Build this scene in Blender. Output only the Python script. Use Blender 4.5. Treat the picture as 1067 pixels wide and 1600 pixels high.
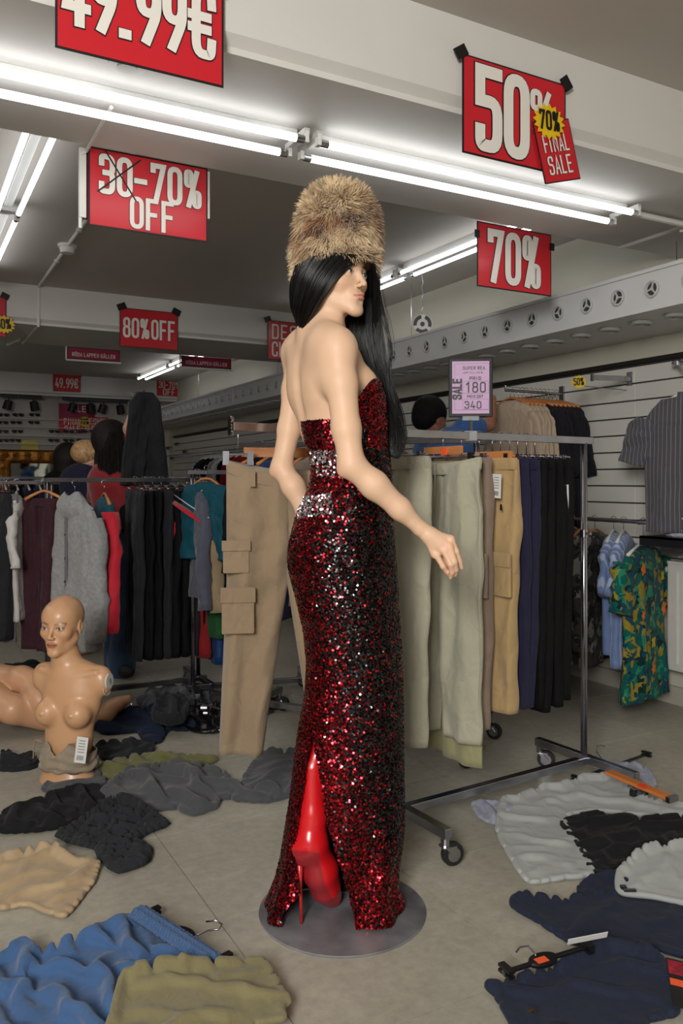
import bpy, bmesh, math, random
import numpy as np
from mathutils import Vector, Matrix, noise as mnoise

for o in list(bpy.data.objects):
    bpy.data.objects.remove(o)
scene = bpy.context.scene
COL = scene.collection

# ------------------------------------------------------------------ camera
CAMH = 1.25; FPX = 1275.0; CX = 533.5; CY = 752.0; YAW = math.radians(28.5)
SA, CA = math.sin(YAW), math.cos(YAW)
cam_d = bpy.data.cameras.new('camera')
cam = bpy.data.objects.new('camera', cam_d); COL.objects.link(cam)
cam.location = (0, 0, CAMH)
cam.rotation_euler = (math.radians(90), 0, -YAW)
cam_d.sensor_fit = 'VERTICAL'; cam_d.sensor_height = 36.0
cam_d.lens = 36.0 * FPX / 1600.0
cam_d.shift_y = -48.0 / 1600.0
cam_d.clip_start = 0.05
scene.camera = cam

# ------------------------------------------------------------------ world, exposure
w = bpy.data.worlds.new('world'); scene.world = w; w.use_nodes = True
w.node_tree.nodes['Background'].inputs[0].default_value = (0.9, 0.95, 1.0, 1)
w.node_tree.nodes['Background'].inputs[1].default_value = 0.15
scene.view_settings.view_transform = 'Standard'
scene.view_settings.look = 'None'
scene.view_settings.gamma = 1.0
scene.view_settings.exposure = 0.0
scene.view_settings.use_curve_mapping = False

TUBE_POWER = 4.6          # emission strength of the fluorescent tubes
def area(name, loc, rot, sx, sy, power, col=(1, .96, .9)):
    d = bpy.data.lights.new(name, 'AREA'); d.shape = 'RECTANGLE'; d.size = sx; d.size_y = sy
    d.energy = power; d.color = col
    o = bpy.data.objects.new(name, d); COL.objects.link(o); o.location = loc
    o.rotation_euler = rot
    return o
# the photographer's large softbox up behind the camera on the left, plus added overhead fill lights out of view
area('softbox_light', (-1.5, -1.2, 2.25), (math.radians(62), 0, math.radians(-45)), 1.0, 1.4, 215, (1, .985, .945))
area('added_fill_rear', (1.8, -1.6, 2.6), (0, 0, 0), 3.0, .3, 34, (1, .98, .95))
area('added_fill_left', (-1.6, 5.0, 2.7), (0, 0, 0), .3, 4.0, 20, (1, .98, .95))

# ------------------------------------------------------------------ pixel -> world
def P(px, py, D):
    L = D * (px - CX) / FPX
    return Vector((D * SA + L * CA, D * CA - L * SA, CAMH - (py - CY) / FPX * D))
def fl(px, py, z=0.0):
    return P(px, py, (CAMH - z) * FPX / (py - CY))
def aY(px, py, Y):
    k = (px - CX) / FPX
    return P(px, py, Y / (CA - k * SA))
def aX(px, py, X):
    k = (px - CX) / FPX
    return P(px, py, X / (SA + k * CA))
RT = Vector((CA, -SA, 0)); FW = Vector((SA, CA, 0)); UP = Vector((0, 0, 1))

# ------------------------------------------------------------------ materials
def lin(c):
    return tuple(((v / 255.0) / 12.92 if v <= 10.3 else (((v / 255.0) + .055) / 1.055) ** 2.4) for v in c)
MATS = {}
def mat(name, rgb, rough=.6, metal=0.0, var=.12, scale=8.0, bump=.0, bscale=60.0, sheen=0.0, coat=0.0,
        emit=None, estr=0.0, rgb2=None, spec=None, stretch=None, alpha=None, detail=4.0, sss=0.0):
    if name in MATS: return MATS[name]
    m = bpy.data.materials.new(name); m.use_nodes = True
    nt = m.node_tree; b = nt.nodes['Principled BSDF']
    b.inputs['Roughness'].default_value = rough; b.inputs['Metallic'].default_value = metal
    if sheen: b.inputs['Sheen Weight'].default_value = sheen
    if coat: b.inputs['Coat Weight'].default_value = coat; b.inputs['Coat Roughness'].default_value = .15
    if spec is not None: b.inputs['Specular IOR Level'].default_value = spec
    if sss:
        b.inputs['Subsurface Weight'].default_value = sss
        b.inputs['Subsurface Radius'].default_value = (.02, .008, .004)
        b.inputs['Subsurface Scale'].default_value = .5
    c = lin(rgb)
    tc = nt.nodes.new('ShaderNodeTexCoord')
    mp = nt.nodes.new('ShaderNodeMapping'); nt.links.new(tc.outputs['Object'], mp.inputs[0])
    if stretch: mp.inputs['Scale'].default_value = stretch
    if var > 0 or rgb2:
        n = nt.nodes.new('ShaderNodeTexNoise'); n.inputs['Scale'].default_value = scale
        n.inputs['Detail'].default_value = detail
        nt.links.new(mp.outputs[0], n.inputs['Vector'])
        r = nt.nodes.new('ShaderNodeValToRGB')
        r.color_ramp.elements[0].position = .3; r.color_ramp.elements[1].position = .7
        c2 = lin(rgb2) if rgb2 else tuple(min(1, v * (1 + var)) for v in c)
        c1 = c if rgb2 else tuple(v * (1 - var) for v in c)
        r.color_ramp.elements[0].color = (*c1, 1); r.color_ramp.elements[1].color = (*c2, 1)
        nt.links.new(n.outputs['Fac'], r.inputs[0]); nt.links.new(r.outputs[0], b.inputs['Base Color'])
    else:
        b.inputs['Base Color'].default_value = (*c, 1)
    if bump:
        n2 = nt.nodes.new('ShaderNodeTexNoise'); n2.inputs['Scale'].default_value = bscale
        n2.inputs['Detail'].default_value = 3
        nt.links.new(mp.outputs[0], n2.inputs['Vector'])
        bp = nt.nodes.new('ShaderNodeBump'); bp.inputs['Strength'].default_value = bump
        bp.inputs['Distance'].default_value = .01
        nt.links.new(n2.outputs['Fac'], bp.inputs['Height']); nt.links.new(bp.outputs[0], b.inputs['Normal'])
    if emit:
        b.inputs['Emission Color'].default_value = (*lin(emit), 1); b.inputs['Emission Strength'].default_value = estr
    if alpha is not None:
        b.inputs['Alpha'].default_value = alpha
    MATS[name] = m
    return m
def fabric(name, rgb, rough=.85, var=.1, sheen=None, bump=.25, scale=14., bscale=450., wr=.55, wscale=16., **k):
    if name in MATS: return MATS[name]
    if sheen is None: sheen = .05 if sum(rgb) < 200 else .2
    m = mat(name, rgb, rough=rough, var=var, sheen=sheen, bump=bump, scale=scale, bscale=bscale, spec=.2, **k)
    if wr:                                             # fine creases on top of the modelled folds
        nt = m.node_tree; b = nt.nodes['Principled BSDF']
        tc = nt.nodes.new('ShaderNodeTexCoord'); mp = nt.nodes.new('ShaderNodeMapping'); mp.inputs['Scale'].default_value = (1.1, 1.1, .95)
        nt.links.new(tc.outputs['Object'], mp.inputs[0])
        n = nt.nodes.new('ShaderNodeTexNoise'); n.inputs['Scale'].default_value = wscale; n.inputs['Detail'].default_value = 1.6; n.inputs['Distortion'].default_value = .5
        nt.links.new(mp.outputs[0], n.inputs['Vector'])
        bp = nt.nodes.new('ShaderNodeBump'); bp.inputs['Strength'].default_value = wr; bp.inputs['Distance'].default_value = .022
        nt.links.new(n.outputs['Fac'], bp.inputs['Height'])
        old = b.inputs['Normal'].links
        if old: nt.links.new(bp.outputs[0], old[0].from_node.inputs['Normal'])
        else: nt.links.new(bp.outputs[0], b.inputs['Normal'])
    return m

# ------------------------------------------------------------------ objects
ORG = {}
def props(o, label=None, cat=None, group=None, kind=None):
    if label: o['label'] = label
    if cat: o['category'] = cat
    if group: o['group'] = group
    if kind: o['kind'] = kind
    return o
def thing(name, loc, label, cat, group=None):
    o = bpy.data.objects.new(name, None); COL.objects.link(o); o.empty_display_size = .1
    o.location = loc; ORG[o.name] = Vector(loc)
    return props(o, label, cat, group)

class MB:
    """collects geometry, links it as ONE mesh object"""
    def __init__(s): s.v = []; s.f = []; s.m = []; s.n = 0
    def add(s, V, F, mi=0):
        V = np.asarray(V, float).reshape(-1, 3)
        s.v.append(V); k = s.n
        for f in F: s.f.append([i + k for i in f])
        s.m += [mi] * len(F); s.n += len(V); return s
    def box(s, a, b, mi=0):
        x0, y0, z0 = a; x1, y1, z1 = b
        V = [(x0,y0,z0),(x1,y0,z0),(x1,y1,z0),(x0,y1,z0),(x0,y0,z1),(x1,y0,z1),(x1,y1,z1),(x0,y1,z1)]
        return s.add(V, [(0,3,2,1),(4,5,6,7),(0,1,5,4),(1,2,6,5),(2,3,7,6),(3,0,4,7)], mi)
    def bx(s, c, dx, dy, dz, mi=0):
        """box by centre and half-axis vectors"""
        c = Vector(c); dx = Vector(dx); dy = Vector(dy); dz = Vector(dz); V = []
        for sz in (-1, 1):
            for sx, sy in ((-1,-1),(1,-1),(1,1),(-1,1)):
                V.append(c + dx * sx + dy * sy + dz * sz)
        return s.add(V, [(0,3,2,1),(4,5,6,7),(0,1,5,4),(1,2,6,5),(2,3,7,6),(3,0,4,7)], mi)
    def tube(s, pts, r, n=10, mi=0, cap=True, flat=None):
        pts = [Vector(p) for p in pts]; N = len(pts)
        rr = r if hasattr(r, '__len__') else [r] * N
        V = []; prev = None
        for i, p in enumerate(pts):
            t = (pts[min(i+1, N-1)] - pts[max(i-1, 0)])
            t = t.normalized() if t.length > 1e-9 else Vector((0, 0, 1))
            if prev is None:
                u = t.cross(Vector((0, 0, 1)))
                if u.length < .05: u = t.cross(Vector((1, 0, 0)))
                u.normalize()
            else:
                u = prev - t * prev.dot(t)
                u.normalize()
            prev = u; w_ = t.cross(u)
            for k in range(n):
                a = 2 * math.pi * k / n
                V.append(p + (u * math.cos(a) + w_ * math.sin(a) * (flat or 1)) * rr[i])
        F = []
        for i in range(N - 1):
            for k in range(n):
                F.append((i*n+k, i*n+(k+1) % n, (i+1)*n+(k+1) % n, (i+1)*n+k))
        if cap: F.append(tuple(range(n-1, -1, -1))); F.append(tuple((N-1)*n+k for k in range(n)))
        return s.add(V, F, mi)
    def rings(s, R, mi=0, cap=(True, True), closed=True):
        """R: list of rings (n x 3), stitched"""
        n = len(R[0]); V = np.concatenate([np.asarray(r, float) for r in R]); F = []
        for i in range(len(R) - 1):
            for k in range(n if closed else n - 1):
                F.append((i*n+k, i*n+(k+1) % n, (i+1)*n+(k+1) % n, (i+1)*n+k))
        if cap[0]: F.append(tuple(range(n-1, -1, -1)))
        if cap[1]: F.append(tuple((len(R)-1)*n+k for k in range(n)))
        return s.add(V, F, mi)
    def ball(s, c, r, nu=16, nv=10, mi=0, M=None):
        c = Vector(c); rx, ry, rz = r if hasattr(r, '__len__') else (r, r, r); V = []; F = []
        for j in range(nv + 1):
            ph = math.pi * j / nv
            for i in range(nu):
                th = 2 * math.pi * i / nu
                q = Vector((rx*math.sin(ph)*math.cos(th), ry*math.sin(ph)*math.sin(th), rz*math.cos(ph)))
                V.append(c + (M @ q if M is not None else q))
        for j in range(nv):
            for i in range(nu):
                F.append((j*nu+i, (j+1)*nu+i, (j+1)*nu+(i+1) % nu, j*nu+(i+1) % nu))
        return s.add(V, F, mi)
    def cyl(s, c, axis, r, h, n=16, mi=0, r2=None):
        c = Vector(c); a = Vector(axis).normalized()
        return s.tube([c, c + a * h], [r, r if r2 is None else r2], n, mi)
    def grid(s, G, mi=0, thick=0.0):
        """G: (h,w,3) array surface"""
        h, w_ = G.shape[:2]
        F = [(j*w_+i, j*w_+i+1, (j+1)*w_+i+1, (j+1)*w_+i) for j in range(h-1) for i in range(w_-1)]
        return s.add(G.reshape(-1, 3), F, mi)
    def build(s, name, mats, parent=None, smooth=False, label=None, cat=None, group=None, kind=None, org=None, mods=None):
        me = bpy.data.meshes.new(name)
        V = np.concatenate(s.v) if s.v else np.zeros((0, 3))
        if parent is not None: o0 = ORG[parent.name]
        elif org is not None: o0 = Vector(org)
        else:
            o0 = Vector(((V[:,0].min()+V[:,0].max())/2, (V[:,1].min()+V[:,1].max())/2, V[:,2].min())) if kind != 'structure' else Vector((0,0,0))
        V = V - np.array(o0)
        me.from_pydata(V.tolist(), [], s.f)
        if not isinstance(mats, (list, tuple)): mats = [mats]
        for m in mats: me.materials.append(m)
        if len(mats) > 1: me.polygons.foreach_set('material_index', s.m)
        me.polygons.foreach_set('use_smooth', [bool(smooth)] * len(me.polygons))
        me.update()
        o = bpy.data.objects.new(name, me); COL.objects.link(o)
        if parent is not None: o.parent = parent; ORG[o.name] = ORG[parent.name]
        else: o.location = o0; ORG[o.name] = o0
        if kind == 'structure' and parent is not None: kind = None
        props(o, label, cat, group, kind)
        return o
def copy_tree(o, parent=None):
    c = o.copy(); COL.objects.link(c)
    if parent is not None: c.parent = parent
    ORG[c.name] = ORG.get(o.name, Vector((0,0,0)))
    for ch in list(o.children): copy_tree(ch, c)
    return c
def bevel(o, w_=.004, seg=2, ang=35):
    m = o.modifiers.new('bevel', 'BEVEL'); m.width = w_; m.segments = seg; m.limit_method = 'ANGLE'; m.angle_limit = math.radians(ang)
    return o
def V3(*a): return Vector(a)
# ================================================================== STRUCTURE
XW = 3.84; YB = 12.9; XL = -3.2; YR = -3.0; ZC = 2.81; ZB = 2.50
m_wallc = mat('cream_paint', (203, 199, 183), .7, var=.03, scale=2, bump=.05, bscale=80)
m_ceil = mat('ceiling_paint', (182, 176, 168), .75, var=.03, scale=1.5, bump=.04, bscale=60)
m_beam = mat('beam_paint', (208, 205, 200), .6, var=.03, scale=2.0, bump=.04, bscale=60)
m_slat = mat('slatwall_board', (212, 209, 200), .5, var=.03, scale=3)
m_groove = mat('slat_groove', (62, 60, 57), .6, var=0)
m_base = mat('skirting', (176, 172, 160), .6, var=.05)

def floor_mat(name, k):
    m = mat(name, (150, 143, 128), .42, var=0)
    nt = m.node_tree; b = nt.nodes['Principled BSDF']
    geo = nt.nodes.new('ShaderNodeNewGeometry')
    n1 = nt.nodes.new('ShaderNodeTexNoise'); n1.inputs['Scale'].default_value = 1.1; n1.inputs['Detail'].default_value = 8; n1.inputs['Roughness'].default_value = .65
    n2 = nt.nodes.new('ShaderNodeTexNoise'); n2.inputs['Scale'].default_value = 26; n2.inputs['Detail'].default_value = 10; n2.inputs['Roughness'].default_value = .7
    nt.links.new(geo.outputs['Position'], n1.inputs['Vector']); nt.links.new(geo.outputs['Position'], n2.inputs['Vector'])
    r1 = nt.nodes.new('ShaderNodeValToRGB'); r1.color_ramp.elements[0].position = .3; r1.color_ramp.elements[1].position = .72
    r1.color_ramp.elements[0].color = (*[v*k for v in lin((156, 150, 136))], 1); r1.color_ramp.elements[1].color = (*[v*k for v in lin((190, 184, 170))], 1)
    nt.links.new(n1.outputs['Fac'], r1.inputs[0])
    r2 = nt.nodes.new('ShaderNodeValToRGB'); r2.color_ramp.elements[0].position = .35; r2.color_ramp.elements[1].position = .75
    r2.color_ramp.elements[0].color = (.82, .82, .82, 1); r2.color_ramp.elements[1].color = (1.12, 1.12, 1.1, 1)
    nt.links.new(n2.outputs['Fac'], r2.inputs[0])
    mx = nt.nodes.new('ShaderNodeMix'); mx.data_type = 'RGBA'; mx.blend_type = 'MULTIPLY'; mx.inputs['Factor'].default_value = 1
    nt.links.new(r1.outputs[0], mx.inputs['A']); nt.links.new(r2.outputs[0], mx.inputs['B'])
    nt.links.new(mx.outputs['Result'], b.inputs['Base Color'])
    rr = nt.nodes.new('ShaderNodeMapRange'); rr.inputs['To Min'].default_value = .38; rr.inputs['To Max'].default_value = .62
    nt.links.new(n1.outputs['Fac'], rr.inputs[0]); nt.links.new(rr.outputs[0], b.inputs['Roughness'])
    return m
m_fl = [floor_mat('vinyl_tile_%d' % i, k) for i, k in enumerate((1.0, .97, 1.03))]
m_joint = mat('tile_joint', (134, 128, 116), .7, var=0)

floor_o = MB().box((XL, YR, -.12), (XW, YB, -.004)).build('floor', m_joint, kind='structure')
TS = .62; ox = .18; oy = .35
rng = random.Random(4)
tm = []
for k in range(3):
    me = MB().box((.0015, .0015, -.004), (TS-.0015, TS-.0015, 0.0))
    o = me.build('tile', m_fl[k], org=(0, 0, 0)); tm.append(o.data); bpy.data.objects.remove(o)
nt_ = 0; rest = MB()
x = XL
ix0 = math.floor((XL-ox)/TS); ix1 = math.ceil((XW-ox)/TS)
cells = []
for i in range(ix0, ix1):
    for j in range(math.floor((YR-oy)/TS), math.ceil((YB-oy)/TS)):
        cx_, cy_ = ox+i*TS, oy+j*TS
        c = Vector((cx_+TS/2, cy_+TS/2, 0))
        D = c.dot(FW); L = c.dot(RT)
        vis = D > 1.2 and abs(L/D)*FPX < 640 and D < 9
        if vis and cx_ > XL and cx_+TS < XW: cells.append((D, cx_, cy_))
        else: rest.box((max(cx_+.0015, XL), max(cy_+.0015, YR), -.004), (min(cx_+TS-.0015, XW), min(cy_+TS-.0015, YB), 0))
for D, cx_, cy_ in sorted(cells):
    o = bpy.data.objects.new('tile', tm[rng.randrange(3)]); COL.objects.link(o); o.parent = floor_o; o.location = (cx_, cy_, 0)
    ORG[o.name] = V3(0, 0, 0)
rest.build('distant_tile', m_fl[0], floor_o, kind='stuff')

MB().box((XL, YR, ZC), (XW, YB, ZC+.15)).build('ceiling', m_ceil, kind='structure')
MB().box((XW, YR, 0), (XW+.15, YB, ZC)).build('wall_right', m_wallc, kind='structure')
wall_r = bpy.data.objects['wall_right']
MB().box((XL, YB, 0), (XW, YB+.15, ZC)).build('wall_back', mat('back_wall_paint', (186, 180, 174), .6, var=.03), kind='structure')
m_far = mat('dim_wall', (112, 106, 100), .7, var=.05)
MB().box((XL-.15, YR, 0), (XL, YB, ZC)).build('wall_left', m_far, kind='structure')
MB().box((XL, YR-.15, 0), (XW, YR, ZC)).build('wall_front', m_far, kind='structure')
# beams (boxed in, chamfered lower near edge)
def beam(name, y0, y1):
    ch = .035
    pr = [(y0-.03, ZC), (y0-.03, ZB+.045), (y0, ZB+.02), (y0, ZB), (y1, ZB), (y1, ZC)]
    V = [(XL, y, z) for y, z in pr] + [(XW, y, z) for y, z in pr]; n = len(pr)
    F = [tuple(range(n-1, -1, -1)), tuple(range(n, 2*n))] + [(k, (k+1) % n, n+(k+1) % n, n+k) for k in range(n)]
    return MB().add(V, F).build(name, m_beam, kind='structure')
beam('trim_1', 2.25, 3.115); beam('trim_2', 6.9, 7.85); beam('trim_3', 12.5, 12.88)
beam('trim_4', -2.0, -1.1)

# slatwall: boards of 10 cm, each its own piece
gb = MB().box((XW-.006, 1.0, .62), (XW, YB-.3, 1.94)).build('slat_backing', m_groove, wall_r)
z = .62; 
while z < 1.93:
    zt = min(z+.0925, 1.94)
    for (ya, yb) in ((1.0, 3.4), (3.403, 5.8), (5.803, 8.2), (8.203, YB-.3)):
        bevel(MB().box((XW-.022, ya, z), (XW-.004, yb, zt)).build('slat', m_slat, wall_r), .002, 1)
    z += .101
MB().box((XW-.035, 1.0, 1.94), (XW, YB-.3, 1.965)).build('slat_cap', mat('dark_rail', (60, 56, 52), .4, metal=.6, var=0), wall_r)
MB().box((XW-.02, YR, 0), (XW, YB, .1)).build('baseboard_right', m_base, kind='structure')

# small relief on ceiling: conduits
m_white = mat('white_plastic', (214, 212, 206), .4, var=.02)
def conduit(name, pts, lab, r=.009):
    return MB().tube(pts, r, 8).build(name, m_white, label=lab, cat='cable conduit')
p = lambda px, py, z: P(px, py, (CAMH-z)*FPX/(py-CY))
a = p(55, 452, ZC-.01); b_ = p(105, 385, ZC-.01); c_ = p(137, 360, ZC-.01); d_ = V3(c_.x, 3.12, ZC-.01)
t = thing('ceiling_conduit', (b_.x, b_.y, ZC-.02), 'white cable conduit running across the ceiling past the round smoke detector and down the beam', 'cable conduit')
Xc = b_.x
MB().tube([(Xc, 3.13, ZB+.02), (Xc, 3.13, ZC-.01), (Xc, 6.86, ZC-.01), (Xc, 6.86, ZB-.012), (Xc, 7.8, ZB-.012)], .011, 8).build('conduit_run', m_white, t)
for yy in (3.6, 4.4, 5.2, 6.0): MB().box((Xc-.016, yy-.01, ZC-.022), (Xc+.016, yy+.01, ZC)).build('clip', m_white, t)
t = thing('smoke_detector', (Xc, b_.y, ZC-.05), 'round white detector on the ceiling below the crossed-out 30-70 percent sign', 'smoke detector')
MB().cyl((Xc, b_.y, ZC-.02), (0, 0, 1), .06, .02, 24).build('base', m_white, t)
MB().cyl((Xc, b_.y, ZC-.055), (0, 0, 1), .042, .036, 24, r2=.05).build('head', m_white, t)
q = P(187, 142, 2.52); 
t = thing('ceiling_rose', (q.x, 2.40, ZB-.02), 'flat white round cover plate under the beam above the left ceiling tubes', 'cover plate')
MB().cyl((q.x, 2.45, ZB-.012), (0, 0, 1), .055, .012, 28).build('plate', m_white, t)
MB().cyl((q.x, 2.45, ZB-.018), (0, 0, 1), .03, .008, 20).build('boss', m_white, t)
t = thing('beam_conduit', (.75, 2.9, ZB-.02), 'white cable conduit crossing under the beam beside the left tubes', 'cable conduit')
MB().tube([(.62, 2.74, ZB-.01), (.62, 3.0, ZB-.01), (.62, 3.14, ZB-.01), (.60, 3.16, ZB-.03), (.60, 3.16, ZB-.3)], .007, 8).build('conduit_run', m_white, t)
t = thing('wall_conduit', (3.5, 3.0, ZB-.02), 'white cable conduit under the beam end beside the right tubes', 'cable conduit')
MB().tube([(2.96, 2.63, ZB-.03), (3.8, 2.63, ZB-.03)], .014, 8).build('conduit_run', m_white, t)
MB().tube([(3.35, 2.4, ZB-.015), (3.35, 3.09, ZB-.015)], .01, 8).build('branch', m_white, t)
MB().box((3.31, 2.58, ZB-.05), (3.39, 2.68, ZB)).build('junction_box', m_white, t)

# ------------------------------------------------------------------ fluorescent tubes
m_tube = mat('tube_glow', (255, 255, 255), .3, var=0, emit=(250, 252, 255), estr=TUBE_POWER)
m_chrome = mat('chrome', (200, 200, 205), .16, metal=1.0, var=.05, scale=5)
m_batten = mat('batten_white', (196, 196, 192), .35, var=.02)
m_sock = mat('tube_socket', (226, 226, 222), .35, var=0)
def fixture(c, ax, L, z, gap, lab):
    """twin tube fixture centred at c (xy), along axis 'x' or 'y'"""
    cx_, cy_ = c
    A = V3(1, 0, 0) if ax == 'x' else V3(0, 1, 0); B = V3(0, 1, 0) if ax == 'x' else V3(1, 0, 0)
    t = thing('fluorescent_light', (cx_, cy_, z), lab, 'ceiling light', 'twin fluorescent tube lights')
    C0 = V3(cx_, cy_, z)
    top = (ZB if ax == 'x' else ZC)
    o = MB().bx(V3(cx_, cy_, (top+z+.035)/2), A*(L/2-.02), B*.022, V3(0, 0, (top-z-.035)/2)).build('batten', m_batten, t); bevel(o, .003)
    for s in (-1, 1):
        MB().tube([C0+B*s*gap-A*(L/2-.045), C0+B*s*gap+A*(L/2-.045)], .0135, 14).build('tube', m_tube, t, smooth=True)
        for e in (-1, 1):
            MB().tube([C0+B*s*gap+A*e*(L/2-.05), C0+B*s*gap+A*e*(L/2-.02)], .0142, 12).build('tube_cap', m_chrome, t)
            MB().bx(C0+B*s*gap+A*e*(L/2-.012)+V3(0, 0, .008), A*.007, B*.013, V3(0, 0, .020)).build('socket', m_sock, t)
    for e in (-1, 1):
        MB().bx(C0+A*e*(L/2-.012)+V3(0, 0, .028), A*.01, B*(gap+.012), V3(0, 0, .010)).build('end_bracket', m_batten, t)
    return t
fixture((.455, 2.64), 'x', 1.62, 2.445, .07, 'upper left twin tube light under the near beam behind the large 49.99 sign')
fixture((2.10, 2.64), 'x', 1.62, 2.445, .07, 'upper right twin tube light under the near beam behind the 50% sign')
fixture((.53, 4.12), 'y', 1.5, 2.73, .055, 'left edge twin tube light, nearer one, beyond the beam')
fixture((.53, 5.65), 'y', 1.5, 2.73, .055, 'left edge twin tube light, farther one of the left row')
fixture((3.19, 4.18), 'y', 1.5, 2.73, .055, 'twin tube light behind the 70% sign, nearer end')
fixture((3.19, 5.71), 'y', 1.5, 2.73, .055, 'twin tube light whose end shows beside the fur hat')
fixture((.53, 9.5), 'y', 1.5, 2.73, .055, 'unseen twin tube light added to brighten the far bay on the left, nearer one')  # this one and the next: unseen, added to lift the dark back wall
fixture((.53, 11.05), 'y', 1.5, 2.73, .055, 'unseen twin tube light added to brighten the far bay on the left, farther one')
fixture((3.10, 9.5), 'y', 1.5, 2.73, .055, 'far twin tube light above the duct beside the crimson hanging strip sign')
fixture((3.10, 11.05), 'y', 1.5, 2.73, .055, 'farthest twin tube light near the back wall beam')

# ------------------------------------------------------------------ ventilation duct
m_duct = mat('duct_white', (206, 206, 206), .35, var=.03, scale=1.5)
m_vent = mat('vent_grey', (188, 188, 186), .4, var=0)
m_dark = mat('dark_void', (58, 58, 60), .8, var=0)
XF = 3.21; ZD0 = 2.084; ZD1 = 2.278
XFX = 0
duct = thing('ventilation_duct', (XF, 6, ZD0), 'long white rectangular air duct with rows of round nozzles along the right wall', 'air duct')
o = MB().box((XF, 2.2, ZD0), (XW-.002, 12.45, ZD1)).build('casing', m_duct, duct); bevel(o, .004)
MB().box((XF-.012, 2.2, ZD1-.012), (XF+.03, 12.45, ZD1+.006)).build('top_flange', m_duct, duct)
MB().box((XF-.006, 2.2, ZD0-.006), (XF+.02, 12.45, ZD0+.006)).build('bottom_flange', m_duct, duct)
for yy in (5.2, 8.4):
    MB().box((XF-.004, yy, ZD0-.004), (XW-.002, yy+.03, ZD1+.004)).build('joint_band', m_duct, duct)
def nozzle_mesh():
    m = MB(); n = 24
    prof = [(.040, 0), (.042, -.010), (.034, -.012), (.030, -.003)]
    R = [[(z_, r*math.cos(2*math.pi*k/n), r*math.sin(2*math.pi*k/n)) for k in range(n)] for r, z_ in prof]
    m.rings(R, 0, (False, False))
    m.add([( -.002, .031*math.cos(2*math.pi*k/n), .031*math.sin(2*math.pi*k/n)) for k in range(n)], [tuple(range(n))], 1)
    m.cyl((-.010, 0, 0), (1, 0, 0), .008, .008, 12, 0)
    for k in range(3):
        a = math.pi/2 + k*2*math.pi/3
        m.bx((-.006, math.cos(a)*.018, math.sin(a)*.018), (.003, 0, 0), V3(0, math.cos(a), math.sin(a))*.015, V3(0, -math.sin(a), math.cos(a))*.0035, 0)
    return m
nz = nozzle_mesh().build('nozzle', [m_vent, m_dark], org=(0, 0, 0), smooth=False)
nzd = nz.data; bpy.data.objects.remove(nz)
k = 0; yy = 2.541
while yy < 12.2:
    o = bpy.data.objects.new('nozzle', nzd); COL.objects.link(o); o.parent = duct
    o.location = V3(XF-.001, yy, (ZD0+ZD1)/2) - ORG[duct.name]; o.rotation_euler = (rng.uniform(-.5, .5), 0, 0)
    o = bpy.data.objects.new('underside_nozzle', nzd); COL.objects.link(o); o.parent = duct
    o.location = V3(XF+.2, yy+.03, ZD0-.001) - ORG[duct.name]; o.rotation_euler = (0, math.radians(-90), 0)
    o.scale = (1.5, 1.15, 1.5)
    yy += .213
for yy in (2.9, 5.4, 8.0, 10.6):
    MB().tube([(XF+.35, yy, ZD1), (XF+.35, yy, ZC)], .003, 6).build('hanger_rod', m_chrome, duct)

# small round speaker-like disc hanging on a chain below the lamp row
q = P(660, 507, 5.75)
t = thing('hanging_disc', (q.x, q.y, q.z-.07), 'small round white and black disc dangling on foil strip below the ceiling tubes', 'hanging disc')
n_ = (V3(0, 0, CAMH)-q); n_.z = 0; n_.normalize(); s_ = n_.cross(UP)
MB().cyl(q, n_, .068, .012, 28).build('disc', m_white, t)
MB().cyl(q+n_*.013, n_, .016, .006, 16).build('hub', mat('black_plastic', (22, 22, 24), .4, var=0), t)
for k in range(3):
    m = MB(); V = []; a0 = math.pi/2 + k*2*math.pi/3 + .35
    arc = [a0 + i*(2*math.pi/3-.5)/8 for i in range(9)]
    R = []
    for a in arc:
        d = s_*math.cos(a)+UP*math.sin(a)
        R.append([q+d*.040+n_*.013, q+d*.064+n_*.013, q+d*.064+n_*.018, q+d*.040+n_*.018])
    m.rings(R).build('black_sector', MATS['black_plastic'], t)
m = MB(); pts = [q+UP*(.068+i*.028)+s_*(.006*math.sin(i*2.1)) for i in range(11)]
m.tube(pts, [.011+.004*math.sin(i*2.5) for i in range(11)], 6, flat=.3).build('foil_strip', mat('foil', (190, 200, 205), .3, metal=.7, var=.1, scale=40), t)
tp = pts[-1]
MB().tube([tp, tp+UP*.02, tp+V3(-.01, .0, .035), (3.19-.05, tp.y, 2.70)], .003, 6).build('hook_wire', m_chrome, t)

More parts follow.
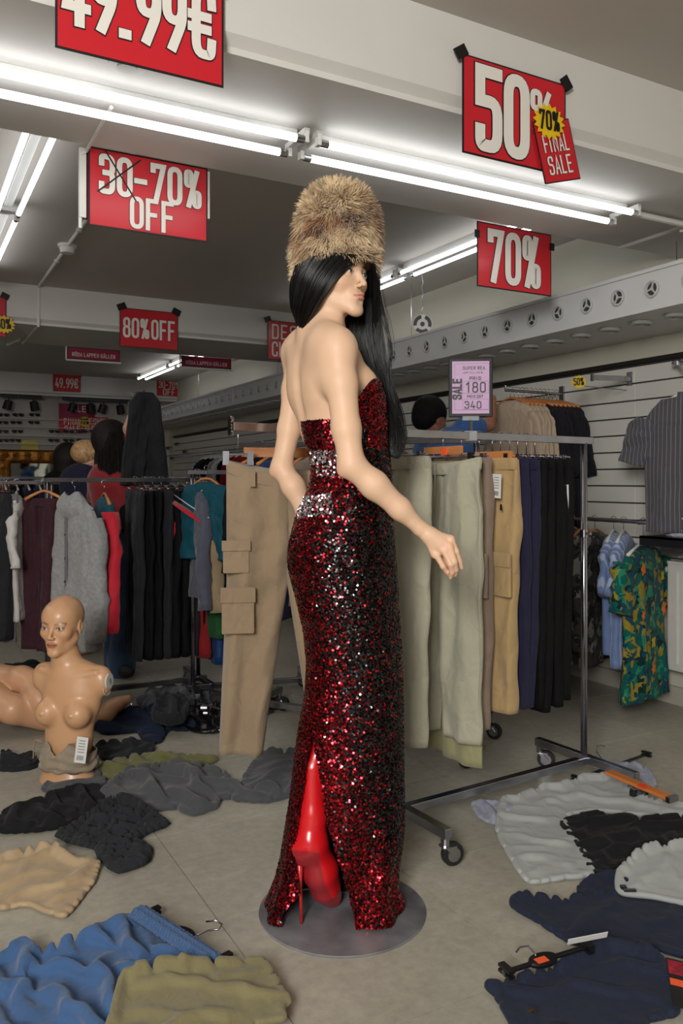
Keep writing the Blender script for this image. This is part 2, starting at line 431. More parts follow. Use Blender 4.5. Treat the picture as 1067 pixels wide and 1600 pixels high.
# ------------------------------------------------------------------ stroke font
def rp(pts, r=.12, closed=False, n=5):
    """round the corners of a polyline"""
    P_ = [Vector((*p_, 0)) for p_ in pts]; N = len(P_); out = []
    for i, p_ in enumerate(P_):
        if not closed and i in (0, N-1): out.append(p_); continue
        a = P_[i-1]; b = P_[(i+1) % N]
        da = a-p_; db = b-p_; d = min(r, da.length*.48, db.length*.48)
        s0 = p_+da.normalized()*d; s1 = p_+db.normalized()*d
        for k in range(n+1):
            u = k/n; out.append(s0*(1-u)**2+p_*2*u*(1-u)+s1*u*u)
    if closed: out.append(out[0].copy())
    return [(q_.x, q_.y) for q_ in out]
W = .46
G = {
 '0': [rp([(0,0),(W,0),(W,1),(0,1)], .22, True)], 'O': [rp([(0,0),(W,0),(W,1),(0,1)], .22, True)],
 '1': [[(.05,.8),(.25,1),(.25,0)]],
 '2': [rp([(0,.78),(0,1),(W,1),(W,.6),(0,.15),(0,0)], .2)+[(W,0)]],
 '3': [rp([(0,.8),(0,1),(W,1),(W,.54),(.15,.54)], .2), rp([(.15,.54),(W,.54),(W,0),(0,0),(0,.2)], .2)],
 '4': [[(.33,0),(.33,.45)], [(.2,1),(0,.22),(W+.04,.22)]],
 '5': [[(W,1),(0,1),(0,.6)], rp([(.0,.6),(W,.6),(W,0),(0,0),(0,.2)], .2)],
 '6': [rp([(0,.0),(W,0),(W,.58),(0,.58)], .2, True), rp([(0,.3),(0,.6),(.28,1)], .2)],
 '7': [[(0,.86),(0,1),(W,1),(.14,0)]],
 '8': [rp([(0,0),(W,0),(W,.54),(0,.54)], .2, True), rp([(.02,.54),(W-.02,.54),(W-.02,1),(.02,1)], .2, True)],
 '9': [rp([(0,.42),(W,.42),(W,1),(0,1)], .2, True), rp([(W,.7),(W,.42),(.18,0)], .2)],
 '%': [rp([(0,.6),(.22,.6),(.22,1),(0,1)], .1, True), rp([(.38,0),(.6,0),(.6,.4),(.38,.4)], .1, True), [(.48,1),(.12,0)]],
 '.': [[(.02,.0),(.1,.0)]], '-': [[(0,.46),(.34,.46)]],
 'C': [rp([(W,.75),(W,1),(0,1),(0,0),(W,0),(W,.25)], .22)],
 'E': [[(W-.06,1),(0,1),(0,0),(W-.06,0)], [(0,.52),(.34,.52)]],
 'D': [rp([(0,0),(W,0),(W,1),(0,1)], .2, False)+[(0,0)]],
 'F': [[(W-.06,1),(0,1),(0,0)], [(0,.5),(.34,.5)]],
 'G': [rp([(W,.78),(W,1),(0,1),(0,0),(W,0),(W,.46)], .22)+[(.26,.46)]],
 'I': [[(.05,0),(.05,1)]], 'L': [[(0,1),(0,0),(.36,0)]],
 'N': [[(0,0),(0,1),(W,0),(W,1)]], 'A': [[(0,0),(.24,1),(.48,0)], [(.08,.3),(.4,.3)]],
 'Ä': [[(0,0),(.24,.95),(.48,0)], [(.08,.3),(.4,.3)], [(.08,1.16),(.13,1.16)], [(.34,1.16),(.39,1.16)]],
 'Ö': [rp([(0,0),(W,0),(W,1),(0,1)], .22, True), [(.08,1.2),(.13,1.2)], [(.33,1.2),(.38,1.2)]],
 'S': [rp([(W,.78),(W,1),(0,1),(0,.54),(W,.54),(W,0),(0,0),(0,.22)], .2)],
 'T': [[(0,1),(W,1)], [(W/2,1),(W/2,0)]], 'H': [[(0,0),(0,1)], [(W,0),(W,1)], [(0,.5),(W,.5)]],
 'R': [rp([(0,.48),(W,.48),(W,1),(0,1)], .18)+[(0,1),(0,0)], [(.2,.48),(W,0)], [(0,.48),(.2,.48)]],
 'P': [rp([(0,.46),(W,.46),(W,1),(0,1)], .18)+[(0,0)]],
 'U': [rp([(0,1),(0,0),(W,0),(W,1)], .22)], 'V': [[(0,1),(.23,0),(.46,1)]], 'M': [[(0,0),(0,1),(.28,.4),(.56,1),(.56,0)]],
 '€': [rp([(.6,.8),(.58,1),(.12,1),(.12,0),(.58,0),(.6,.2)], .22), [(0,.6),(.46,.6)], [(0,.4),(.46,.4)]],
 'X': [[(0,0),(W,1)], [(0,1),(W,0)]], ' ': [],
}
ADV = {'.': .2, '-': .42, 'I': .2, '%': .68, '€': .68, '1': .38, 'L': .42, 'M': .66, ' ': .25, 'E': .46, 'F': .46}
def strokes(txt, sp=.14):
    x = 0; out = []
    for ch in txt:
        for pl in G.get(ch, []): out.append([(x+a, b) for a, b in pl])
        x += ADV.get(ch, W) + (sp if ch != ' ' else .1)
    return out, x-sp
def ribbon(m, pl, wd, f, off, mi):
    """flat mitred ribbon along polyline in (u,v); f maps to world; off = proud distance"""
    P_ = [Vector(q_) for q_ in pl]
    P_ = [q_ for i, q_ in enumerate(P_) if i == 0 or (q_-P_[i-1]).length > 1e-5]
    if len(P_) < 2: return
    closed = (P_[0]-P_[-1]).length < 1e-4
    N = len(P_); V = []
    ext = wd*.5
    for i in range(N):
        if closed: a = P_[i-1] if i > 0 else P_[N-2]; b = P_[i+1] if i < N-1 else P_[1]
        else: a = P_[max(i-1, 0)]; b = P_[min(i+1, N-1)]
        d0 = (P_[i]-a); d1 = (b-P_[i])
        if d0.length < 1e-6: d0 = d1
        if d1.length < 1e-6: d1 = d0
        d0.normalize(); d1.normalize(); t_ = d0+d1
        if t_.length < 1e-3: t_ = d1.copy()
        t_.normalize(); nn = Vector((-t_.y, t_.x)); c = max(.38, nn.dot(Vector((-d1.y, d1.x))))
        q_ = P_[i].copy()
        if not closed and i == 0: q_ -= d1*ext
        if not closed and i == N-1: q_ += d0*ext
        V.append(f(*(q_+nn*wd*.5/c), off)); V.append(f(*(q_-nn*wd*.5/c), off))
    m.add(V, [(2*i, 2*i+1, 2*i+3, 2*i+2) for i in range(N-1)], mi)
def lettering(txt, parent, O, U, Vv, Nn, x0, y0, h, wscale, wt, mats, name='lettering', outline=.035, sp=.14, centre=None, rot=0):
    """text on plane: origin O, axes U,V (unit), normal N; x0,y0 metres on plane; h glyph height"""
    st, tw = strokes(txt, sp)
    if centre is not None: x0 = centre-tw*h*wscale/2
    cr, sr = math.cos(rot), math.sin(rot)
    def f(u, v, off):
        a, b = u*h*wscale, v*h
        return O+U*(x0+a*cr-b*sr)+Vv*(y0+a*sr+b*cr)+Nn*off
    # work in isotropic glyph space by pre-scaling
    st2 = [[(a*wscale, b) for a, b in pl] for pl in st]
    def f2(u, v, off): return f(u/wscale, v, off)
    m = MB()
    for i_, pl in enumerate(st2):
        if outline: ribbon(m, pl, wt+outline, f2, .0014+i_*.00008, 1)
        ribbon(m, pl, wt, f2, .0034+i_*.00008, 0)
    return m.build(name, mats, parent)

SPC = .30
m_red = mat('sign_red', (196, 30, 42), .35, var=.04, scale=3, coat=.2)
m_blk = mat('sign_black', (20, 18, 20), .5, var=0)
m_let = mat('sign_white', (226, 220, 212), .5, var=0)
m_tape = mat('black_tape', (16, 16, 17), .45, var=.1)
m_pur = mat('sign_crimson', (150, 28, 66), .4, var=.03)
m_yel = mat('burst_yellow', (226, 186, 24), .5, var=.03)
def sign(name, c, lines, lab, outline=.035, border=.006, redm=None, frame=False, tapes=(), tiltz=0.0, cat='sale sign', bow=0.0):
    """c: TL, TR, BL world corners of the flat sign (plane roughly parallel to X)"""
    TL, TR, BL = c; U = (TR-TL); Wd = U.length; U.normalize(); Vv = (TL-BL); H = Vv.length; Vv.normalize()
    Nn = U.cross(Vv).normalized()
    if Nn.dot(V3(0, 0, CAMH)-TL) < 0: Nn = -Nn
    t = thing(name, (BL+TR)/2-Vv*H/2, lab, cat, 'hanging sale signs')
    ctr = (BL+TR)/2
    MB().bx(ctr, U*Wd/2, Vv*H/2, Nn*.0012).build('border', m_blk, t)
    # panel with slight paper waviness
    G_ = np.zeros((9, 13, 3))
    for j in range(9):
        for i in range(13):
            u, v = i/12, j/8
            q_ = BL+U*(border+(Wd-2*border)*u)+Vv*(border+(H-2*border)*v)+Nn*(.0022)
            G_[j, i] = q_
    MB().grid(G_).build('panel', redm or m_red, t, smooth=True)
    O = BL+Nn*.0014
    for (txt, cx_, y0, h, fr, wt) in lines:
        tw_ = strokes(txt, SPC)[1]; hh_ = h*H; ws = (fr*Wd-wt*hh_)/(tw_*hh_)
        lettering(txt, t, O, U, Vv, Nn, 0, y0*H, h*H, ws, wt, [m_let, m_blk], outline=outline, centre=cx_*Wd, sp=SPC)
    for (u, v, rot, sz) in tapes:
        q_ = BL+U*u*Wd+Vv*v*H+Nn*.006; ca, sa = math.cos(rot), math.sin(rot)
        o = MB().bx(q_, (U*ca+Vv*sa)*sz*.6, (-U*sa+Vv*ca)*sz*.45, Nn*.003).build('tape', m_tape, t)
    return t, O, U, Vv, Nn, Wd, H
def burst(parent, c, U, Vv, Nn, r, txt, mats=None, n=16):
    m = MB(); V = [c+Nn*.006]; 
    for k in range(2*n):
        a = math.pi*k/n; rr = r*(1.0 if k % 2 == 0 else .78)
        V.append(c+U*rr*math.cos(a)+Vv*rr*math.sin(a)*.86+Nn*.006)
    V += [v_-Nn*.003 for v_ in V]
    k0 = 2*n+1; F = [(0, 1+k, 1+(k+1) % (2*n)) for k in range(2*n)]+[(1+k, k0+1+k, k0+1+(k+1) % (2*n), 1+(k+1) % (2*n)) for k in range(2*n)]
    m.add(V, F); b = m.build('burst', m_yel, parent)
    st, tw = strokes(txt, .3); h = r*.8; ws = r*1.2/(tw*h)
    lettering(txt, parent, c+Nn*.0065, U, Vv, Nn, 0, -h*.5, h, ws, .17, [m_blk, m_blk], outline=0, centre=0, name='burst_lettering', rot=.06, sp=.3)
    return b
Y1 = 2.205
def sg(px0, py0, px1, pyb, Y):
    """corners of an X-parallel sign from its top-left pixel, right edge pixel and bottom-left pixel"""
    TL = aY(px0, py0, Y); BL = aY(px0, pyb, Y); TR = aY(px1, py0, Y); TR.z = TL.z; BL.x = TL.x
    return TL, TR, BL
sign('sale_sign', sg(86, -103, 349, 74, Y1), [('49.99€', .5, .27, .60, .93, .15)], 'large red 49.99 euro sign hanging at the top left from the near beam', tapes=((.04, 1, .6, .05), (.96, 1, -.4, .05)))
t50, O, U, Vv, Nn, Wd, H = sign('sale_sign', sg(722, 83, 883, 238, Y1), [('50', .37, .12, .76, .52, .17), ('%', .77, .40, .42, .27, .16)], 'red 50% sign taped to the near beam at the upper right', tapes=((-.02, 1.0, .6, .042), (1.0, 1.01, -.9, .042)))
# final sale card over it
c0 = aY(866, 238, Y1)+Nn*.012
cr, sr = math.cos(.28), math.sin(.28)
U2 = U*cr+Vv*sr; V2 = -U*sr+Vv*cr
hw, hh = .088, .108
tf, O2, Ux, Vx, Nx, W2, H2 = sign('sale_card', (c0-U2*hw+V2*hh, c0+U2*hw+V2*hh, c0-U2*hw-V2*hh), [('FINAL', .5, .50, .25, .70, .12), ('SALE', .5, .14, .27, .66, .12)], 'small tilted red FINAL SALE card on the corner of the 50% sign', border=.004)
tb = thing('price_burst', c0-V2*.1, 'yellow star burst reading 70% stuck on the FINAL SALE card', 'sticker')
burst(tb, aY(851, 194, Y1)+Nn*.018, U, Vv, Nn, .074, '70%')
s37 = sign('sale_sign', sg(138, 228, 324, 352, 3.145), [('30-70%', .52, .46, .44, .88, .16), ('OFF', .52, .07, .36, .38, .16)], 'red 30-70% OFF sign with the 30 crossed out, far side of the beam')
t, O, U, Vv, Nn, Wd, H = s37
m = MB(); 
def fx(u, v, off): return O+U*u*Wd+Vv*v*H+Nn*off
for a, b in (((.07, .44), (.42, .94)), ((.13, .98), (.38, .40))):
    pa, pb = Vector(a), Vector(b); d = (pb-pa).normalized(); nn = Vector((-d.y, d.x*1.4))*.007
    m.add([fx(*(pa+nn), .004), fx(*(pa-nn), .004), fx(*(pb-nn), .004), fx(*(pb+nn), .004)], [(0, 1, 2, 3)])
m.build('cross_out', m_blk, t)
MB().box((.595, 3.15, 2.24), (.62, 3.165, 2.50)).build('side_strip', m_white, t); MB().box((1.095, 3.15, 2.31), (1.105, 3.165, 2.50)).build('side_strip', m_white, t)
t = thing('hidden_sign', (.62, 3.17, 2.25), 'crimson sign in white frame showing its edge behind the 30-70% OFF sign', 'sale sign')
MB().box((.60, 3.168, 2.24), (1.09, 3.176, 2.50)).build('panel', m_pur, t)
sign('sale_sign', sg(745, 345, 861, 447, 3.145), [('70%', .50, .14, .72, .74, .16)], 'red 70% sign hanging from the beam, right of the fur hat', tapes=((-.005, .8, 1.57, .03), (1.0, .8, 1.57, .03)))
sign('sale_sign', sg(187, 480, 278, 541, 6.86), [('80%OFF', .5, .27, .46, .90, .14)], 'red 80% OFF sign on the middle beam', tapes=((.03, 1.02, .4, .06), (.97, 1.02, -.4, .06)), outline=.02)
sign('sale_sign', sg(418, 500, 505, 561, 6.86), [('DESIGN', .5, .55, .34, .86, .14), ('CLOTHES', .5, .10, .34, .86, .14)], 'red DESIGN CLOTHES sign partly behind the long black hair', tapes=((.0, 1.02, .4, .05),), outline=.02)
tl = sign('sale_sign', sg(-72, 456, 10, 521, 6.86), [('50%', .45, .25, .5, .7, .16)], 'red sign cut off by the left edge of the photo, middle beam', tapes=((.97, 1.02, -.4, .05),), outline=.02)
tb = thing('price_burst', aY(8, 515, 6.85), 'yellow star burst reading 50% on the red sign at the left edge', 'sticker')
burst(tb, aY(6, 507, 6.845), V3(1, 0, 0), UP, V3(0, -1, 0), .085, '50%')
for (a, lab) in (((105, 541, 187, 560), 'crimson hanging strip sign in white frame, left one under the middle beam'), ((283, 556, 361, 572), 'crimson hanging strip sign beside the far tube light')):
    c = sg(*a, 7.88); c[0].z = ZB; c[1].z = ZB
    t, O, U, Vv, Nn, Wd, H = sign('strip_sign', c, [('RÖDA LAPPEN GÄLLER', .5, .25, .3, .82, .16)], lab, outline=0, redm=m_pur)
    MB().bx(c[2]-Vv*.012+U*Wd/2, U*(Wd/2+.012), V3(0, .006, 0), V3(0, 0, .008)).bx((c[0]+c[2])/2-U*.01, U*.006, V3(0, .006, 0), Vv*(H/2+.01)).build('frame', m_white, t)
sign('sale_sign', sg(83, 584, 126, 611, 12.46), [('49.99€', .5, .25, .5, .85, .15)], 'small far red 49.99 euro sign on the back wall beam', outline=0, border=.004, tapes=((.97, 1.03, -.4, .05),))
sign('sale_sign', sg(245, 593, 283, 618, 12.46), [('30-70%', .5, .52, .36, .85, .15), ('OFF', .5, .08, .36, .5, .15)], 'small far red 30-70% OFF sign on the back beam beside the duct', outline=0, border=.004)
# ================================================================== SCULPTING (signed distance grid -> one continuous mesh)
try:
    import openvdb as vdb
except ImportError:
    import pyopenvdb as vdb
def smoothstep(a, b, x):
    t = np.clip((x-a)/(b-a), 0, 1); return t*t*(3-2*t)
class Sculpt:
    BG = .05
    def __init__(s, vox): s.vox = vox; s.pr = []
    def ell(s, c, r, M=None, k=.01, sub=False):
        s.pr.append(('e', Vector(c), np.array(r, float) if hasattr(r, '__len__') else np.array([r]*3, float), M, k, sub)); return s
    def cone(s, a, b, ra, rb, k=.01, sub=False):
        s.pr.append(('c', Vector(a), Vector(b), (ra, rb), k, sub)); return s
    def chain(s, pts, rr, k=.01, sub=False):
        for i in range(len(pts)-1): s.cone(pts[i], pts[i+1], rr[i], rr[i+1], k, sub)
        return s
    def bb(s, p_):
        if p_[0] == 'e':
            R = max(p_[2]); c = np.array(p_[1]); 
            if p_[3] is None: return c-p_[2], c+p_[2]
            return c-R, c+R
        a, b = np.array(p_[1]), np.array(p_[2]); R = max(p_[3]); return np.minimum(a, b)-R, np.maximum(a, b)+R
    def mesh(s, clip=None):
        los, his = zip(*[s.bb(p_) for p_ in s.pr if not p_[5 if p_[0] == 'e' else 5]])
        lo = np.min(los, 0)-s.vox*4; hi = np.max(his, 0)+s.vox*4
        if clip is not None:
            lo = np.maximum(lo, clip[0]); hi = np.minimum(hi, clip[1])
        n = np.ceil((hi-lo)/s.vox).astype(int)+1
        D = np.full(n, s.BG, np.float32)
        ax = [lo[i]+s.vox*np.arange(n[i], dtype=np.float32) for i in range(3)]
        for p_ in s.pr:
            k = p_[4]; sub = p_[5]
            a, b = s.bb(p_); mg = s.BG if not sub else k+s.vox*2
            i0 = np.clip(np.floor((a-mg-lo)/s.vox).astype(int), 0, n); i1 = np.clip(np.ceil((b+mg-lo)/s.vox).astype(int)+1, 0, n)
            if np.any(i1 <= i0): continue
            sl = tuple(slice(i0[i], i1[i]) for i in range(3))
            X = ax[0][sl[0]][:, None, None]; Y = ax[1][sl[1]][None, :, None]; Z = ax[2][sl[2]][None, None, :]
            if p_[0] == 'e':
                c, r, M = p_[1], p_[2], p_[3]
                x, y, z = X-c.x, Y-c.y, Z-c.z
                if M is not None:
                    Mi = np.array(M.inverted().to_3x3())
                    x, y, z = (Mi[0][0]*x+Mi[0][1]*y+Mi[0][2]*z, Mi[1][0]*x+Mi[1][1]*y+Mi[1][2]*z, Mi[2][0]*x+Mi[2][1]*y+Mi[2][2]*z)
                k0 = np.sqrt((x/r[0])**2+(y/r[1])**2+(z/r[2])**2); k1 = np.sqrt((x/r[0]**2)**2+(y/r[1]**2)**2+(z/r[2]**2)**2)+1e-6
                d = k0*(k0-1)/k1
                d = np.where(k0 < .05, -min(r), d)
            else:
                a_, b_ = p_[1], p_[2]; ab = b_-a_; L2 = max(ab.length_squared, 1e-9)
                t = np.clip(((X-a_.x)*ab.x+(Y-a_.y)*ab.y+(Z-a_.z)*ab.z)/L2, 0, 1)
                d = np.sqrt((X-a_.x-t*ab.x)**2+(Y-a_.y-t*ab.y)**2+(Z-a_.z-t*ab.z)**2)-(p_[3][0]*(1-t)+p_[3][1]*t)
            B = D[sl]
            if sub:
                d = -d; h = np.clip(.5-.5*(B-d)/k, 0, 1); D[sl] = B*(1-h)+d*h+k*h*(1-h)
            else:
                h = np.clip(.5+.5*(B-d)/k, 0, 1); D[sl] = B*(1-h)+d*h-k*h*(1-h)
        g = vdb.FloatGrid(s.BG); g.copyFromArray(np.ascontiguousarray(np.minimum(D, s.BG)), tolerance=0)
        P_, Q = g.convertToQuads(isovalue=0)
        V = P_*s.vox+lo
        return V.astype(float), np.asarray(Q)[:, ::-1]
def vmesh(name, V, Q, mats, parent=None, cols=None, smooth=True, midx=None, **kw):
    """fast mesh from arrays of quads (n,4) or list"""
    me = bpy.data.meshes.new(name)
    o0 = ORG[parent.name] if parent is not None else Vector(((V[:,0].min()+V[:,0].max())/2, (V[:,1].min()+V[:,1].max())/2, V[:,2].min()))
    Vl = (V-np.array(o0)).astype(np.float32)
    Q = np.asarray(Q, dtype=np.int32); nf, k = Q.shape
    me.vertices.add(len(Vl)); me.vertices.foreach_set('co', Vl.ravel())
    me.loops.add(nf*k); me.loops.foreach_set('vertex_index', Q.ravel())
    me.polygons.add(nf); me.polygons.foreach_set('loop_start', np.arange(0, nf*k, k, dtype=np.int32))
    if not isinstance(mats, (list, tuple)): mats = [mats]
    for m in mats: me.materials.append(m)
    if midx is not None: me.polygons.foreach_set('material_index', np.asarray(midx, dtype=np.int32))
    me.polygons.foreach_set('use_smooth', np.full(nf, smooth))
    if cols is not None:
        ca = me.color_attributes.new('Col', 'FLOAT_COLOR', 'POINT')
        c4 = np.ones((len(Vl), 4), np.float32); c4[:, :cols.shape[1]] = cols; ca.data.foreach_set('color', c4.ravel())
    me.update(calc_edges=True); me.validate()
    o = bpy.data.objects.new(name, me); COL.objects.link(o)
    if parent is not None: o.parent = parent; ORG[o.name] = ORG[parent.name]
    else: o.location = o0; ORG[o.name] = o0
    props(o, kw.get('label'), kw.get('cat'), kw.get('group'), kw.get('kind'))
    return o
def colmat(name, rough=.5, metal=0.0, sss=0.0, coat=0.0, sheen=0.0, bump=0.0, bscale=200, spec=None, mul=1.0, aniso=0):
    if name in MATS: return MATS[name]
    m = mat(name, (200, 200, 200), rough, metal, var=0, sss=sss, coat=coat, sheen=sheen, bump=bump, bscale=bscale, spec=spec)
    nt = m.node_tree; b = nt.nodes['Principled BSDF']
    a = nt.nodes.new('ShaderNodeAttribute'); a.attribute_name = 'Col'
    nt.links.new(a.outputs['Color'], b.inputs['Base Color'])
    return m
HEADPAINT = []
def head_prims(S, M, sc=1.0, male=False, ears=True, k=1.0):
    """M: 4x4 head frame (X her right->left irrelevant, Y forward, Z up). adds head to sculpt S"""
    T = lambda x, y, z: M @ (Vector((x, y, z))*sc)
    R3 = M.to_3x3().to_4x4()
    E = lambda c, r, kk=.012, sub=False: S.ell(T(*c), [v*sc for v in r], R3, kk*sc, sub)
    Cn = lambda a, b, ra, rb, kk=.008, sub=False: S.cone(T(*a), T(*b), ra*sc, rb*sc, kk*sc, sub)
    E((0, -.016, .034), (.073, .094, .082))
    E((0, .024, -.012), (.062, .064, .088), .03)
    E((0, .030, .042), (.060, .050, .046), .03)
    for s_ in (-1, 1):
        Cn((s_*.050, .004, -.052), (s_*.014, .072, -.098), .017, .012, .022)
        E((s_*.040, .058, -.022), (.021, .020, .020), .022)
        if ears: E((s_*.073, -.006, -.008), (.007, .017, .029), .004); E((s_*.079, -.004, -.004), (.005, .009, .016), .004, True)
    E((0, .074, -.101), (.017, .015, .014), .014)
    E((0, .070, -.066), (.030, .020, .024), .018)
    for s_ in (-1, 1):
        E((s_*.0315, .097, -.001), (.018, .013, .011), .012, True)
        E((s_*.0315, .0745, -.001), (.0150, .0135, .0130), .003)
        Cn((s_*.012, .083, .012), (s_*.042, .075, .015), .006, .005, .010)
    Cn((0, .083, .012), (0, .104, -.030), .0050, .0072, .013)
    E((0, .1040, -.034), (.0078, .0080, .0070), .006)
    for s_ in (-1, 1):
        E((s_*.0105, .0965, -.0375), (.0052, .009, .0056), .006)
        E((s_*.0062, .1015, -.0440), (.0032, .0045, .0025), .003, True)
    # lips
    pu = [(-.022, .0835, -.0640), (-.010, .0920, -.0600), (-.004, .0955, -.0585), (0, .0955, -.0595), (.004, .0955, -.0585), (.010, .0920, -.0600), (.022, .0835, -.0640)]
    for i in range(6): Cn(pu[i], pu[i+1], (.002, .0042, .0048, .0045, .0048, .0042)[i], (.0042, .0048, .0045, .0048, .0042, .002)[i], .004)
    pl = [(-.020, .0835, -.0650), (-.009, .0905, -.0690), (0, .0930, -.0700), (.009, .0905, -.0690), (.020, .0835, -.0650)]
    for i in range(4): Cn(pl[i], pl[i+1], (.002, .0050, .0058, .0050)[i], (.0050, .0058, .0050, .002)[i], .004)
    pm = [(-.024, .085, -.0650), (-.010, .0965, -.0638), (0, .1000, -.0642), (.010, .0965, -.0638), (.024, .085, -.0650)]
    for i in range(4): Cn(pm[i], pm[i+1], .0010, .0010, .0022, True)
    Cn((0, .098, -.049), (0, .0975, -.055), .0018, .0024, .004, True)
    E((0, .098, -.081), (.014, .010, .0055), .010, True)
def seg_d(L, a, b):
    a = np.array(a); b = np.array(b); ab = b-a
    t = np.clip(((L-a)@ab)/(ab@ab), 0, 1); return np.linalg.norm(L-a-t[:, None]*ab, axis=1)
def head_paint(V, M, sc, base, lip, brow, eye=True, blush=.0, lash=(.03, .02, .02), iris=(.05, .05, .06)):
    Mi = np.array(M.inverted()); L = (V@Mi[:3, :3].T+Mi[:3, 3])/sc
    C = np.tile(np.array(lin(base)), (len(V), 1))
    def mix(mask, col):
        C[:] = C*(1-mask[:, None])+np.array(col)*mask[:, None]
    near = (np.linalg.norm(L, axis=1) < .16) & (L[:, 1] > .03)
    if blush:
        for s_ in (-1, 1):
            d = np.linalg.norm(L-np.array((s_*.045, .065, -.03)), axis=1); mix(blush*np.exp(-(d/.022)**2), [c*.9 if i else c*1.0 for i, c in enumerate(lin((214, 140, 120)))])
    # lips
    ex = np.abs(L[:, 0])/.0235
    zc = -.0642; hu = .0088*(1-ex**2)+.001*(ex > .15); hl = .0105*(1-ex**2)
    m = near & (ex < 1) & (L[:, 1] > .078) & (L[:, 2] < zc+hu) & (L[:, 2] > zc-hl)
    mix(.85*m, lin(lip))
    m = near & (ex < .95) & (np.abs(L[:, 2]-zc-.0004) < .0011) & (L[:, 1] > .08)
    mix(.7*m, [c*.25 for c in lin(lip)])
    for s_ in (-1, 1):
        d = seg_d(L, (s_*.014, .088, .0165), (s_*.034, .086, .0225)); d2 = seg_d(L, (s_*.034, .086, .0225), (s_*.050, .068, .0185))
        mm = np.clip(1.5-np.minimum(d*1.0, d2*1.15)/.0042, 0, 1)*near
        mix(.8*mm, lin(brow))
        if eye:
            X = (L[:, 0]-s_*.0315)*s_; Z = L[:, 2]+.001
            fr = near & (L[:, 1] > .06)
            u = X/.0145; top = .0058*(1-np.clip(u, -1, 1)**2)+.0010*u; bot = -.0045*(1-np.clip(u, -1, 1)**2)+.0010*u
            sh = np.exp(-((X/.021)**2+((Z-.006)/.0095)**2)**2); mix(.30*sh*fr, [c*.45 for c in lin(base)])
            ins = fr & (np.abs(u) < 1) & (Z < top) & (Z > bot); mix(1.0*ins, lin((214, 208, 202)))
            ir = fr & ins & (np.hypot(X, Z-.0008) < .0052); mix(1.0*ir, iris)
            pu_ = fr & ins & (np.hypot(X, Z-.0008) < .0022); mix(1.0*pu_, (.005, .005, .005))
            la = fr & (u > -1.0) & (u < 1.15) & (np.abs(Z-top-.0004) < .0016+.0006*u); mix(.92*la, lash)
            lb = fr & (np.abs(u) < 1) & (np.abs(Z-bot) < .0008); mix(.5*lb, lash)
        nd = np.linalg.norm(L-np.array((s_*.0062, .1015, -.0440)), axis=1); mix(.8*np.clip(1.6-nd/.0030, 0, 1)*(L[:, 2] < -.0405), [c*.15 for c in lin(base)])
    return C
def frame(c, fwd, up=(0, 0, 1)):
    f = Vector(fwd).normalized(); u = Vector(up); r = f.cross(u).normalized(); u = r.cross(f).normalized()
    M = Matrix.Identity(4)
    for i in range(3): M[i][0] = r[i]; M[i][1] = f[i]; M[i][2] = u[i]; M[i][3] = c[i]
    return M
def interp_guides(guides, s, n):
    """guides: list of polylines (px,py,y) with same count; s in [0, len-1]; returns n points"""
    i = min(int(s), len(guides)-2); t = s-i
    A = np.array(guides[i], float); B = np.array(guides[i+1], float)
    Gd = A*(1-t)+B*t
    # catmull-rom resample
    m = len(Gd); out = []
    for q_ in np.linspace(0, m-1-1e-6, n):
        j = int(q_); u = q_-j
        p0 = Gd[max(j-1, 0)]; p1 = Gd[j]; p2 = Gd[min(j+1, m-1)]; p3 = Gd[min(j+2, m-1)]
        out.append(.5*((2*p1)+(-p0+p2)*u+(2*p0-5*p1+4*p2-p3)*u*u+(-p0+3*p1-3*p2+p3)*u**3))
    return np.array(out)
def strands(name, guides, N, n, rad, jit, toW, material, parent, seed=1, lift=.003, kind='stuff', clump=0, wav=0.0, endjit=0.0, lift0=0.0):
    R_ = np.random.RandomState(seed); Vs = []; Fs = []; k0 = 0; G_ = len(guides)-1
    for q_ in range(N):
        s_ = R_.rand()*G_
        if clump: c_ = round(s_*clump)/clump; s_ = np.clip(s_+(c_-s_)*.55, 0, G_-1e-4)
        pts = interp_guides(guides, s_, n)
        W_ = np.array([toW(*p_) for p_ in pts])
        cen = np.array([R_.randn()*jit, R_.randn()*jit, R_.randn()*jit*.3])
        tt = np.linspace(0, 1, n)[:, None]
        W_ += cen*(.35+.65*np.sin(tt*math.pi)+endjit*tt**3)
        if wav: W_ += wav*np.sin(tt*R_.uniform(4, 9)+R_.rand()*6)*np.array([R_.randn(), R_.randn(), 0])*.5
        cam_dir = np.array([SA, CA, 0])
        W_ -= cam_dir*(R_.rand()*lift+lift0)
        r = rad*R_.uniform(.6, 1.3)*(1-.7*tt[:, 0]**4)
        T_ = np.gradient(W_, axis=0); T_ /= np.linalg.norm(T_, axis=1)[:, None]+1e-9
        U_ = np.cross(T_, cam_dir); U_ /= np.linalg.norm(U_, axis=1)[:, None]+1e-9; B_ = np.cross(T_, U_)
        ring = np.stack([W_+U_*r[:, None], W_-U_*r[:, None], W_-B_*r[:, None]*0+B_*r[:, None]*1.0], 1)
        Vs.append(ring.reshape(-1, 3))
        i = np.arange(n-1)[:, None]*3
        for a, b in ((0, 1), (1, 2), (2, 0)):
            Fs.append(np.hstack([i+a, i+b, i+3+b, i+3+a])+k0)
        k0 += 3*n
    return vmesh(name, np.concatenate(Vs), np.concatenate(Fs), material, parent, smooth=True, kind=kind)
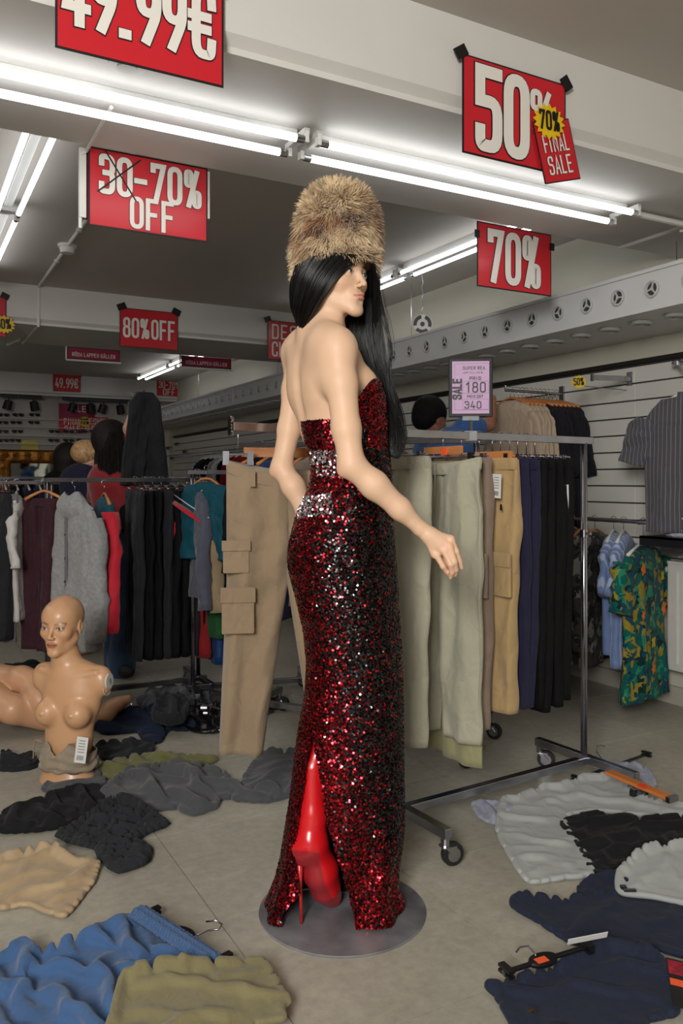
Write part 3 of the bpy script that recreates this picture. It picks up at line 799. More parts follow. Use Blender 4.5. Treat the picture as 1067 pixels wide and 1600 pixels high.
def sheet(name, guides, nu, nv, toW, material, parent, thick=.004, off=.0, kind=None, noise_=0.0):
    Gd = np.zeros((nv, nu, 3)); 
    for a, s_ in enumerate(np.linspace(0, len(guides)-1-1e-5, nu)):
        pts = interp_guides(guides, s_, nv)
        for b, p_ in enumerate(pts): Gd[b, a] = np.array(toW(*p_))+np.array([SA, CA, 0])*off
    m = MB().grid(Gd); o = m.build(name, material, parent, smooth=True, kind=kind)
    md = o.modifiers.new('solid', 'SOLIDIFY'); md.thickness = thick; md.offset = 0
    return o

# ================================================================== THE WOMAN IN THE SEQUIN GOWN
D0 = 2.36
def Wp(px, py, y): return P(px, py, D0+y)
SP = 1275/D0
disc_c = fl(535, 1422)
disc = MB().cyl((disc_c.x, disc_c.y, 0), (0, 0, 1), .243, .006, 96)
m_disc = mat('grey_disc', (138, 138, 142), .45, var=.35, scale=7, rgb2=(86, 82, 86), metal=.15, bump=.05)
o = disc.build('round_floor_plate', m_disc, label='thin round grey scuffed plate on the floor under the gown', cat='floor plate'); bevel(o, .002, 1)
wom = thing('person', (disc_c.x, disc_c.y, .006), 'woman in strapless red and black sequin gown with red stilettos, standing on the round plate', 'person')

m_skin = colmat('skin', .48, sss=.12, spec=.35)
S = Sculpt(.0028)
Lr = RT*.42-FW*.90; Cf = RT*.90+FW*.42
def Bp(r, f, py, px0=512): 
    """body frame point at the height of pixel row py, around px0"""
    c = Wp(px0, py, 0); return c+Lr*r+Cf*f
Rb = Matrix.Identity(4)
for i in range(3): Rb[i][0] = Lr[i]; Rb[i][1] = Cf[i]; Rb[i][2] = UP[i]
S.ell(Bp(0, 0, 615), (.142, .090, .175), Rb, .02)
S.ell(Bp(0, .004, 680, 528), (.118, .080, .12), Rb, .05)
S.ell(Bp(0, .0, 745, 543), (.10, .075, .10), Rb, .05)
S.ell(Bp(0, -.01, 840, 540), (.135, .105, .13), Rb, .05)
S.ell(Bp(0, .0, 548, 497), (.135, .052, .045), Rb, .045)             # shoulder girdle
sR = Wp(528, 548, -.145); sL = Wp(466, 556, .145)
S.ell(sR, (.045, .045, .055), None, .05); S.ell(sL, (.044, .044, .055), None, .05)
# arms
eR = Wp(549, 726, -.175); wR = Wp(657, 826, -.135)
S.chain([sR+V3(0, 0, -.005), Wp(533, 600, -.155), Wp(541, 670, -.168), eR], [.0455, .0425, .0375, .0345], .02)
S.chain([eR, Wp(585, 758, -.165), Wp(625, 795, -.15), wR], [.0345, .0365, .0285, .0195], .02)
eL = Wp(440, 731, .15); wL = Wp(492, 826, .10)
S.chain([sL, Wp(460, 610, .165), Wp(452, 670, .165), eL], [.042, .037, .034, .031], .02)
S.chain([eL, Wp(458, 760, .135), Wp(478, 800, .13), wL], [.031, .033, .027, .021], .02)
S.ell(Wp(536, 736, -.175), .013, None, .015)                          # elbow point
S.ell(Wp(428, 738, .15), .012, None, .015)
# hand (right), five fingers
hb = -.135
S.chain([wR, Wp(672, 836, hb), Wp(686, 846, hb)], [.020, .021, .022], .012)
kn = [(706, 844, -.150), (704, 855, -.158), (695, 862, -.155), (682, 868, -.145)]
for (x_, y_, d_) in kn: S.cone(Wp(668, 836, hb), Wp(x_-3, y_-2, d_+.008), .016, .0115, .010)
for (x_, y_, d_) in kn: S.ell(Wp(x_-1, y_-1, d_+.003), .0105, None, .006)
fing = [
 [(706, 845, -.147), (713, 862, -.150), (718, 876, -.140), (721, 887, -.130)],
 [(703, 856, -.156), (710, 878, -.158), (712, 890, -.145), (711, 898, -.132)],
 [(695, 862, -.154), (704, 882, -.160), (706, 894, -.148), (704, 902, -.135)],
 [(683, 869, -.143), (692, 885, -.146), (698, 893, -.136), (701, 899, -.124)]]
for f_, r_ in zip(fing, (.0078, .0085, .0085, .0078)):
    S.chain([Wp(*q_) for q_ in f_], [r_*1.1, r_, r_*.9, r_*.74], .003)
S.chain([Wp(668, 842, -.118), Wp(682, 860, -.095), Wp(694, 876, -.092), Wp(704, 886, -.098)], [.014, .0125, .010, .008], .006)   # thumb
# left hand resting at the hip front, hidden
S.chain([wL, Wp(508, 846, .11), Wp(528, 862, .12)], [.022, .024, .018], .012)
for q_ in range(4): S.chain([Wp(522+q_*2, 852+q_*8, .12), Wp(536+q_*2, 862+q_*8, .13), Wp(546, 872+q_*7, .12)], [.0085, .0078, .0065], .004)
S.chain([Wp(508, 840, .10), Wp(524, 838, .09), Wp(538, 842, .09)], [.012, .010, .008], .005)
# neck, trapezius
S.chain([Wp(496, 532, .0), Wp(502, 505, .0), Wp(513, 470, .0)], [.056, .047, .047], .028)
S.chain([Wp(500, 508, -.02), Wp(512, 532, -.09), Wp(527, 540, -.13)], [.032, .028, .026], .06)
S.chain([Wp(492, 510, .02), Wp(474, 538, .09), Wp(466, 548, .13)], [.030, .027, .026], .06)
S.chain([Wp(512, 478, -.045), Wp(522, 500, -.04), Wp(535, 522, -.0)], [.013, .011, .010], .035)
S.chain([Bp(.13, .035, 538, 497), Bp(.03, .062, 540, 497)], [.008, .007], .012)    # clavicles
S.chain([Bp(-.13, .035, 538, 497), Bp(-.03, .062, 540, 497)], [.008, .007], .012)
S.ell(Bp(0, .045, 575, 508), (.10, .045, .07), Rb, .05)
for s_ in (-1, 1):
    S.ell(Bp(s_*.066, .077, 606, 512), (.050, .050, .056), Rb, .03)
    S.ell(Bp(s_*.078, -.060, 592, 510), (.045, .022, .060), Rb, .06)   # shoulder blades
S.chain([Bp(0, -.098, 555, 500), Bp(0, -.108, 600, 511), Bp(0, -.106, 650, 520)], [.009, .009, .009], .028, True)   # spine furrow
# hidden legs inside the gown
for s_ in (-1, 1):
    S.chain([Bp(s_*.055, 0, 870, 538), Bp(s_*.05, .0, 1020, 550), Bp(s_*.05, .0, 1120, 550)], [.07, .055, .045], .03)
fd = RT*.775-FW*.63
MH = frame(Wp(521, 437, -.005), fd+UP*.05, UP-fd*.03)
HS = 1.04
head_prims(S, MH, HS, ears=True)
V, Q = S.mesh()
C = head_paint(V, MH, HS, (218, 180, 150), (196, 128, 112), (44, 32, 28), blush=.25, iris=(.03, .02, .015))
# knuckles and elbow a little pinker
for c_, r_, a_ in ((Wp(536, 736, -.175), .025, .35), (Wp(700, 855, -.15), .03, .3), (Wp(700, 890, -.15), .028, .35), (Wp(428, 738, .15), .025, .3)):
    d = np.linalg.norm(V-np.array(c_), axis=1); m_ = (a_*np.exp(-(d/r_)**2))[:, None]; C = C*(1-m_)+np.array(lin((222, 158, 132)))*m_
body = vmesh('body', V, Q, m_skin, wom, cols=C)
# small nails
m_nail = mat('nail', (226, 170, 150), .25, var=0, coat=.5)

# ---------------- gown: loft from the silhouette
Lt = [(655, 470), (680, 474), (701, 480), (725, 487), (745, 486), (765, 481), (781, 475), (806, 463), (849, 452), (875, 450), (891, 452), (933, 463), (984, 475), (1038, 480), (1085, 477), (1144, 466), (1199, 459), (1250, 453), (1295, 446), (1340, 440), (1380, 431), (1410, 419), (1428, 411), (1436, 409), (1460, 409)]
Rt_ = [(590, 592), (620, 601), (655, 604), (701, 607), (745, 611), (819, 613), (870, 617), (933, 621), (1017, 627), (1102, 629), (1199, 630), (1290, 630), (1335, 624), (1370, 618), (1395, 618), (1415, 628), (1436, 626), (1460, 624)]
Bt = [(590, .112), (655, .122), (701, .112), (745, .106), (800, .132), (870, .158), (950, .150), (1050, .130), (1200, .122), (1330, .118), (1436, .122), (1460, .125)]
def itp(tab, y):
    ys = [t_[0] for t_ in tab]; vs = [t_[1] for t_ in tab]; return float(np.interp(y, ys, vs))
def smooth_tab(tab):
    y = np.arange(580, 1470, 4.0); v = np.interp(y, [t_[0] for t_ in tab], [t_[1] for t_ in tab])
    k = np.exp(-np.linspace(-2, 2, 9)**2); k /= k.sum(); vp = np.pad(v, 4, mode='edge'); v = np.convolve(vp, k, 'valid')
    return list(zip(y, v))
Lt = [(580, 462)]+Lt; Lt, Rt_, Bt = smooth_tab(Lt), smooth_tab(Rt_), smooth_tab(Bt)
slitL = [(487, 1150), (481, 1178), (474, 1226), (468, 1268), (462, 1310), (460, 1340), (464, 1370), (470, 1395), (455, 1412), (440, 1428)]
slitR = [(490, 1150), (494, 1178), (503, 1226), (510, 1280), (524, 1328), (536, 1364), (546, 1400), (556, 1440), (560, 1470)]
def gown_pt(phi, py, off=0.0):
    """phi: angle, 0 = picture right, -pi/2 = towards camera"""
    L_, R_, b_ = itp(Lt, py), itp(Rt_, py), itp(Bt, py)
    a_ = (R_-L_)/2/SP+off; cx = ((R_+L_)/2-CX)/FPX*D0
    c, s_ = math.cos(phi), math.sin(phi)
    e = .92
    x = cx+a_*np.sign(c)*abs(c)**e; y = (b_+off)*np.sign(s_)*abs(s_)**e
    z = CAMH-(py-CY)/FPX*D0
    # soft folds in the skirt
    low = smoothstep(1150, 1430, py)
    x += low*.010*math.sin(phi*7+.6)*c; y += low*.014*math.sin(phi*7+.6)*s_
    return RT*x+FW*(D0+y)+V3(0, 0, z)
def top_py(phi):
    c = math.cos(phi)          # back (left) low, front (right) high
    t_ = (c+1)/2
    return 660-66*smoothstep(.35, .98, t_)
NU, NV = 168, 190
pyb = CY+(CAMH-.010)*FPX/D0
verts = np.zeros((NV, NU, 3)); PY = np.zeros((NV, NU))
for j in range(NV):
    v = j/(NV-1)
    for i in range(NU):
        phi = 2*math.pi*i/NU; t0 = top_py(phi); py = t0+(pyb-t0)*v
        PY[j, i] = py; verts[j, i] = gown_pt(phi, py)
def proj(Pt):
    D = Pt[..., 0]*SA+Pt[..., 1]*CA; L = Pt[..., 0]*CA-Pt[..., 1]*SA
    return CX+FPX*L/D, CY-(Pt[..., 2]-CAMH)/D*FPX, D
def in_slit(Pt, grow=0):
    X, Y, D = proj(Pt); near = D < D0+.0
    l = np.interp(Y, [t_[1] for t_ in slitL], [t_[0] for t_ in slitL]); r = np.interp(Y, [t_[1] for t_ in slitR], [t_[0] for t_ in slitR])
    return near & (Y > 1152) & (X > l-grow) & (X < r+grow)
idx = np.arange(NV*NU).reshape(NV, NU)
F = []
for j in range(NV-1):
    for i in range(NU):
        i2 = (i+1) % NU; c = (verts[j, i]+verts[j, i2]+verts[j+1, i]+verts[j+1, i2])/4
        if not in_slit(c): F.append((idx[j, i], idx[j+1, i], idx[j+1, i2], idx[j, i2]))
m_gown = fabric('gown_base', (30, 8, 12), .7, var=.3, sheen=.1)
gown = vmesh('gown', verts.reshape(-1, 3), F, m_gown, wom)
md = gown.modifiers.new('solid', 'SOLIDIFY'); md.thickness = .002; md.offset = -1
# sequins: small tilted flakes, each its own facet
R_ = np.random.RandomState(7)
tube_c = (V3(.435, 2.64, 2.445)+V3(2.085, 2.64, 2.445))/2
Pos, Nor, Colr = [], [], []
step = .0053
py = 590.0; row = 0
while py < pyb:
    a_ = (itp(Rt_, py)-itp(Lt, py))/2/SP; b_ = itp(Bt, py)
    circ = 2*math.pi*math.sqrt((a_*a_+b_*b_)/2); n = int(circ/step)
    for i in range(n):
        phi = 2*math.pi*(i+.5*(row % 2)+R_.uniform(-.3, .3))/n
        if math.sin(phi) > .45 and R_.rand() < .6: continue
        if py < top_py(phi): continue
        q_ = py+R_.uniform(-1.3, 1.3)
        p0 = gown_pt(phi, q_, .0015); e1 = gown_pt(phi+.02, q_, .0015)-p0; e2 = gown_pt(phi, q_-3, .0015)-p0
        nn = e1.cross(e2).normalized(); 
        Pos.append(p0); Nor.append(nn)
    py += step*SP*.86; row += 1
Pos = np.array(Pos); Nor = np.array(Nor)
keep = ~in_slit(Pos, -1)
Pos, Nor = Pos[keep], Nor[keep]
ctr = np.array([RT*((itp(Lt, 900)+itp(Rt_, 900))/2-CX)/FPX*D0+FW*D0]).reshape(3)
sgn = np.sign(np.sum((Pos-ctr)[:, :2]*Nor[:, :2], 1)); Nor *= np.where(sgn == 0, 1, sgn)[:, None]
X, Y, Dp = proj(Pos); N_ = len(Pos)
# glint patches: silver tint and tilt paint in the softbox reflection
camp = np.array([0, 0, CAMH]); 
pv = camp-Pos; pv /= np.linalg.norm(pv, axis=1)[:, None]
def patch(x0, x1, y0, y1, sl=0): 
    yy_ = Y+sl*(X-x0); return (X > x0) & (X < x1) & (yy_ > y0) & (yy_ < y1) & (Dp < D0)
painted_glint = (patch(462, 520, 776, 810, .12) | patch(485, 527, 703, 726) | patch(495, 527, 728, 745))
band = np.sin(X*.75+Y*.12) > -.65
painted_glint &= band & (R_.rand(N_) < .9)
tilt = R_.randn(N_, 3)*.22
Nn = Nor+tilt+np.array([0, 0, .10]); 
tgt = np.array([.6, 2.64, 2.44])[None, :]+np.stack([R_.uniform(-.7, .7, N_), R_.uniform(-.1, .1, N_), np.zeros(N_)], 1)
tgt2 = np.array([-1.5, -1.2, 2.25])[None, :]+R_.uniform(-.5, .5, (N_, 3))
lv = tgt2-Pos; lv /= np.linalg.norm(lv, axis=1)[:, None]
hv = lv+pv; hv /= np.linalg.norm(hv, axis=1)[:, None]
Nn[painted_glint] = hv[painted_glint]+R_.randn(painted_glint.sum(), 3)*.30
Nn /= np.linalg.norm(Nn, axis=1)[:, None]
U_ = np.cross(Nn, np.array([0, 0, 1.0])); U_ /= np.linalg.norm(U_, axis=1)[:, None]+1e-9; B_ = np.cross(U_, Nn)
rad = .0034*R_.uniform(.8, 1.1, N_)
Vq = []
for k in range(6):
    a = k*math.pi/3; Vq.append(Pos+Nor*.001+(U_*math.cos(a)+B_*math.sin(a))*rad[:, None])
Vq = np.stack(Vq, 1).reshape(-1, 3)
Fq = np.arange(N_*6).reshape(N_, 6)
# colour: two-tone sequins, red towards the back and hem, black over the right side
edge = np.interp(Y, [600, 680, 760, 850, 930, 1050, 1150, 1280, 1350, 1450], [640, 540, 560, 500, 492, 520, 545, 570, 610, 700])
pr = 1/(1+np.exp((X-edge)/16)); pr = .12+.76*pr
pr = np.where((Y < 700) & (X > 575), .8, pr)
isr = R_.rand(N_) < pr
v_ = R_.rand(N_)
red = np.stack([.22+.50*v_, .006+.02*v_, .014+.02*v_], 1); blk = np.stack([.012+.07*v_]*3, 1)
cs = np.where(isr[:, None], red, blk); cs[painted_glint] = np.where(R_.rand(painted_glint.sum())[:, None] < .85, np.array([[.42, .41, .43]]), np.array([[.4, .08, .1]]))
dark = R_.rand(N_) < .42; dark &= ~painted_glint; cs[dark] *= .2
m_seq = colmat('sequin', .20, metal=.95)
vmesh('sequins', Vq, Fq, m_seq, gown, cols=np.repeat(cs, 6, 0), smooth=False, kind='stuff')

# ---------------- boots
m_boot = colmat('red_boot', .30, coat=.35, spec=.5)
def boot(name, pts, spike, soleax, lab=None):
    B = Sculpt(.003)
    for a_, b_, ra, rb, k in pts: B.cone(Wp(*a_), Wp(*b_), ra, rb, k)
    V, Q = B.mesh(); C = np.tile(np.array(lin((206, 22, 30))), (len(V), 1))
    if soleax is not None:
        X, Y, _ = proj(V)
        l = np.interp(Y, [1320, 1333, 1345, 1380, 1400, 1416], [400, 500, 499, 507, 517, 528]); mk = ((X < l) & (Y > 1326))[:, None]
        C = np.where(mk, np.array(lin((158, 34, 42))), C)
    b = vmesh(name, V, Q, m_boot, wom, cols=C, label=lab)
    h = MB().tube([Wp(*q_) for q_ in spike[0]], spike[1], 12).build('stiletto_heel', mat('heel_red', (196, 40, 44), .35, var=0, coat=.3), b, smooth=True)
    return b
boot('boot', [((512, 1110, .0), (490, 1200, -.03), .034, .034, .02), ((488, 1200, -.035), (488, 1275, -.045), .034, .036, .02),
  ((488, 1275, -.045), (483, 1315, -.055), .036, .043, .03), ((483, 1312, -.062), (470, 1328, -.068), .034, .024, .02),
  ((470, 1326, -.068), (468, 1343, -.068), .022, .014, .015), ((488, 1318, -.05), (500, 1360, -.02), .043, .046, .03), ((500, 1360, -.02), (508, 1385, .005), .046, .041, .03),
  ((508, 1385, .005), (517, 1399, .03), .041, .028, .02), ((516, 1398, .03), (522, 1402, .08), .028, .016, .02)],
  ([(467, 1342, -.066), (469, 1380, -.066), (471, 1449, -.066)], [.012, .0055, .0042]), True)
boot('boot', [((552, 1090, .03), (556, 1210, .03), .042, .034, .02), ((556, 1210, .03), (560, 1300, .0), .034, .036, .02), ((560, 1300, .0), (566, 1350, .03), .038, .040, .02), ((566, 1350, .03), (586, 1392, .06), .038, .028, .02),
  ((586, 1392, .06), (600, 1400, .10), .026, .014, .02), ((560, 1320, -.02), (557, 1340, -.04), .03, .016, .02)],
  ([(557, 1340, -.045), (556, 1380, -.07), (556, 1452, -.078)], [.012, .0055, .0042]), None)

# ---------------- hair
m_hair = mat('black_hair', (7, 6, 7), .3, var=.3, scale=40, spec=.4)
gA = [
 [(566, 400, -.088), (538, 424, -.100), (510, 458, -.096), (492, 488, -.078), (474, 518, -.04)],
 [(550, 398, -.110), (520, 432, -.117), (500, 465, -.104), (484, 495, -.078), (470, 520, -.03)],
 [(525, 396, -.120), (495, 432, -.122), (480, 468, -.103), (472, 498, -.06), (467, 520, -.01)],
 [(490, 400, -.105), (471, 435, -.098), (463, 468, -.07), (463, 495, -.03), (465, 520, .03)],
 [(462, 415, -.06), (456, 445, -.04), (456, 475, .0), (463, 500, .04), (467, 518, .07)],
 [(458, 420, .04), (456, 450, .05), (461, 480, .07), (469, 505, .1), (480, 518, .12)]]
hairroot = sheet('hair', gA, 30, 20, Wp, m_hair, wom, .008, off=.004)
strands('hair_strands', gA, 1500, 14, .0011, .0018, Wp, m_hair, hairroot, seed=3, lift=.004, clump=9)
gB = [
 [(534, 462, .085), (537, 500, .085), (542, 535, .085), (562, 572, .07), (592, 612, .06), (600, 650, .03), (604, 685, .01), (613, 712, .0)],
 [(560, 450, .075), (560, 495, .08), (562, 535, .08), (577, 575, .07), (598, 615, .05), (606, 650, .03), (611, 685, .01), (615, 712, .0)],
 [(578, 425, .03), (577, 470, .06), (578, 520, .07), (588, 570, .07), (604, 615, .05), (614, 650, .03), (619, 688, .01), (617, 714, .0)],
 [(586, 418, .0), (590, 465, .04), (594, 515, .06), (600, 565, .06), (612, 612, .05), (625, 648, .03), (629, 688, .01), (620, 716, .0)]]
hb_ = sheet('hair_fall', gB, 24, 40, Wp, m_hair, wom, .012, off=.008)
strands('hair_strands', gB, 1300, 26, .0011, .0035, Wp, m_hair, hb_, seed=5, lift=.012, clump=8, wav=.003, endjit=.6)
gC = [
 [(588, 420, .0), (594, 470, .03), (600, 505, .04), (610, 545, .04), (608, 590, .04), (616, 630, .03), (632, 672, .01), (628, 700, .0)],
 [(588, 420, .0), (598, 480, .03), (606, 505, .04), (612, 555, .04), (606, 585, .04), (618, 640, .03), (636, 680, .01), (622, 716, .0)]]
strands('flyaway_hair', gC, 26, 26, .0005, .004, Wp, m_hair, hb_, seed=8, lift=.01, wav=.008)
gD = [[(576, 404, -.055), (583, 420, -.03), (586, 445, .0), (585, 480, .03), (580, 520, .06)], [(584, 408, -.03), (590, 425, .0), (592, 450, .02), (592, 490, .04), (590, 530, .06)]]
hd_ = sheet('hair_front_lock', gD, 8, 16, Wp, m_hair, wom, .008)
strands('hair_strands', gD, 160, 12, .0010, .0025, Wp, m_hair, hd_, seed=9, lift=.004)

# ---------------- fur hat (a thing of its own, worn on the head)
hc = Wp(524, 425, .0)
hat = thing('fur_hat', (hc.x, hc.y, hc.z), 'tall shaggy tan and brown fur hat worn by the woman in sequins', 'hat')
prof = [(428, 66), (410, 67), (390, 66), (370, 63), (350, 60), (335, 57), (320, 52), (308, 44), (300, 34), (295, 22), (292, 8)]
def hat_pt(phi, py):
    r = np.interp(py, [p_[0] for p_ in prof][::-1], [p_[1] for p_ in prof][::-1])/SP*.93
    px0 = np.interp(py, [290, 350, 430], [527, 527, 524])
    py = py-(18*smoothstep(330, 428, py)*smoothstep(.25, -.5, math.sin(phi))*smoothstep(-1.0, -.2, math.cos(phi)))
    c = Wp(px0, py, 0)
    return c+RT*r*math.cos(phi)+FW*r*math.sin(phi)*.96
hb0 = [hat_pt(2*math.pi*i/64, 424) for i in range(64)]
rr_ = [[hat_pt(2*math.pi*i/64, py) for i in range(64)] for py in (424, 410, 390, 370, 350, 335, 320, 308, 300, 295, 292)]
m_fur = colmat('fur', .75, sheen=.3, spec=.2)
cap = MB().rings([np.array(r) for r in rr_]).build('fur_cap', mat('fur_base', (120, 84, 52), .9, var=.3, scale=30), hat, smooth=True)
R_ = np.random.RandomState(11)
NF = 26000
Vf = np.zeros((NF, 7, 3)); Cf_ = np.zeros((NF, 7, 3))
hx = Wp(525, 380, 0)
tanc = np.array(lin((222, 194, 152))); brn = np.array(lin((150, 96, 50))); drk = np.array(lin((84, 56, 38))); pale = np.array(lin((240, 226, 200)))
for q_ in range(NF):
    u = R_.rand(); py = 292+(432-292)*u**1.0; phi = R_.uniform(-math.pi, math.pi)
    if py < 300 and R_.rand() < .4: py = R_.uniform(300, 340)
    p0 = hat_pt(phi, py); 
    d0 = hat_pt(phi, min(py+4, 432))-p0; r_in = p0-Wp(526, py, 0); r_in.z = 0
    up_ = float(smoothstep(372, 292, py))
    nn = (r_in.normalized()*(1.0-.5*up_)+UP*up_*1.1).normalized()
    nz1 = mnoise.noise_vector(p0*22); nz2 = mnoise.noise_vector(p0*60)
    dn = V3(0, 0, -1)
    d = (nn*.68+dn*(.50-.55*up_)+nz1*.85+nz2*.6+Vector(R_.randn(3))*.16).normalized()
    Lh = .030*R_.uniform(.6, 1.35)*(.8 if py > 405 else 1)
    t_ = nn.cross(d)
    if t_.length < .01: t_ = UP.cross(d)
    t_ = (t_.normalized()+Vector(R_.randn(3))*.5).normalized(); wd = .0010*R_.uniform(.7, 1.4)
    p1 = p0+d*Lh*.4; p2 = p0+d*Lh*.75+dn*Lh*.06; p3 = p0+d*Lh+dn*Lh*.16
    vv = [p0-t_*wd, p0+t_*wd, p1-t_*wd, p1+t_*wd, p2-t_*wd*.6, p2+t_*wd*.6, p3]
    Vf[q_] = [tuple(a) for a in vv]
    f1 = mnoise.noise(p0*14+V3(3, 1, 2)); 
    band = math.exp(-((py-(366+10*math.sin(phi*2)))/22)**2)
    w1 = min(1, max(0, band*1.0+f1*.9-.05)); w2 = max(0, mnoise.noise(p0*34)*1.6-.35)
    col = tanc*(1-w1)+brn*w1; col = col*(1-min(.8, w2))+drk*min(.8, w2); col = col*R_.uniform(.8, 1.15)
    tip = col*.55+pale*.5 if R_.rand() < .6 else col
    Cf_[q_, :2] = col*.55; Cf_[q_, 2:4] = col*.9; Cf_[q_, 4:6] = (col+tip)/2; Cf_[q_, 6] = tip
b_ = np.arange(NF)[:, None]*7
Fq = np.concatenate([b_+np.array([[0, 1, 3, 2]]), b_+np.array([[2, 3, 5, 4]]), b_+np.array([[4, 5, 6, 6]])])
# last one as degenerate-free: use tri list through separate object avoided by tiny tip quad
Vx = np.concatenate([Vf, Vf[:, 6:7]+np.array([[[.0002, .0002, 0]]])], 1); Cx = np.concatenate([Cf_, Cf_[:, 6:7]], 1)
b_ = np.arange(NF)[:, None]*8
Fq = np.concatenate([b_+np.array([[0, 1, 3, 2]]), b_+np.array([[2, 3, 5, 4]]), b_+np.array([[4, 5, 7, 6]])])
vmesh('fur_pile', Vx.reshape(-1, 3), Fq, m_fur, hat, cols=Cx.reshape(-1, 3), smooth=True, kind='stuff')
# ================================================================== RACKS AND HANGING CLOTHES
def LD(L, D, z=0): return RT*L+FW*D+V3(0, 0, z)
m_steel = mat('brushed_steel', (172, 172, 180), .22, metal=1.0, var=.12, scale=12)
m_rubber = mat('rubber', (26, 26, 27), .6, var=.1)
m_wood = mat('hanger_wood', (190, 122, 66), .4, var=.18, scale=6, stretch=(1, 1, 8), coat=.3)
m_clipb = mat('clip_black', (20, 20, 21), .35, var=0)
m_orange = mat('orange_sticker', (238, 92, 48), .5, var=0)
m_paper = mat('white_card', (220, 220, 216), .6, var=.02)
def caster(parent, c, ang=0.0, r=.038, name='caster'):
    """swivel caster; c = point under the frame (top of stem)"""
    ca, sa = math.cos(ang), math.sin(ang); d = V3(ca, sa, 0); s_ = V3(-sa, ca, 0)
    m = MB(); m.cyl(c-V3(0, 0, .028), UP, .015, .03, 14)
    m.bx(c-V3(0, 0, .03)+d*.010, d*.024, s_*.019, V3(0, 0, .003))
    wc = V3(c.x, c.y, r)+d*.026
    for q_ in (-1, 1):
        a = c-V3(0, 0, .03)+s_*.018*q_
        m.bx((a+d*.004+wc+s_*.018*q_)/2, ((wc+s_*.018*q_)-(a+d*.004))*.5, d*.010, s_*.0015)
    k = m.build(name, m_steel, parent)
    n = 28
    def ring(r_, o): return [wc+s_*o+(d*math.cos(2*math.pi*i/n)+UP*math.sin(2*math.pi*i/n))*r_ for i in range(n)]
    MB().rings([ring(r*.62, -.013), ring(r*.94, -.013), ring(r, -.008), ring(r, .008), ring(r*.94, .013), ring(r*.62, .013)], 0, (True, True)).build('tyre', m_rubber, k)
    MB().rings([ring(r*.6, -.0145), ring(r*.6, .0145)]).build('wheel_hub', m_steel, k)
    return k
def sqbar(parent, a, b, w_, h_, name, material=None, up=UP, bev=True):
    a = Vector(a); b = Vector(b); d = (b-a)/2; t_ = d.normalized(); s_ = t_.cross(up)
    if s_.length < .01: s_ = V3(1, 0, 0)
    s_.normalize(); u_ = s_.cross(t_).normalized()
    o = MB().bx((a+b)/2, d, s_*w_/2, u_*h_/2).build(name, material or m_steel, parent)
    if bev: bevel(o, .002, 2)
    return o
# ---- main rack
RD = V3(0, 0, 0)+RT*.840+FW*.542; PD = RT*.542-FW*.840            # along the rail / across
RA = LD(.205, 2.853); RB = LD(1.0, 3.366); ZR = 1.418
rack = thing('clothes_rack', (RA.x, RA.y, 0), 'chrome rolling clothes rack in the middle, square top rail, trousers hanging beside the woman', 'clothes rack')
RL = LD(-.337, 2.504); RR = RB+RD*.045
sqbar(rack, RL+V3(0, 0, ZR), RR+V3(0, 0, ZR), .026, .028, 'top_rail')
for c_ in (RA, RB):
    MB().tube([c_+V3(0, 0, .1), c_+V3(0, 0, ZR-.01)], .0135, 20).build('upright', m_steel, rack, smooth=True)
    MB().tube([c_+V3(0, 0, 1.02), c_+V3(0, 0, 1.05)], .0165, 20).build('collar', m_steel, rack)
    MB().cyl(c_+V3(0, 0, 1.035), PD, .006, .035, 10).build('screw', m_steel, rack)
sqbar(rack, RA+V3(0, 0, .10), RB+V3(0, 0, .10), .032, .03, 'base_bar')
for c_ in (RA, RB):
    sqbar(rack, c_+PD*.26+V3(0, 0, .11), c_-PD*.26+V3(0, 0, .11), .032, .032, 'foot')
    for s_ in (-1, 1): caster(rack, c_+PD*s_*.243+V3(0, 0, .095), -.45+.35*s_)
MB().tube([RL+V3(0, 0, ZR+.03-.008*i)+RD*.002*(i % 2) for i in range(8)], .006, 8).build('end_spring', m_steel, rack)
for i in range(5): MB().cyl(RL+V3(0, 0, ZR-.018+i*.010)-RD*.008, RD, .012, .004, 12).build('end_ring', m_steel, rack)
# ---- rack behind (base shows under the trousers)
QA = LD(-.44, 4.25); QB = LD(.62, 3.76); QD = (QB-QA).normalized(); QP = V3(QD.y, -QD.x, 0)
rack2 = thing('clothes_rack', (QA.x, QA.y, 0), 'darker rolling rack standing behind the middle rack, casters showing under the pale trousers', 'clothes rack')
sqbar(rack2, QA-QD*.1+V3(0, 0, 1.44), QB+QD*.1+V3(0, 0, 1.44), .024, .026, 'top_rail')
sqbar(rack2, QA+V3(0, 0, .10), QB+V3(0, 0, .10), .03, .028, 'base_bar')
for c_ in (QA, QB):
    MB().tube([c_+V3(0, 0, .1), c_+V3(0, 0, 1.43)], .012, 16).build('upright', m_steel, rack2, smooth=True)
    sqbar(rack2, c_+QP*.25+V3(0, 0, .11), c_-QP*.25+V3(0, 0, .11), .03, .03, 'foot')
    for s_ in (-1, 1): caster(rack2, c_+QP*s_*.235+V3(0, 0, .095), -.5+.5*s_)

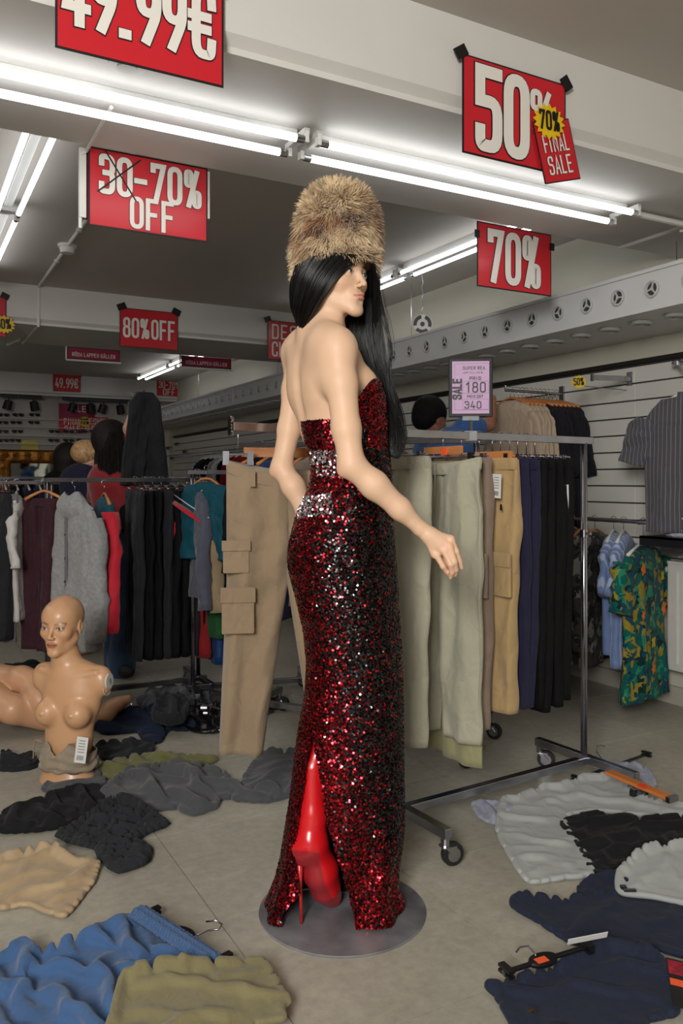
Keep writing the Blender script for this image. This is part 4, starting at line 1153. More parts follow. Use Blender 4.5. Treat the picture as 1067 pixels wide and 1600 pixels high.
def hook(m, top, r=.016, stem=.05, d=None, wr=.0018, mi=0):
    """wire hook whose crook passes over the rail at 'top'; d: direction of the crook plane"""
    d = d or PD
    pts = [top+V3(0, 0, -stem), top+V3(0, 0, -.02)]
    for i in range(9):
        a = -math.pi/2+.0+i*(math.pi*1.35)/8
        pts.append(top+d*(r*math.cos(a))+V3(0, 0, r*math.sin(a)))
    m.tube(pts, wr, 6, mi); return m
def clip_hanger(parent, top, U, wd, wood=False, clipc=None, drop=.075, rail_d=None):
    """trouser hanger as a part: bar, hook, two clips; top = rail point"""
    N_ = U.cross(UP); N_.normalize()
    b = top+V3(0, 0, -drop)
    hg = MB().tube([b-U*wd/2, b+U*wd/2], .0035 if not wood else .004, 8).build('hanger', m_steel if not wood else m_wood, parent)
    if wood:
        bevel(MB().bx(b+V3(0, 0, .004), U*wd*.47, N_*.007, V3(0, 0, .015)).build('wooden_bar', m_wood, parent), .003)
    hook(MB(), top+V3(0, 0, .004), stem=drop, d=N_).build('hook', m_steel, parent, smooth=True)
    for s_ in (-1, 1):
        c_ = b+U*s_*wd*.40
        m = MB(); m.bx(c_+V3(0, 0, -.012)+N_*.007, U*.010, N_*.0015, V3(0, 0, .022)).bx(c_+V3(0, 0, -.012)-N_*.007, U*.010, N_*.0015, V3(0, 0, .022))
        m.cyl(c_-U*.011, U, .005, .022, 10); m.bx(c_+V3(0, 0, -.03), U*.011, N_*.010, V3(0, 0, .006))
        m.build('clip', clipc or m_clipb, parent)
    return hg
def shirt_hanger(parent, top, U, half, m_=None, drop=.07, sag=.055, r=.0065):
    b = top+V3(0, 0, -drop)
    pts = [b-U*half+V3(0, 0, -sag), b-U*half*.6+V3(0, 0, -sag*.5), b-U*half*.2+V3(0, 0, -.004), b, b+U*half*.2+V3(0, 0, -.004), b+U*half*.6+V3(0, 0, -sag*.5), b+U*half+V3(0, 0, -sag)]
    N_ = U.cross(UP)
    o = MB().tube(pts, [r*1.5, r*1.2, r, r*1.1, r, r*1.2, r*1.5], 8).build('hanger', m_ or m_wood, parent, smooth=True)
    hook(MB(), top+V3(0, 0, .004), stem=drop, d=N_).build('hook', m_steel, parent, smooth=True)
    return o
def ringrow(c, U, N_, hw, ht, n, A, nf, ph, pw=.75, ns=0.0, seed=0.0, t=0.0):
    out = np.zeros((n, 3))
    for k in range(n):
        th = 2*math.pi*k/n; cs, sn = math.cos(th), math.sin(th)
        x = hw*math.copysign(abs(cs)**pw, cs); y = ht*math.copysign(abs(sn)**.8, sn)
        f = 1.2*(math.sin(nf*x/.1+ph+t*1.1+(1.7 if sn > 0 else 0))*.6+math.sin(nf*1.63*x/.1*(1-.12*t)+ph*2.1+t*2)*.4)
        dy = A*f*min(1, abs(sn)*2)
        if ns: dy += ns*1.6*mnoise.noise(Vector((x*9+seed, y*4, t*2.2+seed)))+ns*.9*mnoise.noise(Vector((x*26+seed, y*9, t*7+x*8+seed*2)))
        p_ = c+U*(x+A*.12*math.sin(ph+t*3))+N_*(y+dy)
        out[k] = p_
    return out
def trousers(name, top, U, wd, L, th, material, lab=None, group=None, cat='trousers', spread=.0, legw=None, hemw=None, folds=.006, seed=1.0,
             n=40, rows=34, hang='clip', drop=.09, crotch=.27, skew=(0, 0), parts=True, wood=False, swing=(0, 0), clipc=None, band=.035, sag=0.0):
    """top: rail point; U: unit width direction. Returns the thing"""
    U = Vector(U).normalized(); N_ = U.cross(UP).normalized()
    t = thing(name, (top.x, top.y, top.z-drop-L), lab, cat, group)
    W0 = top+V3(0, 0, -drop)
    legw = legw or wd*.56; hemw = hemw or legw*.8
    def sagged(R):
        if not sag: return R
        for r_ in R:
            u_ = ((r_-np.array(W0))@np.array(U))/(wd*.5); dz = np.array(W0)[2]-r_[:, 2]
            r_[:, 2] -= sag*np.clip(1-u_**2, 0, 1)*np.clip(1-dz/(L*.45), 0, 1)
        return R
    m = MB()
    for s_ in (-1, 1):
        R = []
        for j in range(rows):
            v = j/(rows-1); z = -v*L
            cr_t = min(1, v*L/crotch)
            hw = (wd*.26)*(1-cr_t)+(legw/2)*cr_t if v*L < crotch else legw/2+(hemw-legw)/2*((v*L-crotch)/(L-crotch))
            ux = wd*.245*(1-cr_t)+(wd*.25+0)*cr_t
            down = max(0, (v*L-crotch)/(L-crotch))
            cx_ = s_*(ux+(spread)*down)+skew[0]*v
            c = W0+U*cx_+V3(0, 0, z)+N_*(skew[1]*v+(.004*s_ if v > .2 else 0)+(swing[0] if s_ < 0 else swing[1])*down)
            htk = th/2*(.75+.25*min(1, v*4))
            R.append(ringrow(c, U, N_, hw, htk, n, folds*(.55+.8*v), 5.2, seed*3.1+s_, t=v+seed, ns=folds*1.6, seed=seed+s_*5))
        R = sagged(R); m.rings(R, 0, (True, True))
    legs = m.build('trouser_legs', material, t, smooth=True)
    if parts:
        R = [ringrow(W0+V3(0, 0, z_), U, N_, wd*.505*k_, th*.40*k_, n*2, .0015, 9, seed, t=0) for z_, k_ in ((.006, .985), (.004, 1.0), (-.01, 1.01), (-band, 1.0), (-band-.002, .985))]
        R = sagged(R); MB().rings(R, 0, (True, True)).build('waistband', material, t, smooth=True)
        for s_ in (-1, 1):
            zz = W0+V3(0, 0, -L+.03)
            c = zz+U*(s_*(wd*.25+spread)+skew[0])+N_*(skew[1]+(swing[0] if s_ < 0 else swing[1]))
    if hang: clip_hanger(t, top, U, min(wd*.95, .40), wood, clipc, drop=drop-.012)
    return t
def cargo_pocket(parent, c, U, N_, w_, h_, material, d=.012, flap=.34):
    """patch pocket with a flap, c = centre of its face"""
    o = MB().bx(c, U*w_/2, N_*d/2, V3(0, 0, h_/2)).build('cargo_pocket', material, parent); bevel(o, .004, 3)
    f = MB().bx(c+V3(0, 0, h_/2-h_*flap/2+.006)+N_*.006, U*(w_/2+.004), N_*d/2, V3(0, 0, h_*flap/2)).build('pocket_flap', material, o); bevel(f, .003, 2)
    return o
def tagcard(parent, c, U, N_, w_, h_, name='swing_tag', lines=True, tilt=0.0):
    cu, su = math.cos(tilt), math.sin(tilt); A = U*cu+UP*su; B = -U*su+UP*cu
    o = MB().bx(c, A*w_/2, N_*.0008, B*h_/2).build(name, m_paper, parent)
    if lines:
        m = MB(); g = mat('tag_print', (90, 90, 92), .7, var=0)
        r_ = random.Random(5)
        for i in range(5):
            yy = h_*(.36-.11*i); m.bx(c+B*yy+N_*.0012, A*w_*(.2+.12*r_.random()), N_*.0002, B*h_*.012)
        for i in range(12): m.bx(c-B*h_*.30+A*w_*(-.3+.05*i)+N_*.0012, A*w_*.012, N_*.0002, B*h_*.09)
        m.build('tag_print', g, o, kind='stuff')
    return o

m_khaki = fabric('khaki_cotton', (142, 122, 98), var=.07, scale=5, bump=.35)
m_pale = fabric('pale_sage_knit', (168, 164, 144), var=.05, scale=4)
m_olivep = fabric('olive_pale', (150, 146, 108), var=.05, scale=4)
m_taupe = fabric('taupe_cotton', (128, 110, 96), var=.08)
m_tan = fabric('tan_cotton', (170, 142, 100), var=.07, scale=5)
m_navy = fabric('navy_cloth', (34, 33, 56), var=.1)
m_black = fabric('black_cloth', (12, 12, 13), var=.1, sheen=.0)
m_charc = fabric('charcoal_cloth', (34, 35, 38), var=.1)
m_grey = fabric('grey_marl', (148, 148, 148), var=.14, scale=60)
def rail_at(u, z=ZR): return RA+(RB-RA)*u+V3(0, 0, z)
WV = -PD                                   # width of clothes hung square to the rail: away-left .. near-right
# khaki cargo trousers pulled round to face the camera
KU = (RT*.985+FW*.17).normalized(); KN = KU.cross(UP).normalized()
kt = P(447, 672, 2.70); kt.z = ZR+.012
kh = trousers('cargo_trousers', P(449, 672, 2.73)*1, KU, .40, .965, .075, m_khaki, 'khaki cargo trousers spread wide on clips left of the woman, one leg behind her gown', cat='trousers',
              spread=.055, legw=.205, hemw=.145, folds=.009, seed=2.2, drop=.105, hang=None, crotch=.40, n=64, rows=60, swing=(0.0, .06), sag=.055)
ko = ORG[kh.name]; W0 = P(449, 672, 2.73)+V3(0, 0, -.105)
for zz, cc, w_, h_ in ((-.315, -.172, .085, .10), (-.49, -.166, .105, .145)):
    cargo_pocket(kh, W0+KU*cc+KN*.047+V3(0, 0, zz), KU, KN, w_, h_, m_khaki, .018)
clip_hanger(kh, P(372, 672, 2.70)+V3(0, 0, 0), KU, .10, False, m_steel, drop=.080)
MB().bx(P(440, 707, 2.80), KU*.13, KN*.008, V3(0, 0, .016)).build('wooden_bar', m_wood, kh)
for px in (395, 447, 485): MB().bx(P(px, 748, 2.66), KU*.008, KN*.004, V3(0, 0, .026)).build('belt_loop', m_khaki, kh)

T1 = trousers('trousers', rail_at(-.02), -WV, .36, .96, .06, m_pale, 'pale sage trousers hanging right against the back of the sequin gown', group=None, seed=3.3, spread=.0, n=48, rows=44, folds=.007, clipc=m_steel)
T2 = trousers('trousers', rail_at(.205), -WV, .395, .985, .062, m_pale, 'pale sage drawstring trousers on black clips behind the outstretched hand', seed=5.1, n=64, rows=60, folds=.011, legw=.215, hemw=.165, spread=.012, sag=.02)
bpt = rail_at(.205)
MB().bx(bpt+V3(0, 0, -.055), WV*.10, RD*.008, V3(0, 0, .013)).build('wooden_bar', m_wood, T2)
MB().bx(bpt+V3(0, 0, -.062)-WV*.02+PD*0-RD*.012, WV*.014, RD*.004, V3(0, 0, .012)).build('orange_size_clip', m_orange, T2)
for s_ in (-1, 1): MB().tube([bpt+V3(0, 0, -.10)-RD*.045+WV*.01*s_, bpt+V3(0, 0, -.2)-RD*.05+WV*.014*s_, bpt+V3(0, 0, -.27)-RD*.05+WV*.008*s_], .0025, 6).build('drawstring', m_pale, T2)
T3 = trousers('trousers', rail_at(.258)+V3(0, 0, -.01)-PD*.02, -WV, .32, 1.07, .045, m_olivep, 'olive tinged trousers with a leg hanging below the pale sage pair', seed=6.4, n=44, rows=40, folds=.006, hang=None, legw=.20, hemw=.20, spread=.0)
T4 = trousers('cargo_trousers', rail_at(.298), -WV, .31, .955, .06, m_taupe, 'taupe cargo trousers between the pale sage and the tan pair', seed=7.7, n=48, rows=48, folds=.010, clipc=m_steel)
T5 = trousers('cargo_trousers', rail_at(.39), -WV, .385, .905, .07, m_tan, 'tan yellow cargo trousers with white swing tag on the middle rack', seed=8.8, n=56, rows=52, folds=.009, wood=True)
p5 = rail_at(.385)
for (T_, pc, mt) in ((T5, p5, m_tan), (T4, rail_at(.298)-PD*.03, m_taupe)):
    cargo_pocket(T_, pc+V3(0, 0, -.50)+PD*.165-RD*.046, PD, -RD, .10, .15, mt, .014)
tagcard(T5, p5+V3(0, 0, -.185)+PD*.158-RD*.058, PD, -RD, .045, .085, tilt=-.05)
MB().bx(p5+V3(0, 0, -.26)+PD*.17-RD*.048, PD*.004, RD*.001, V3(0, 0, .011)).build('brand_patch', m_black, T5)
for i, u in enumerate((.46, .505)):
    trousers('trousers', rail_at(u), -WV, .37, .90, .055, m_navy, ('first navy trousers, next to the tan pair on the middle rack', 'second navy trousers, next to the black pairs on the middle rack')[i], seed=10+i*1.7, n=44, rows=40, folds=.008, clipc=m_steel)
for i, u in enumerate((.555, .60, .65)):
    trousers('trousers', rail_at(u), -WV, .37, (.91, .93, .92)[i], .055, m_black, 'plain black trousers hanging in a row on the middle rack', group='black trousers on the middle rack', seed=13+i*2.3, n=40, rows=36, folds=.008, clipc=m_steel)
T9 = trousers('track_trousers', rail_at(.70), -WV, .37, .90, .055, m_black, 'black track trousers with two white side stripes at the right end of the middle rack', seed=21.3, n=40, rows=36, folds=.006, clipc=m_steel)
m_stripe = mat('white_stripe', (214, 214, 216), .7, var=0)
for q_ in (0, 1):
    m = MB(); pts = [rail_at(.70)+V3(0, 0, -.18-i*.03)+PD*(.182+.004*math.sin(i*.6)-.012*(i/9))+RD*(-.034+q_*.016) for i in range(9)]
    m.tube(pts, .0035, 6).build('side_stripe', m_stripe, T9)
# wooden trouser bars and steel clips bunched at the right end of the rail
# clothes on the rack behind
m_blue = fabric('royal_blue_satin', (24, 56, 104), rough=.4, var=.1)
m_plaid = fabric('dark_plaid', (34, 35, 42), var=.3, scale=30)
def q_at(u, z=1.44): return QA+(QB-QA)*u+V3(0, 0, z)

def top_garment(name, top, U, sw, L, material, lab, group=None, cat='shirt', sleeve=.55, slw=.075, th=.07, hemw=None, seed=1.0, folds=.008, n=44, rows=30,
                hood=False, sl_ang=.16, hanger='wood', drop=.07, collar=False, neck=.07, hangm=None, open_front=False, slout=0.0, sleeves=True, parts=True, droop=.06, slmat=None):
    U = Vector(U).normalized(); N_ = U.cross(UP).normalized()
    t = thing(name, (top.x, top.y, top.z-drop-L), lab, cat, group)
    W0 = top+V3(0, 0, -drop)
    hemw = hemw or sw*.98
    m = MB(); R = []
    prof = [(0.0, neck*.8, .018), (-.012, neck*1.1, .026), (-.022, sw*.32, .034), (-droop*.75, sw*.43, .038), (-droop*1.15, sw*.485, .042), (-droop*1.9, sw*.5, th*.45), (-.16, sw*.49, th*.5)]
    for j in range(rows):
        v = j/(rows-1); prof.append((-.16-(L-.16)*(v+.0001), sw*.49+(hemw/2-sw*.49)*v, th*.5*(1+.15*v)))
    for j, (z, hw, ht) in enumerate(prof):
        v = -z/L
        R.append(ringrow(W0+V3(0, 0, z), U, N_, hw, ht, n, folds*(.25+v)*(0 if j < 4 else 1), 4.4, seed*2.7, t=v+seed, ns=folds*1.5*v, seed=seed))
    m.rings(R, 0, (True, True))
    m.build('torso', material, t, smooth=True)
    if sleeves:
        for s_ in (-1, 1):
            R = []; S0 = W0+U*s_*(sw*.43)+V3(0, 0, -droop*.9-.025)
            for j in range(16):
                v = j/15; a = sl_ang+slout*v
                c = S0+U*s_*(math.sin(a)*sleeve*v+.012)+V3(0, 0, -math.cos(a)*sleeve*v)+N_*(.012*math.sin(v*3+seed))
                hw = slw*(1-.25*v*min(1, sleeve/.4))*(.5+.5*float(smoothstep(0, .2, v))); dirn = (U*math.cos(a)+V3(0, 0, math.sin(a)*s_)*1).normalized()
                R.append(ringrow(c, dirn, N_, hw, th*.42, 24, folds*.7, 4.5, seed+s_+v*3, t=v*3+seed, ns=folds, seed=seed+s_))
            sl = MB().rings(R, 0, (True, True)).build('sleeve', slmat or material, t, smooth=True)
    if hood:
        R = []
        for j in range(10):
            v = j/9; ang = v*math.pi
            c = W0+V3(0, 0, -.055+.06*math.sin(ang*.9))-N_*(-.02+.0*v)
            R.append([W0+U*math.cos(2*math.pi*k/20)*(.035+.085*math.sin(ang*.55+.3))+V3(0, 0, .035-.125*v+.012*math.sin(2*math.pi*k/20*3))+N_*(math.sin(2*math.pi*k/20)*(.03+.035*math.sin(ang))+.01) for k in range(20)])
        MB().rings([np.array(r) for r in R], 0, (False, True)).build('hood', material, t, smooth=True)
    if collar:
        for s_ in (-1, 1):
            a = W0+U*s_*.008+N_*.040+V3(0, 0, -.06); b = W0+U*s_*.075+N_*.030+V3(0, 0, -.075); c = W0+U*s_*.062+N_*.012+V3(0, 0, .012); d = W0+U*s_*.03+N_*.02+V3(0, 0, .012)
            V = [a, b, c, d]; V2 = [q_+N_*.005 for q_ in V]
            MB().add(V+V2, [(0, 1, 2, 3), (7, 6, 5, 4), (0, 4, 5, 1), (1, 5, 6, 2), (2, 6, 7, 3), (3, 7, 4, 0)]).build('collar', material, t)
    if hanger: shirt_hanger(t, top, U, sw*.42, hangm or m_wood, drop=drop-.018, sag=droop*.9)
    return t
for i, (u, mt, L_, lab) in enumerate(((.02, m_black, .8, 'black jacket at the left end of the rear rack'), (.10, m_blue, .83, 'royal blue satin jacket on the rear rack showing left of the gown'), (.18, m_navy, .8, 'navy jacket beside the blue satin one on the rear rack'),
        (.27, m_taupe, .72, 'taupe jacket on the rear rack behind the gown'), (.60, m_plaid, .70, 'dark plaid shirt on the rear rack behind the pale trousers, left one'), (.70, m_plaid, .70, 'dark plaid shirt on the rear rack behind the pale trousers, middle one'), (.80, m_charc, .66, 'charcoal shirt on the rear rack, right of the plaid shirts'))):
    top_garment('jacket' if i < 4 else 'shirt', q_at(u), QP, .46, L_, mt, lab, cat='jacket' if i < 4 else 'shirt', seed=i*1.9+.4, th=.08, sleeve=.5)

# ---- price board standing on the rail, and a second one behind the woman's arm
m_frame = mat('board_frame', (20, 19, 24), .6, var=0)
m_lilac = mat('lilac_paper', (196, 162, 196), .6, var=.03, scale=2)
m_clear = mat('clear_plastic', (190, 195, 195), .15, var=0, alpha=.45)
def price_board(u, zc, lab, full=True):
    c = rail_at(u, zc); Ub = (RT*.995-FW*.1).normalized(); Nb = Ub.cross(UP).normalized(); w_, h_ = .162, .220
    if Nb.dot(-c) < 0: Nb = -Nb
    t = thing('price_board', (c.x, c.y, ZR+.012), lab, 'price sign')
    o = MB().bx(c, Ub*w_/2, Nb*.005, UP*h_/2).build('frame', m_frame, t); bevel(o, .004, 3)
    MB().bx(c+Nb*.005, Ub*(w_/2-.013), Nb*.0012, UP*(h_/2-.013)).build('price_card', m_lilac, t)
    O = c-Ub*w_/2-UP*h_/2+Nb*.0050
    K = [m_blk, m_blk]
    def tx(s_, cx_, y0, h, fr, wt, rot=0, x0=0):
        tw_ = strokes(s_, SPC)[1]; hh_ = h*h_; ws = (fr*w_-wt*hh_)/(tw_*hh_)
        if rot: ws = (fr*h_-wt*hh_)/(tw_*hh_)
        lettering(s_, t, O, Ub, UP, Nb, x0, y0*h_, hh_, ws, wt, K, outline=0, centre=None if rot else cx_*w_, sp=SPC, rot=rot)
    tx('SUPER REA', .57, .80, .050, .50, .14); tx('UPP TILL 70 %', .55, .735, .022, .44, .16); tx('PRIS', .60, .625, .050, .26, .18)
    tx('180', .61, .42, .16, .46, .13); tx('Pris 2st'.upper(), .60, .325, .042, .36, .18); tx('340', .55, .15, .11, .38, .15)
    tx('SALE', 0, .31, .13, .36, .24, rot=math.pi/2, x0=.28*w_)
    m = MB()
    for (x0, x1, y0, y1) in ((.32, .90, .40, .60), (.32, .90, .13, .30), (.14, .92, .12, .90)):
        for a, b in (((x0, y0), (x1, y0)), ((x1, y0), (x1, y1)), ((x1, y1), (x0, y1)), ((x0, y1), (x0, y0))):
            A_ = O+Ub*a[0]*w_+UP*a[1]*h_; B_ = O+Ub*b[0]*w_+UP*b[1]*h_
            d = (B_-A_); m.bx((A_+B_)/2+Nb*.0016, d/2, d.normalized().cross(Nb)*.0004, Nb*.0002)
    m.build('ruled_lines', mat('rule_violet', (120, 84, 130), .6, var=0), t, kind='stuff')
    zb = c.z-h_/2
    MB().bx(c-V3(0, 0, h_/2+.004), Ub*.03, Nb*.008, V3(0, 0, .008)).build('holder', m_clear, t)
    MB().tube([V3(c.x, c.y, ZR+.014), V3(c.x, c.y, zb)], .006, 10).build('stem', m_steel, t)
    MB().bx(V3(c.x, c.y, ZR+.0), Ub*.022, Nb*.02, V3(0, 0, .018)).build('rail_clamp', m_clear, t)
    return t
price_board(.345, 1.598, 'lilac SALE price board reading 180 and 340, standing on the middle rack rail')
price_board(-.30, 1.565, 'lilac price board partly hidden behind the left elbow of the woman', True)

# ================================================================== RIGHT WALL STOCK
def sidearm(pts, lab, name='wall_rail', cat='wall rail', r=.009):
    t = thing(name, tuple(pts[0]), lab, cat)
    MB().tube(pts, r, 12).build('bar', m_steel, t)
    return t
# upper face-out arm, beige and black tops
ua = sidearm([V3(XW-.02, 4.0, 1.82), V3(3.34, 4.0, 1.82), V3(3.34, 4.0, 1.85)], 'upper chrome wall arm carrying the beige and black tops')
MB().bx((XW-.03, 4.0, 1.82), (.006, 0, 0), (0, .02, 0), (0, 0, .05)).build('bracket', m_steel, ua)
m_beige = fabric('beige_knit', (186, 164, 142), var=.06)
for i in range(5):
    top_garment('top', V3(3.38+.032*i, 4.0, 1.825), V3(0, 1, 0), .42, .66, m_beige, 'beige knitted top among its like on the upper wall arm', group='beige tops on the upper wall arm', cat='top', seed=i*1.3, th=.035, sleeve=.36, slw=.06, n=30, rows=18)
m_dk = fabric('dark_top', (30, 28, 34), var=.15)
for i in range(7):
    top_garment('top', V3(3.55+.036*i, 4.0, 1.825), V3(0, 1, 0), .48, .98, m_dk, 'long black top among its like on the upper wall arm', group='black tops on the upper wall arm', cat='top', seed=9+i*1.3, th=.038, sleeve=.40, slw=.065, n=30, rows=18)
bt = thing('price_burst', (3.6, 3.35, 1.9), 'yellow 50% star burst on the slatwall above the black tops', 'sticker')
bc = P(904, 597, 4.55)
burst(bt, bc, RT, UP, -FW, .045, '50%')
MB().tube([bc+V3(0, 0, -.02)+FW*.004, V3(XW-.02, bc.y+.1, bc.z-.01)], .003, 6).build('holder_wire', m_steel, bt)
ea = thing('garment_rail', (3.7, 3.2, 1.8), 'empty chrome arm with square end on the slatwall', 'wall arm')
a0 = aX(985, 592, XW-.02); a1 = P(925, 590, 4.55)
sqbar(ea, a0, a1, .012, .03, 'bar'); MB().bx(a0-V3(.006, 0, 0), (.006, 0, 0), (0, .02, 0), (0, 0, .04)).build('bracket', m_steel, ea)
MB().bx(a1, RT*.006, FW*.01, (0, 0, .02)).build('end_stop', m_steel, ea)
ea2 = thing('garment_rail', (3.7, 2.9, 1.8), 'chrome shelf bracket at the right edge above the striped shirt', 'wall arm')
sqbar(ea2, aX(1052, 566, XW-.02), P(1075, 568, 4.1), .012, .028, 'bar'); MB().cyl(P(1053, 568, 4.45), -FW, .014, .03, 14).build('end_stop', m_steel, ea2)

# striped short-sleeved shirt
def striped(name, rgb1, rgb2, axis=0, scale=60, wid=.14):
    m = fabric(name, rgb1, var=0); nt = m.node_tree; b = nt.nodes['Principled BSDF']
    a = nt.nodes.new('ShaderNodeAttribute'); a.attribute_name = 'U'
    mt_ = nt.nodes.new('ShaderNodeMath'); mt_.operation = 'MULTIPLY'; mt_.inputs[1].default_value = scale; nt.links.new(a.outputs['Fac'], mt_.inputs[0])
    fr = nt.nodes.new('ShaderNodeMath'); fr.operation = 'FRACT'; nt.links.new(mt_.outputs[0], fr.inputs[0])
    lt = nt.nodes.new('ShaderNodeMath'); lt.operation = 'LESS_THAN'; lt.inputs[1].default_value = wid; nt.links.new(fr.outputs[0], lt.inputs[0])
    mx = nt.nodes.new('ShaderNodeMix'); mx.data_type = 'RGBA'; nt.links.new(lt.outputs[0], mx.inputs['Factor'])
    mx.inputs['A'].default_value = (*lin(rgb1), 1); mx.inputs['B'].default_value = (*lin(rgb2), 1); nt.links.new(mx.outputs['Result'], b.inputs['Base Color'])
    return m
def add_u(o, U):
    me = o.data; co = np.zeros(len(me.vertices)*3); me.vertices.foreach_get('co', co); co = co.reshape(-1, 3)
    at = me.attributes.new('U', 'FLOAT', 'POINT'); at.data.foreach_set('value', (co@np.array(U)).astype(np.float32))
m_strip = striped('grey_pinstripe', (82, 80, 86), (138, 134, 140), scale=46, wid=.12)
SU = (RT*.80-FW*.60).normalized(); stp = P(1080, 600, 4.16)
sh = top_garment('striped_shirt', stp, SU, .47, .71, m_strip, 'dark grey pinstriped short sleeved shirt on a white hanger at the right edge', sleeve=.25, slw=.10, sl_ang=.30, th=.10, hangm=m_white, seed=3.0, folds=.014, collar=True, drop=.05, n=80, rows=40, droop=.105)
for ch in sh.children:
    if ch.type == 'MESH' and ch.name.split('.')[0] in ('torso', 'sleeve', 'collar'): add_u(ch, SU)
SN = SU.cross(UP).normalized()
for i in range(6): MB().cyl(stp+V3(0, 0, -.15-i*.095)+SN*.072, SN, .0055, .003, 12).build('button', m_blk, sh)
MB().bx(stp+V3(0, 0, -.42)+SN*.066, SU*.016, SN*.005, V3(0, 0, .345)).build('button_placket', m_strip, sh)
add_u(sh.children[-1], SU)
# shelf with folded white shirt
sf = thing('wall_shelf', (3.6, 2.9, .93), 'dark metal wall shelf carrying a folded white shirt at the right edge', 'shelf')
s0 = P(1018, 842, 4.35); zs = .965
MB().box((3.42, 2.35, zs-.012), (XW-.005, 3.02, zs)).build('board', mat('dark_metal', (58, 58, 62), .35, metal=.7, var=.05), sf)
MB().box((3.42, 2.35, zs-.05), (3.435, 3.02, zs)).build('front_lip', MATS['dark_metal'], sf)
for yy in (2.5, 2.95): MB().box((3.5, yy, zs-.10), (XW-.03, yy+.008, zs-.012)).build('shelf_bracket', m_steel, sf)
m_wfab = fabric('white_fabric', (200, 200, 212), var=.04, scale=5)
def soft_box(name, c, sx, sy, sz, material, lab, cat, seed=0, group=None):
    c = Vector(c); R = []; n = 36
    for z_, k in ((0, .93), (.12, .99), (.4, 1.0), (.75, .98), (.93, .92), (1.0, .80)):
        R.append([c+V3(sx/2*k*math.copysign(abs(math.cos(a))**.35, math.cos(a)), sy/2*k*math.copysign(abs(math.sin(a))**.35, math.sin(a)), sz*z_*(1+.10*mnoise.noise(Vector((math.cos(a)*2+seed, math.sin(a)*2, z_)))))+V3(.006, .006, 0)*mnoise.noise(Vector((a*4+seed, z_*6, 0))) for a in [2*math.pi*q_/n for q_ in range(n)]])
    o = MB().rings([np.array(r) for r in R]).build(name, material, smooth=True, label=lab, cat=cat, group=group); return o
soft_box('folded_shirt', (3.62, 2.78, zs), .27, .33, .055, m_wfab, 'folded white shirt on the dark wall shelf under the striped shirt', 'shirt', 2)
soft_box('folded_shirt', (3.62, 2.80, zs+.056), .26, .31, .06, m_wfab, 'second folded white shirt, on top of the first on the wall shelf', 'shirt', 5)
# radiator
rd = thing('radiator', (3.72, 2.7, .25), 'white ribbed radiator on the right wall under the shelf', 'radiator')
rt = aX(1050, 890, 3.74)
ry = rt.y
MB().box((3.70, 1.6, .22), (3.78, ry, .80)).build('panel', m_white, rd); bevel(rd.children[-1], .006)
for i in range(9): MB().box((3.690, ry-.07-i*.075, .26), (3.702, ry-.05-i*.075, .76)).build('rib', m_white, rd)
MB().box((3.70, 1.6, .80), (3.79, ry, .815)).build('top_grille', m_white, rd)
MB().tube([(3.76, ry+.0, .76), (3.76, ry+.10, .76), (3.80, ry+.14, .76)], .016, 12).build('valve_pipe', m_white, rd)
MB().box((3.76, ry-.3, .18), (3.80, ry-.25, .24)).build('wall_bracket', m_steel, rd)

# camouflage and patterned shirts on the low rail
lr = thing('wall_rail', (3.45, 3.1, 1.02), 'low chrome rail carrying camouflage jackets and patterned shirts', 'wall rail')
MB().tube([(3.50, 3.02, 1.03), (3.50, 4.5, 1.03)], .010, 12).build('bar', m_steel, lr)
for yy in (3.10, 4.4): sqbar(lr, (3.50, yy, 1.03), (XW-.02, yy, 1.03), .01, .028, 'bracket_arm', mat('blue_steel', (60, 84, 110), .35, metal=.8, var=.05))
MB().cyl((3.50, 3.0, 1.03), (0, 1, 0), .016, .02, 14).build('end_stop', m_steel, lr)
def camo(name, cols, scale=9):
    m = fabric(name, cols[0], var=0); nt = m.node_tree; b = nt.nodes['Principled BSDF']
    tc = nt.nodes.new('ShaderNodeTexCoord'); prev = None
    for i, c in enumerate(cols[1:]):
        n = nt.nodes.new('ShaderNodeTexNoise'); n.inputs['Scale'].default_value = scale*(1+.25*i); n.inputs['Detail'].default_value = 2; n.inputs['Distortion'].default_value = .8
        mp = nt.nodes.new('ShaderNodeMapping'); mp.inputs['Location'].default_value = (i*7.3, i*3.1, i); nt.links.new(tc.outputs['Object'], mp.inputs[0]); nt.links.new(mp.outputs[0], n.inputs['Vector'])
        gt = nt.nodes.new('ShaderNodeMapRange'); gt.inputs['From Min'].default_value = .56; gt.inputs['From Max'].default_value = .575; nt.links.new(n.outputs['Fac'], gt.inputs[0])
        mx = nt.nodes.new('ShaderNodeMix'); mx.data_type = 'RGBA'; nt.links.new(gt.outputs[0], mx.inputs['Factor'])
        if prev is None: mx.inputs['A'].default_value = (*lin(cols[0]), 1)
        else: nt.links.new(prev.outputs['Result'], mx.inputs['A'])
        mx.inputs['B'].default_value = (*lin(c), 1); prev = mx
    nt.links.new(prev.outputs['Result'], b.inputs['Base Color']); return m
m_camo = camo('green_camouflage', [(52, 54, 34), (96, 78, 52), (30, 30, 24), (84, 88, 50)], 8)
m_camog = camo('grey_camouflage', [(66, 64, 60), (34, 33, 32), (132, 130, 124), (42, 40, 38)], 9)
m_aloha = camo('aloha_print', [(10, 92, 84), (8, 44, 44), (34, 134, 104), (150, 130, 42), (12, 70, 92)], 10)
m_bluest = striped('blue_stripe', (116, 138, 186), (170, 184, 214), scale=26, wid=.35)
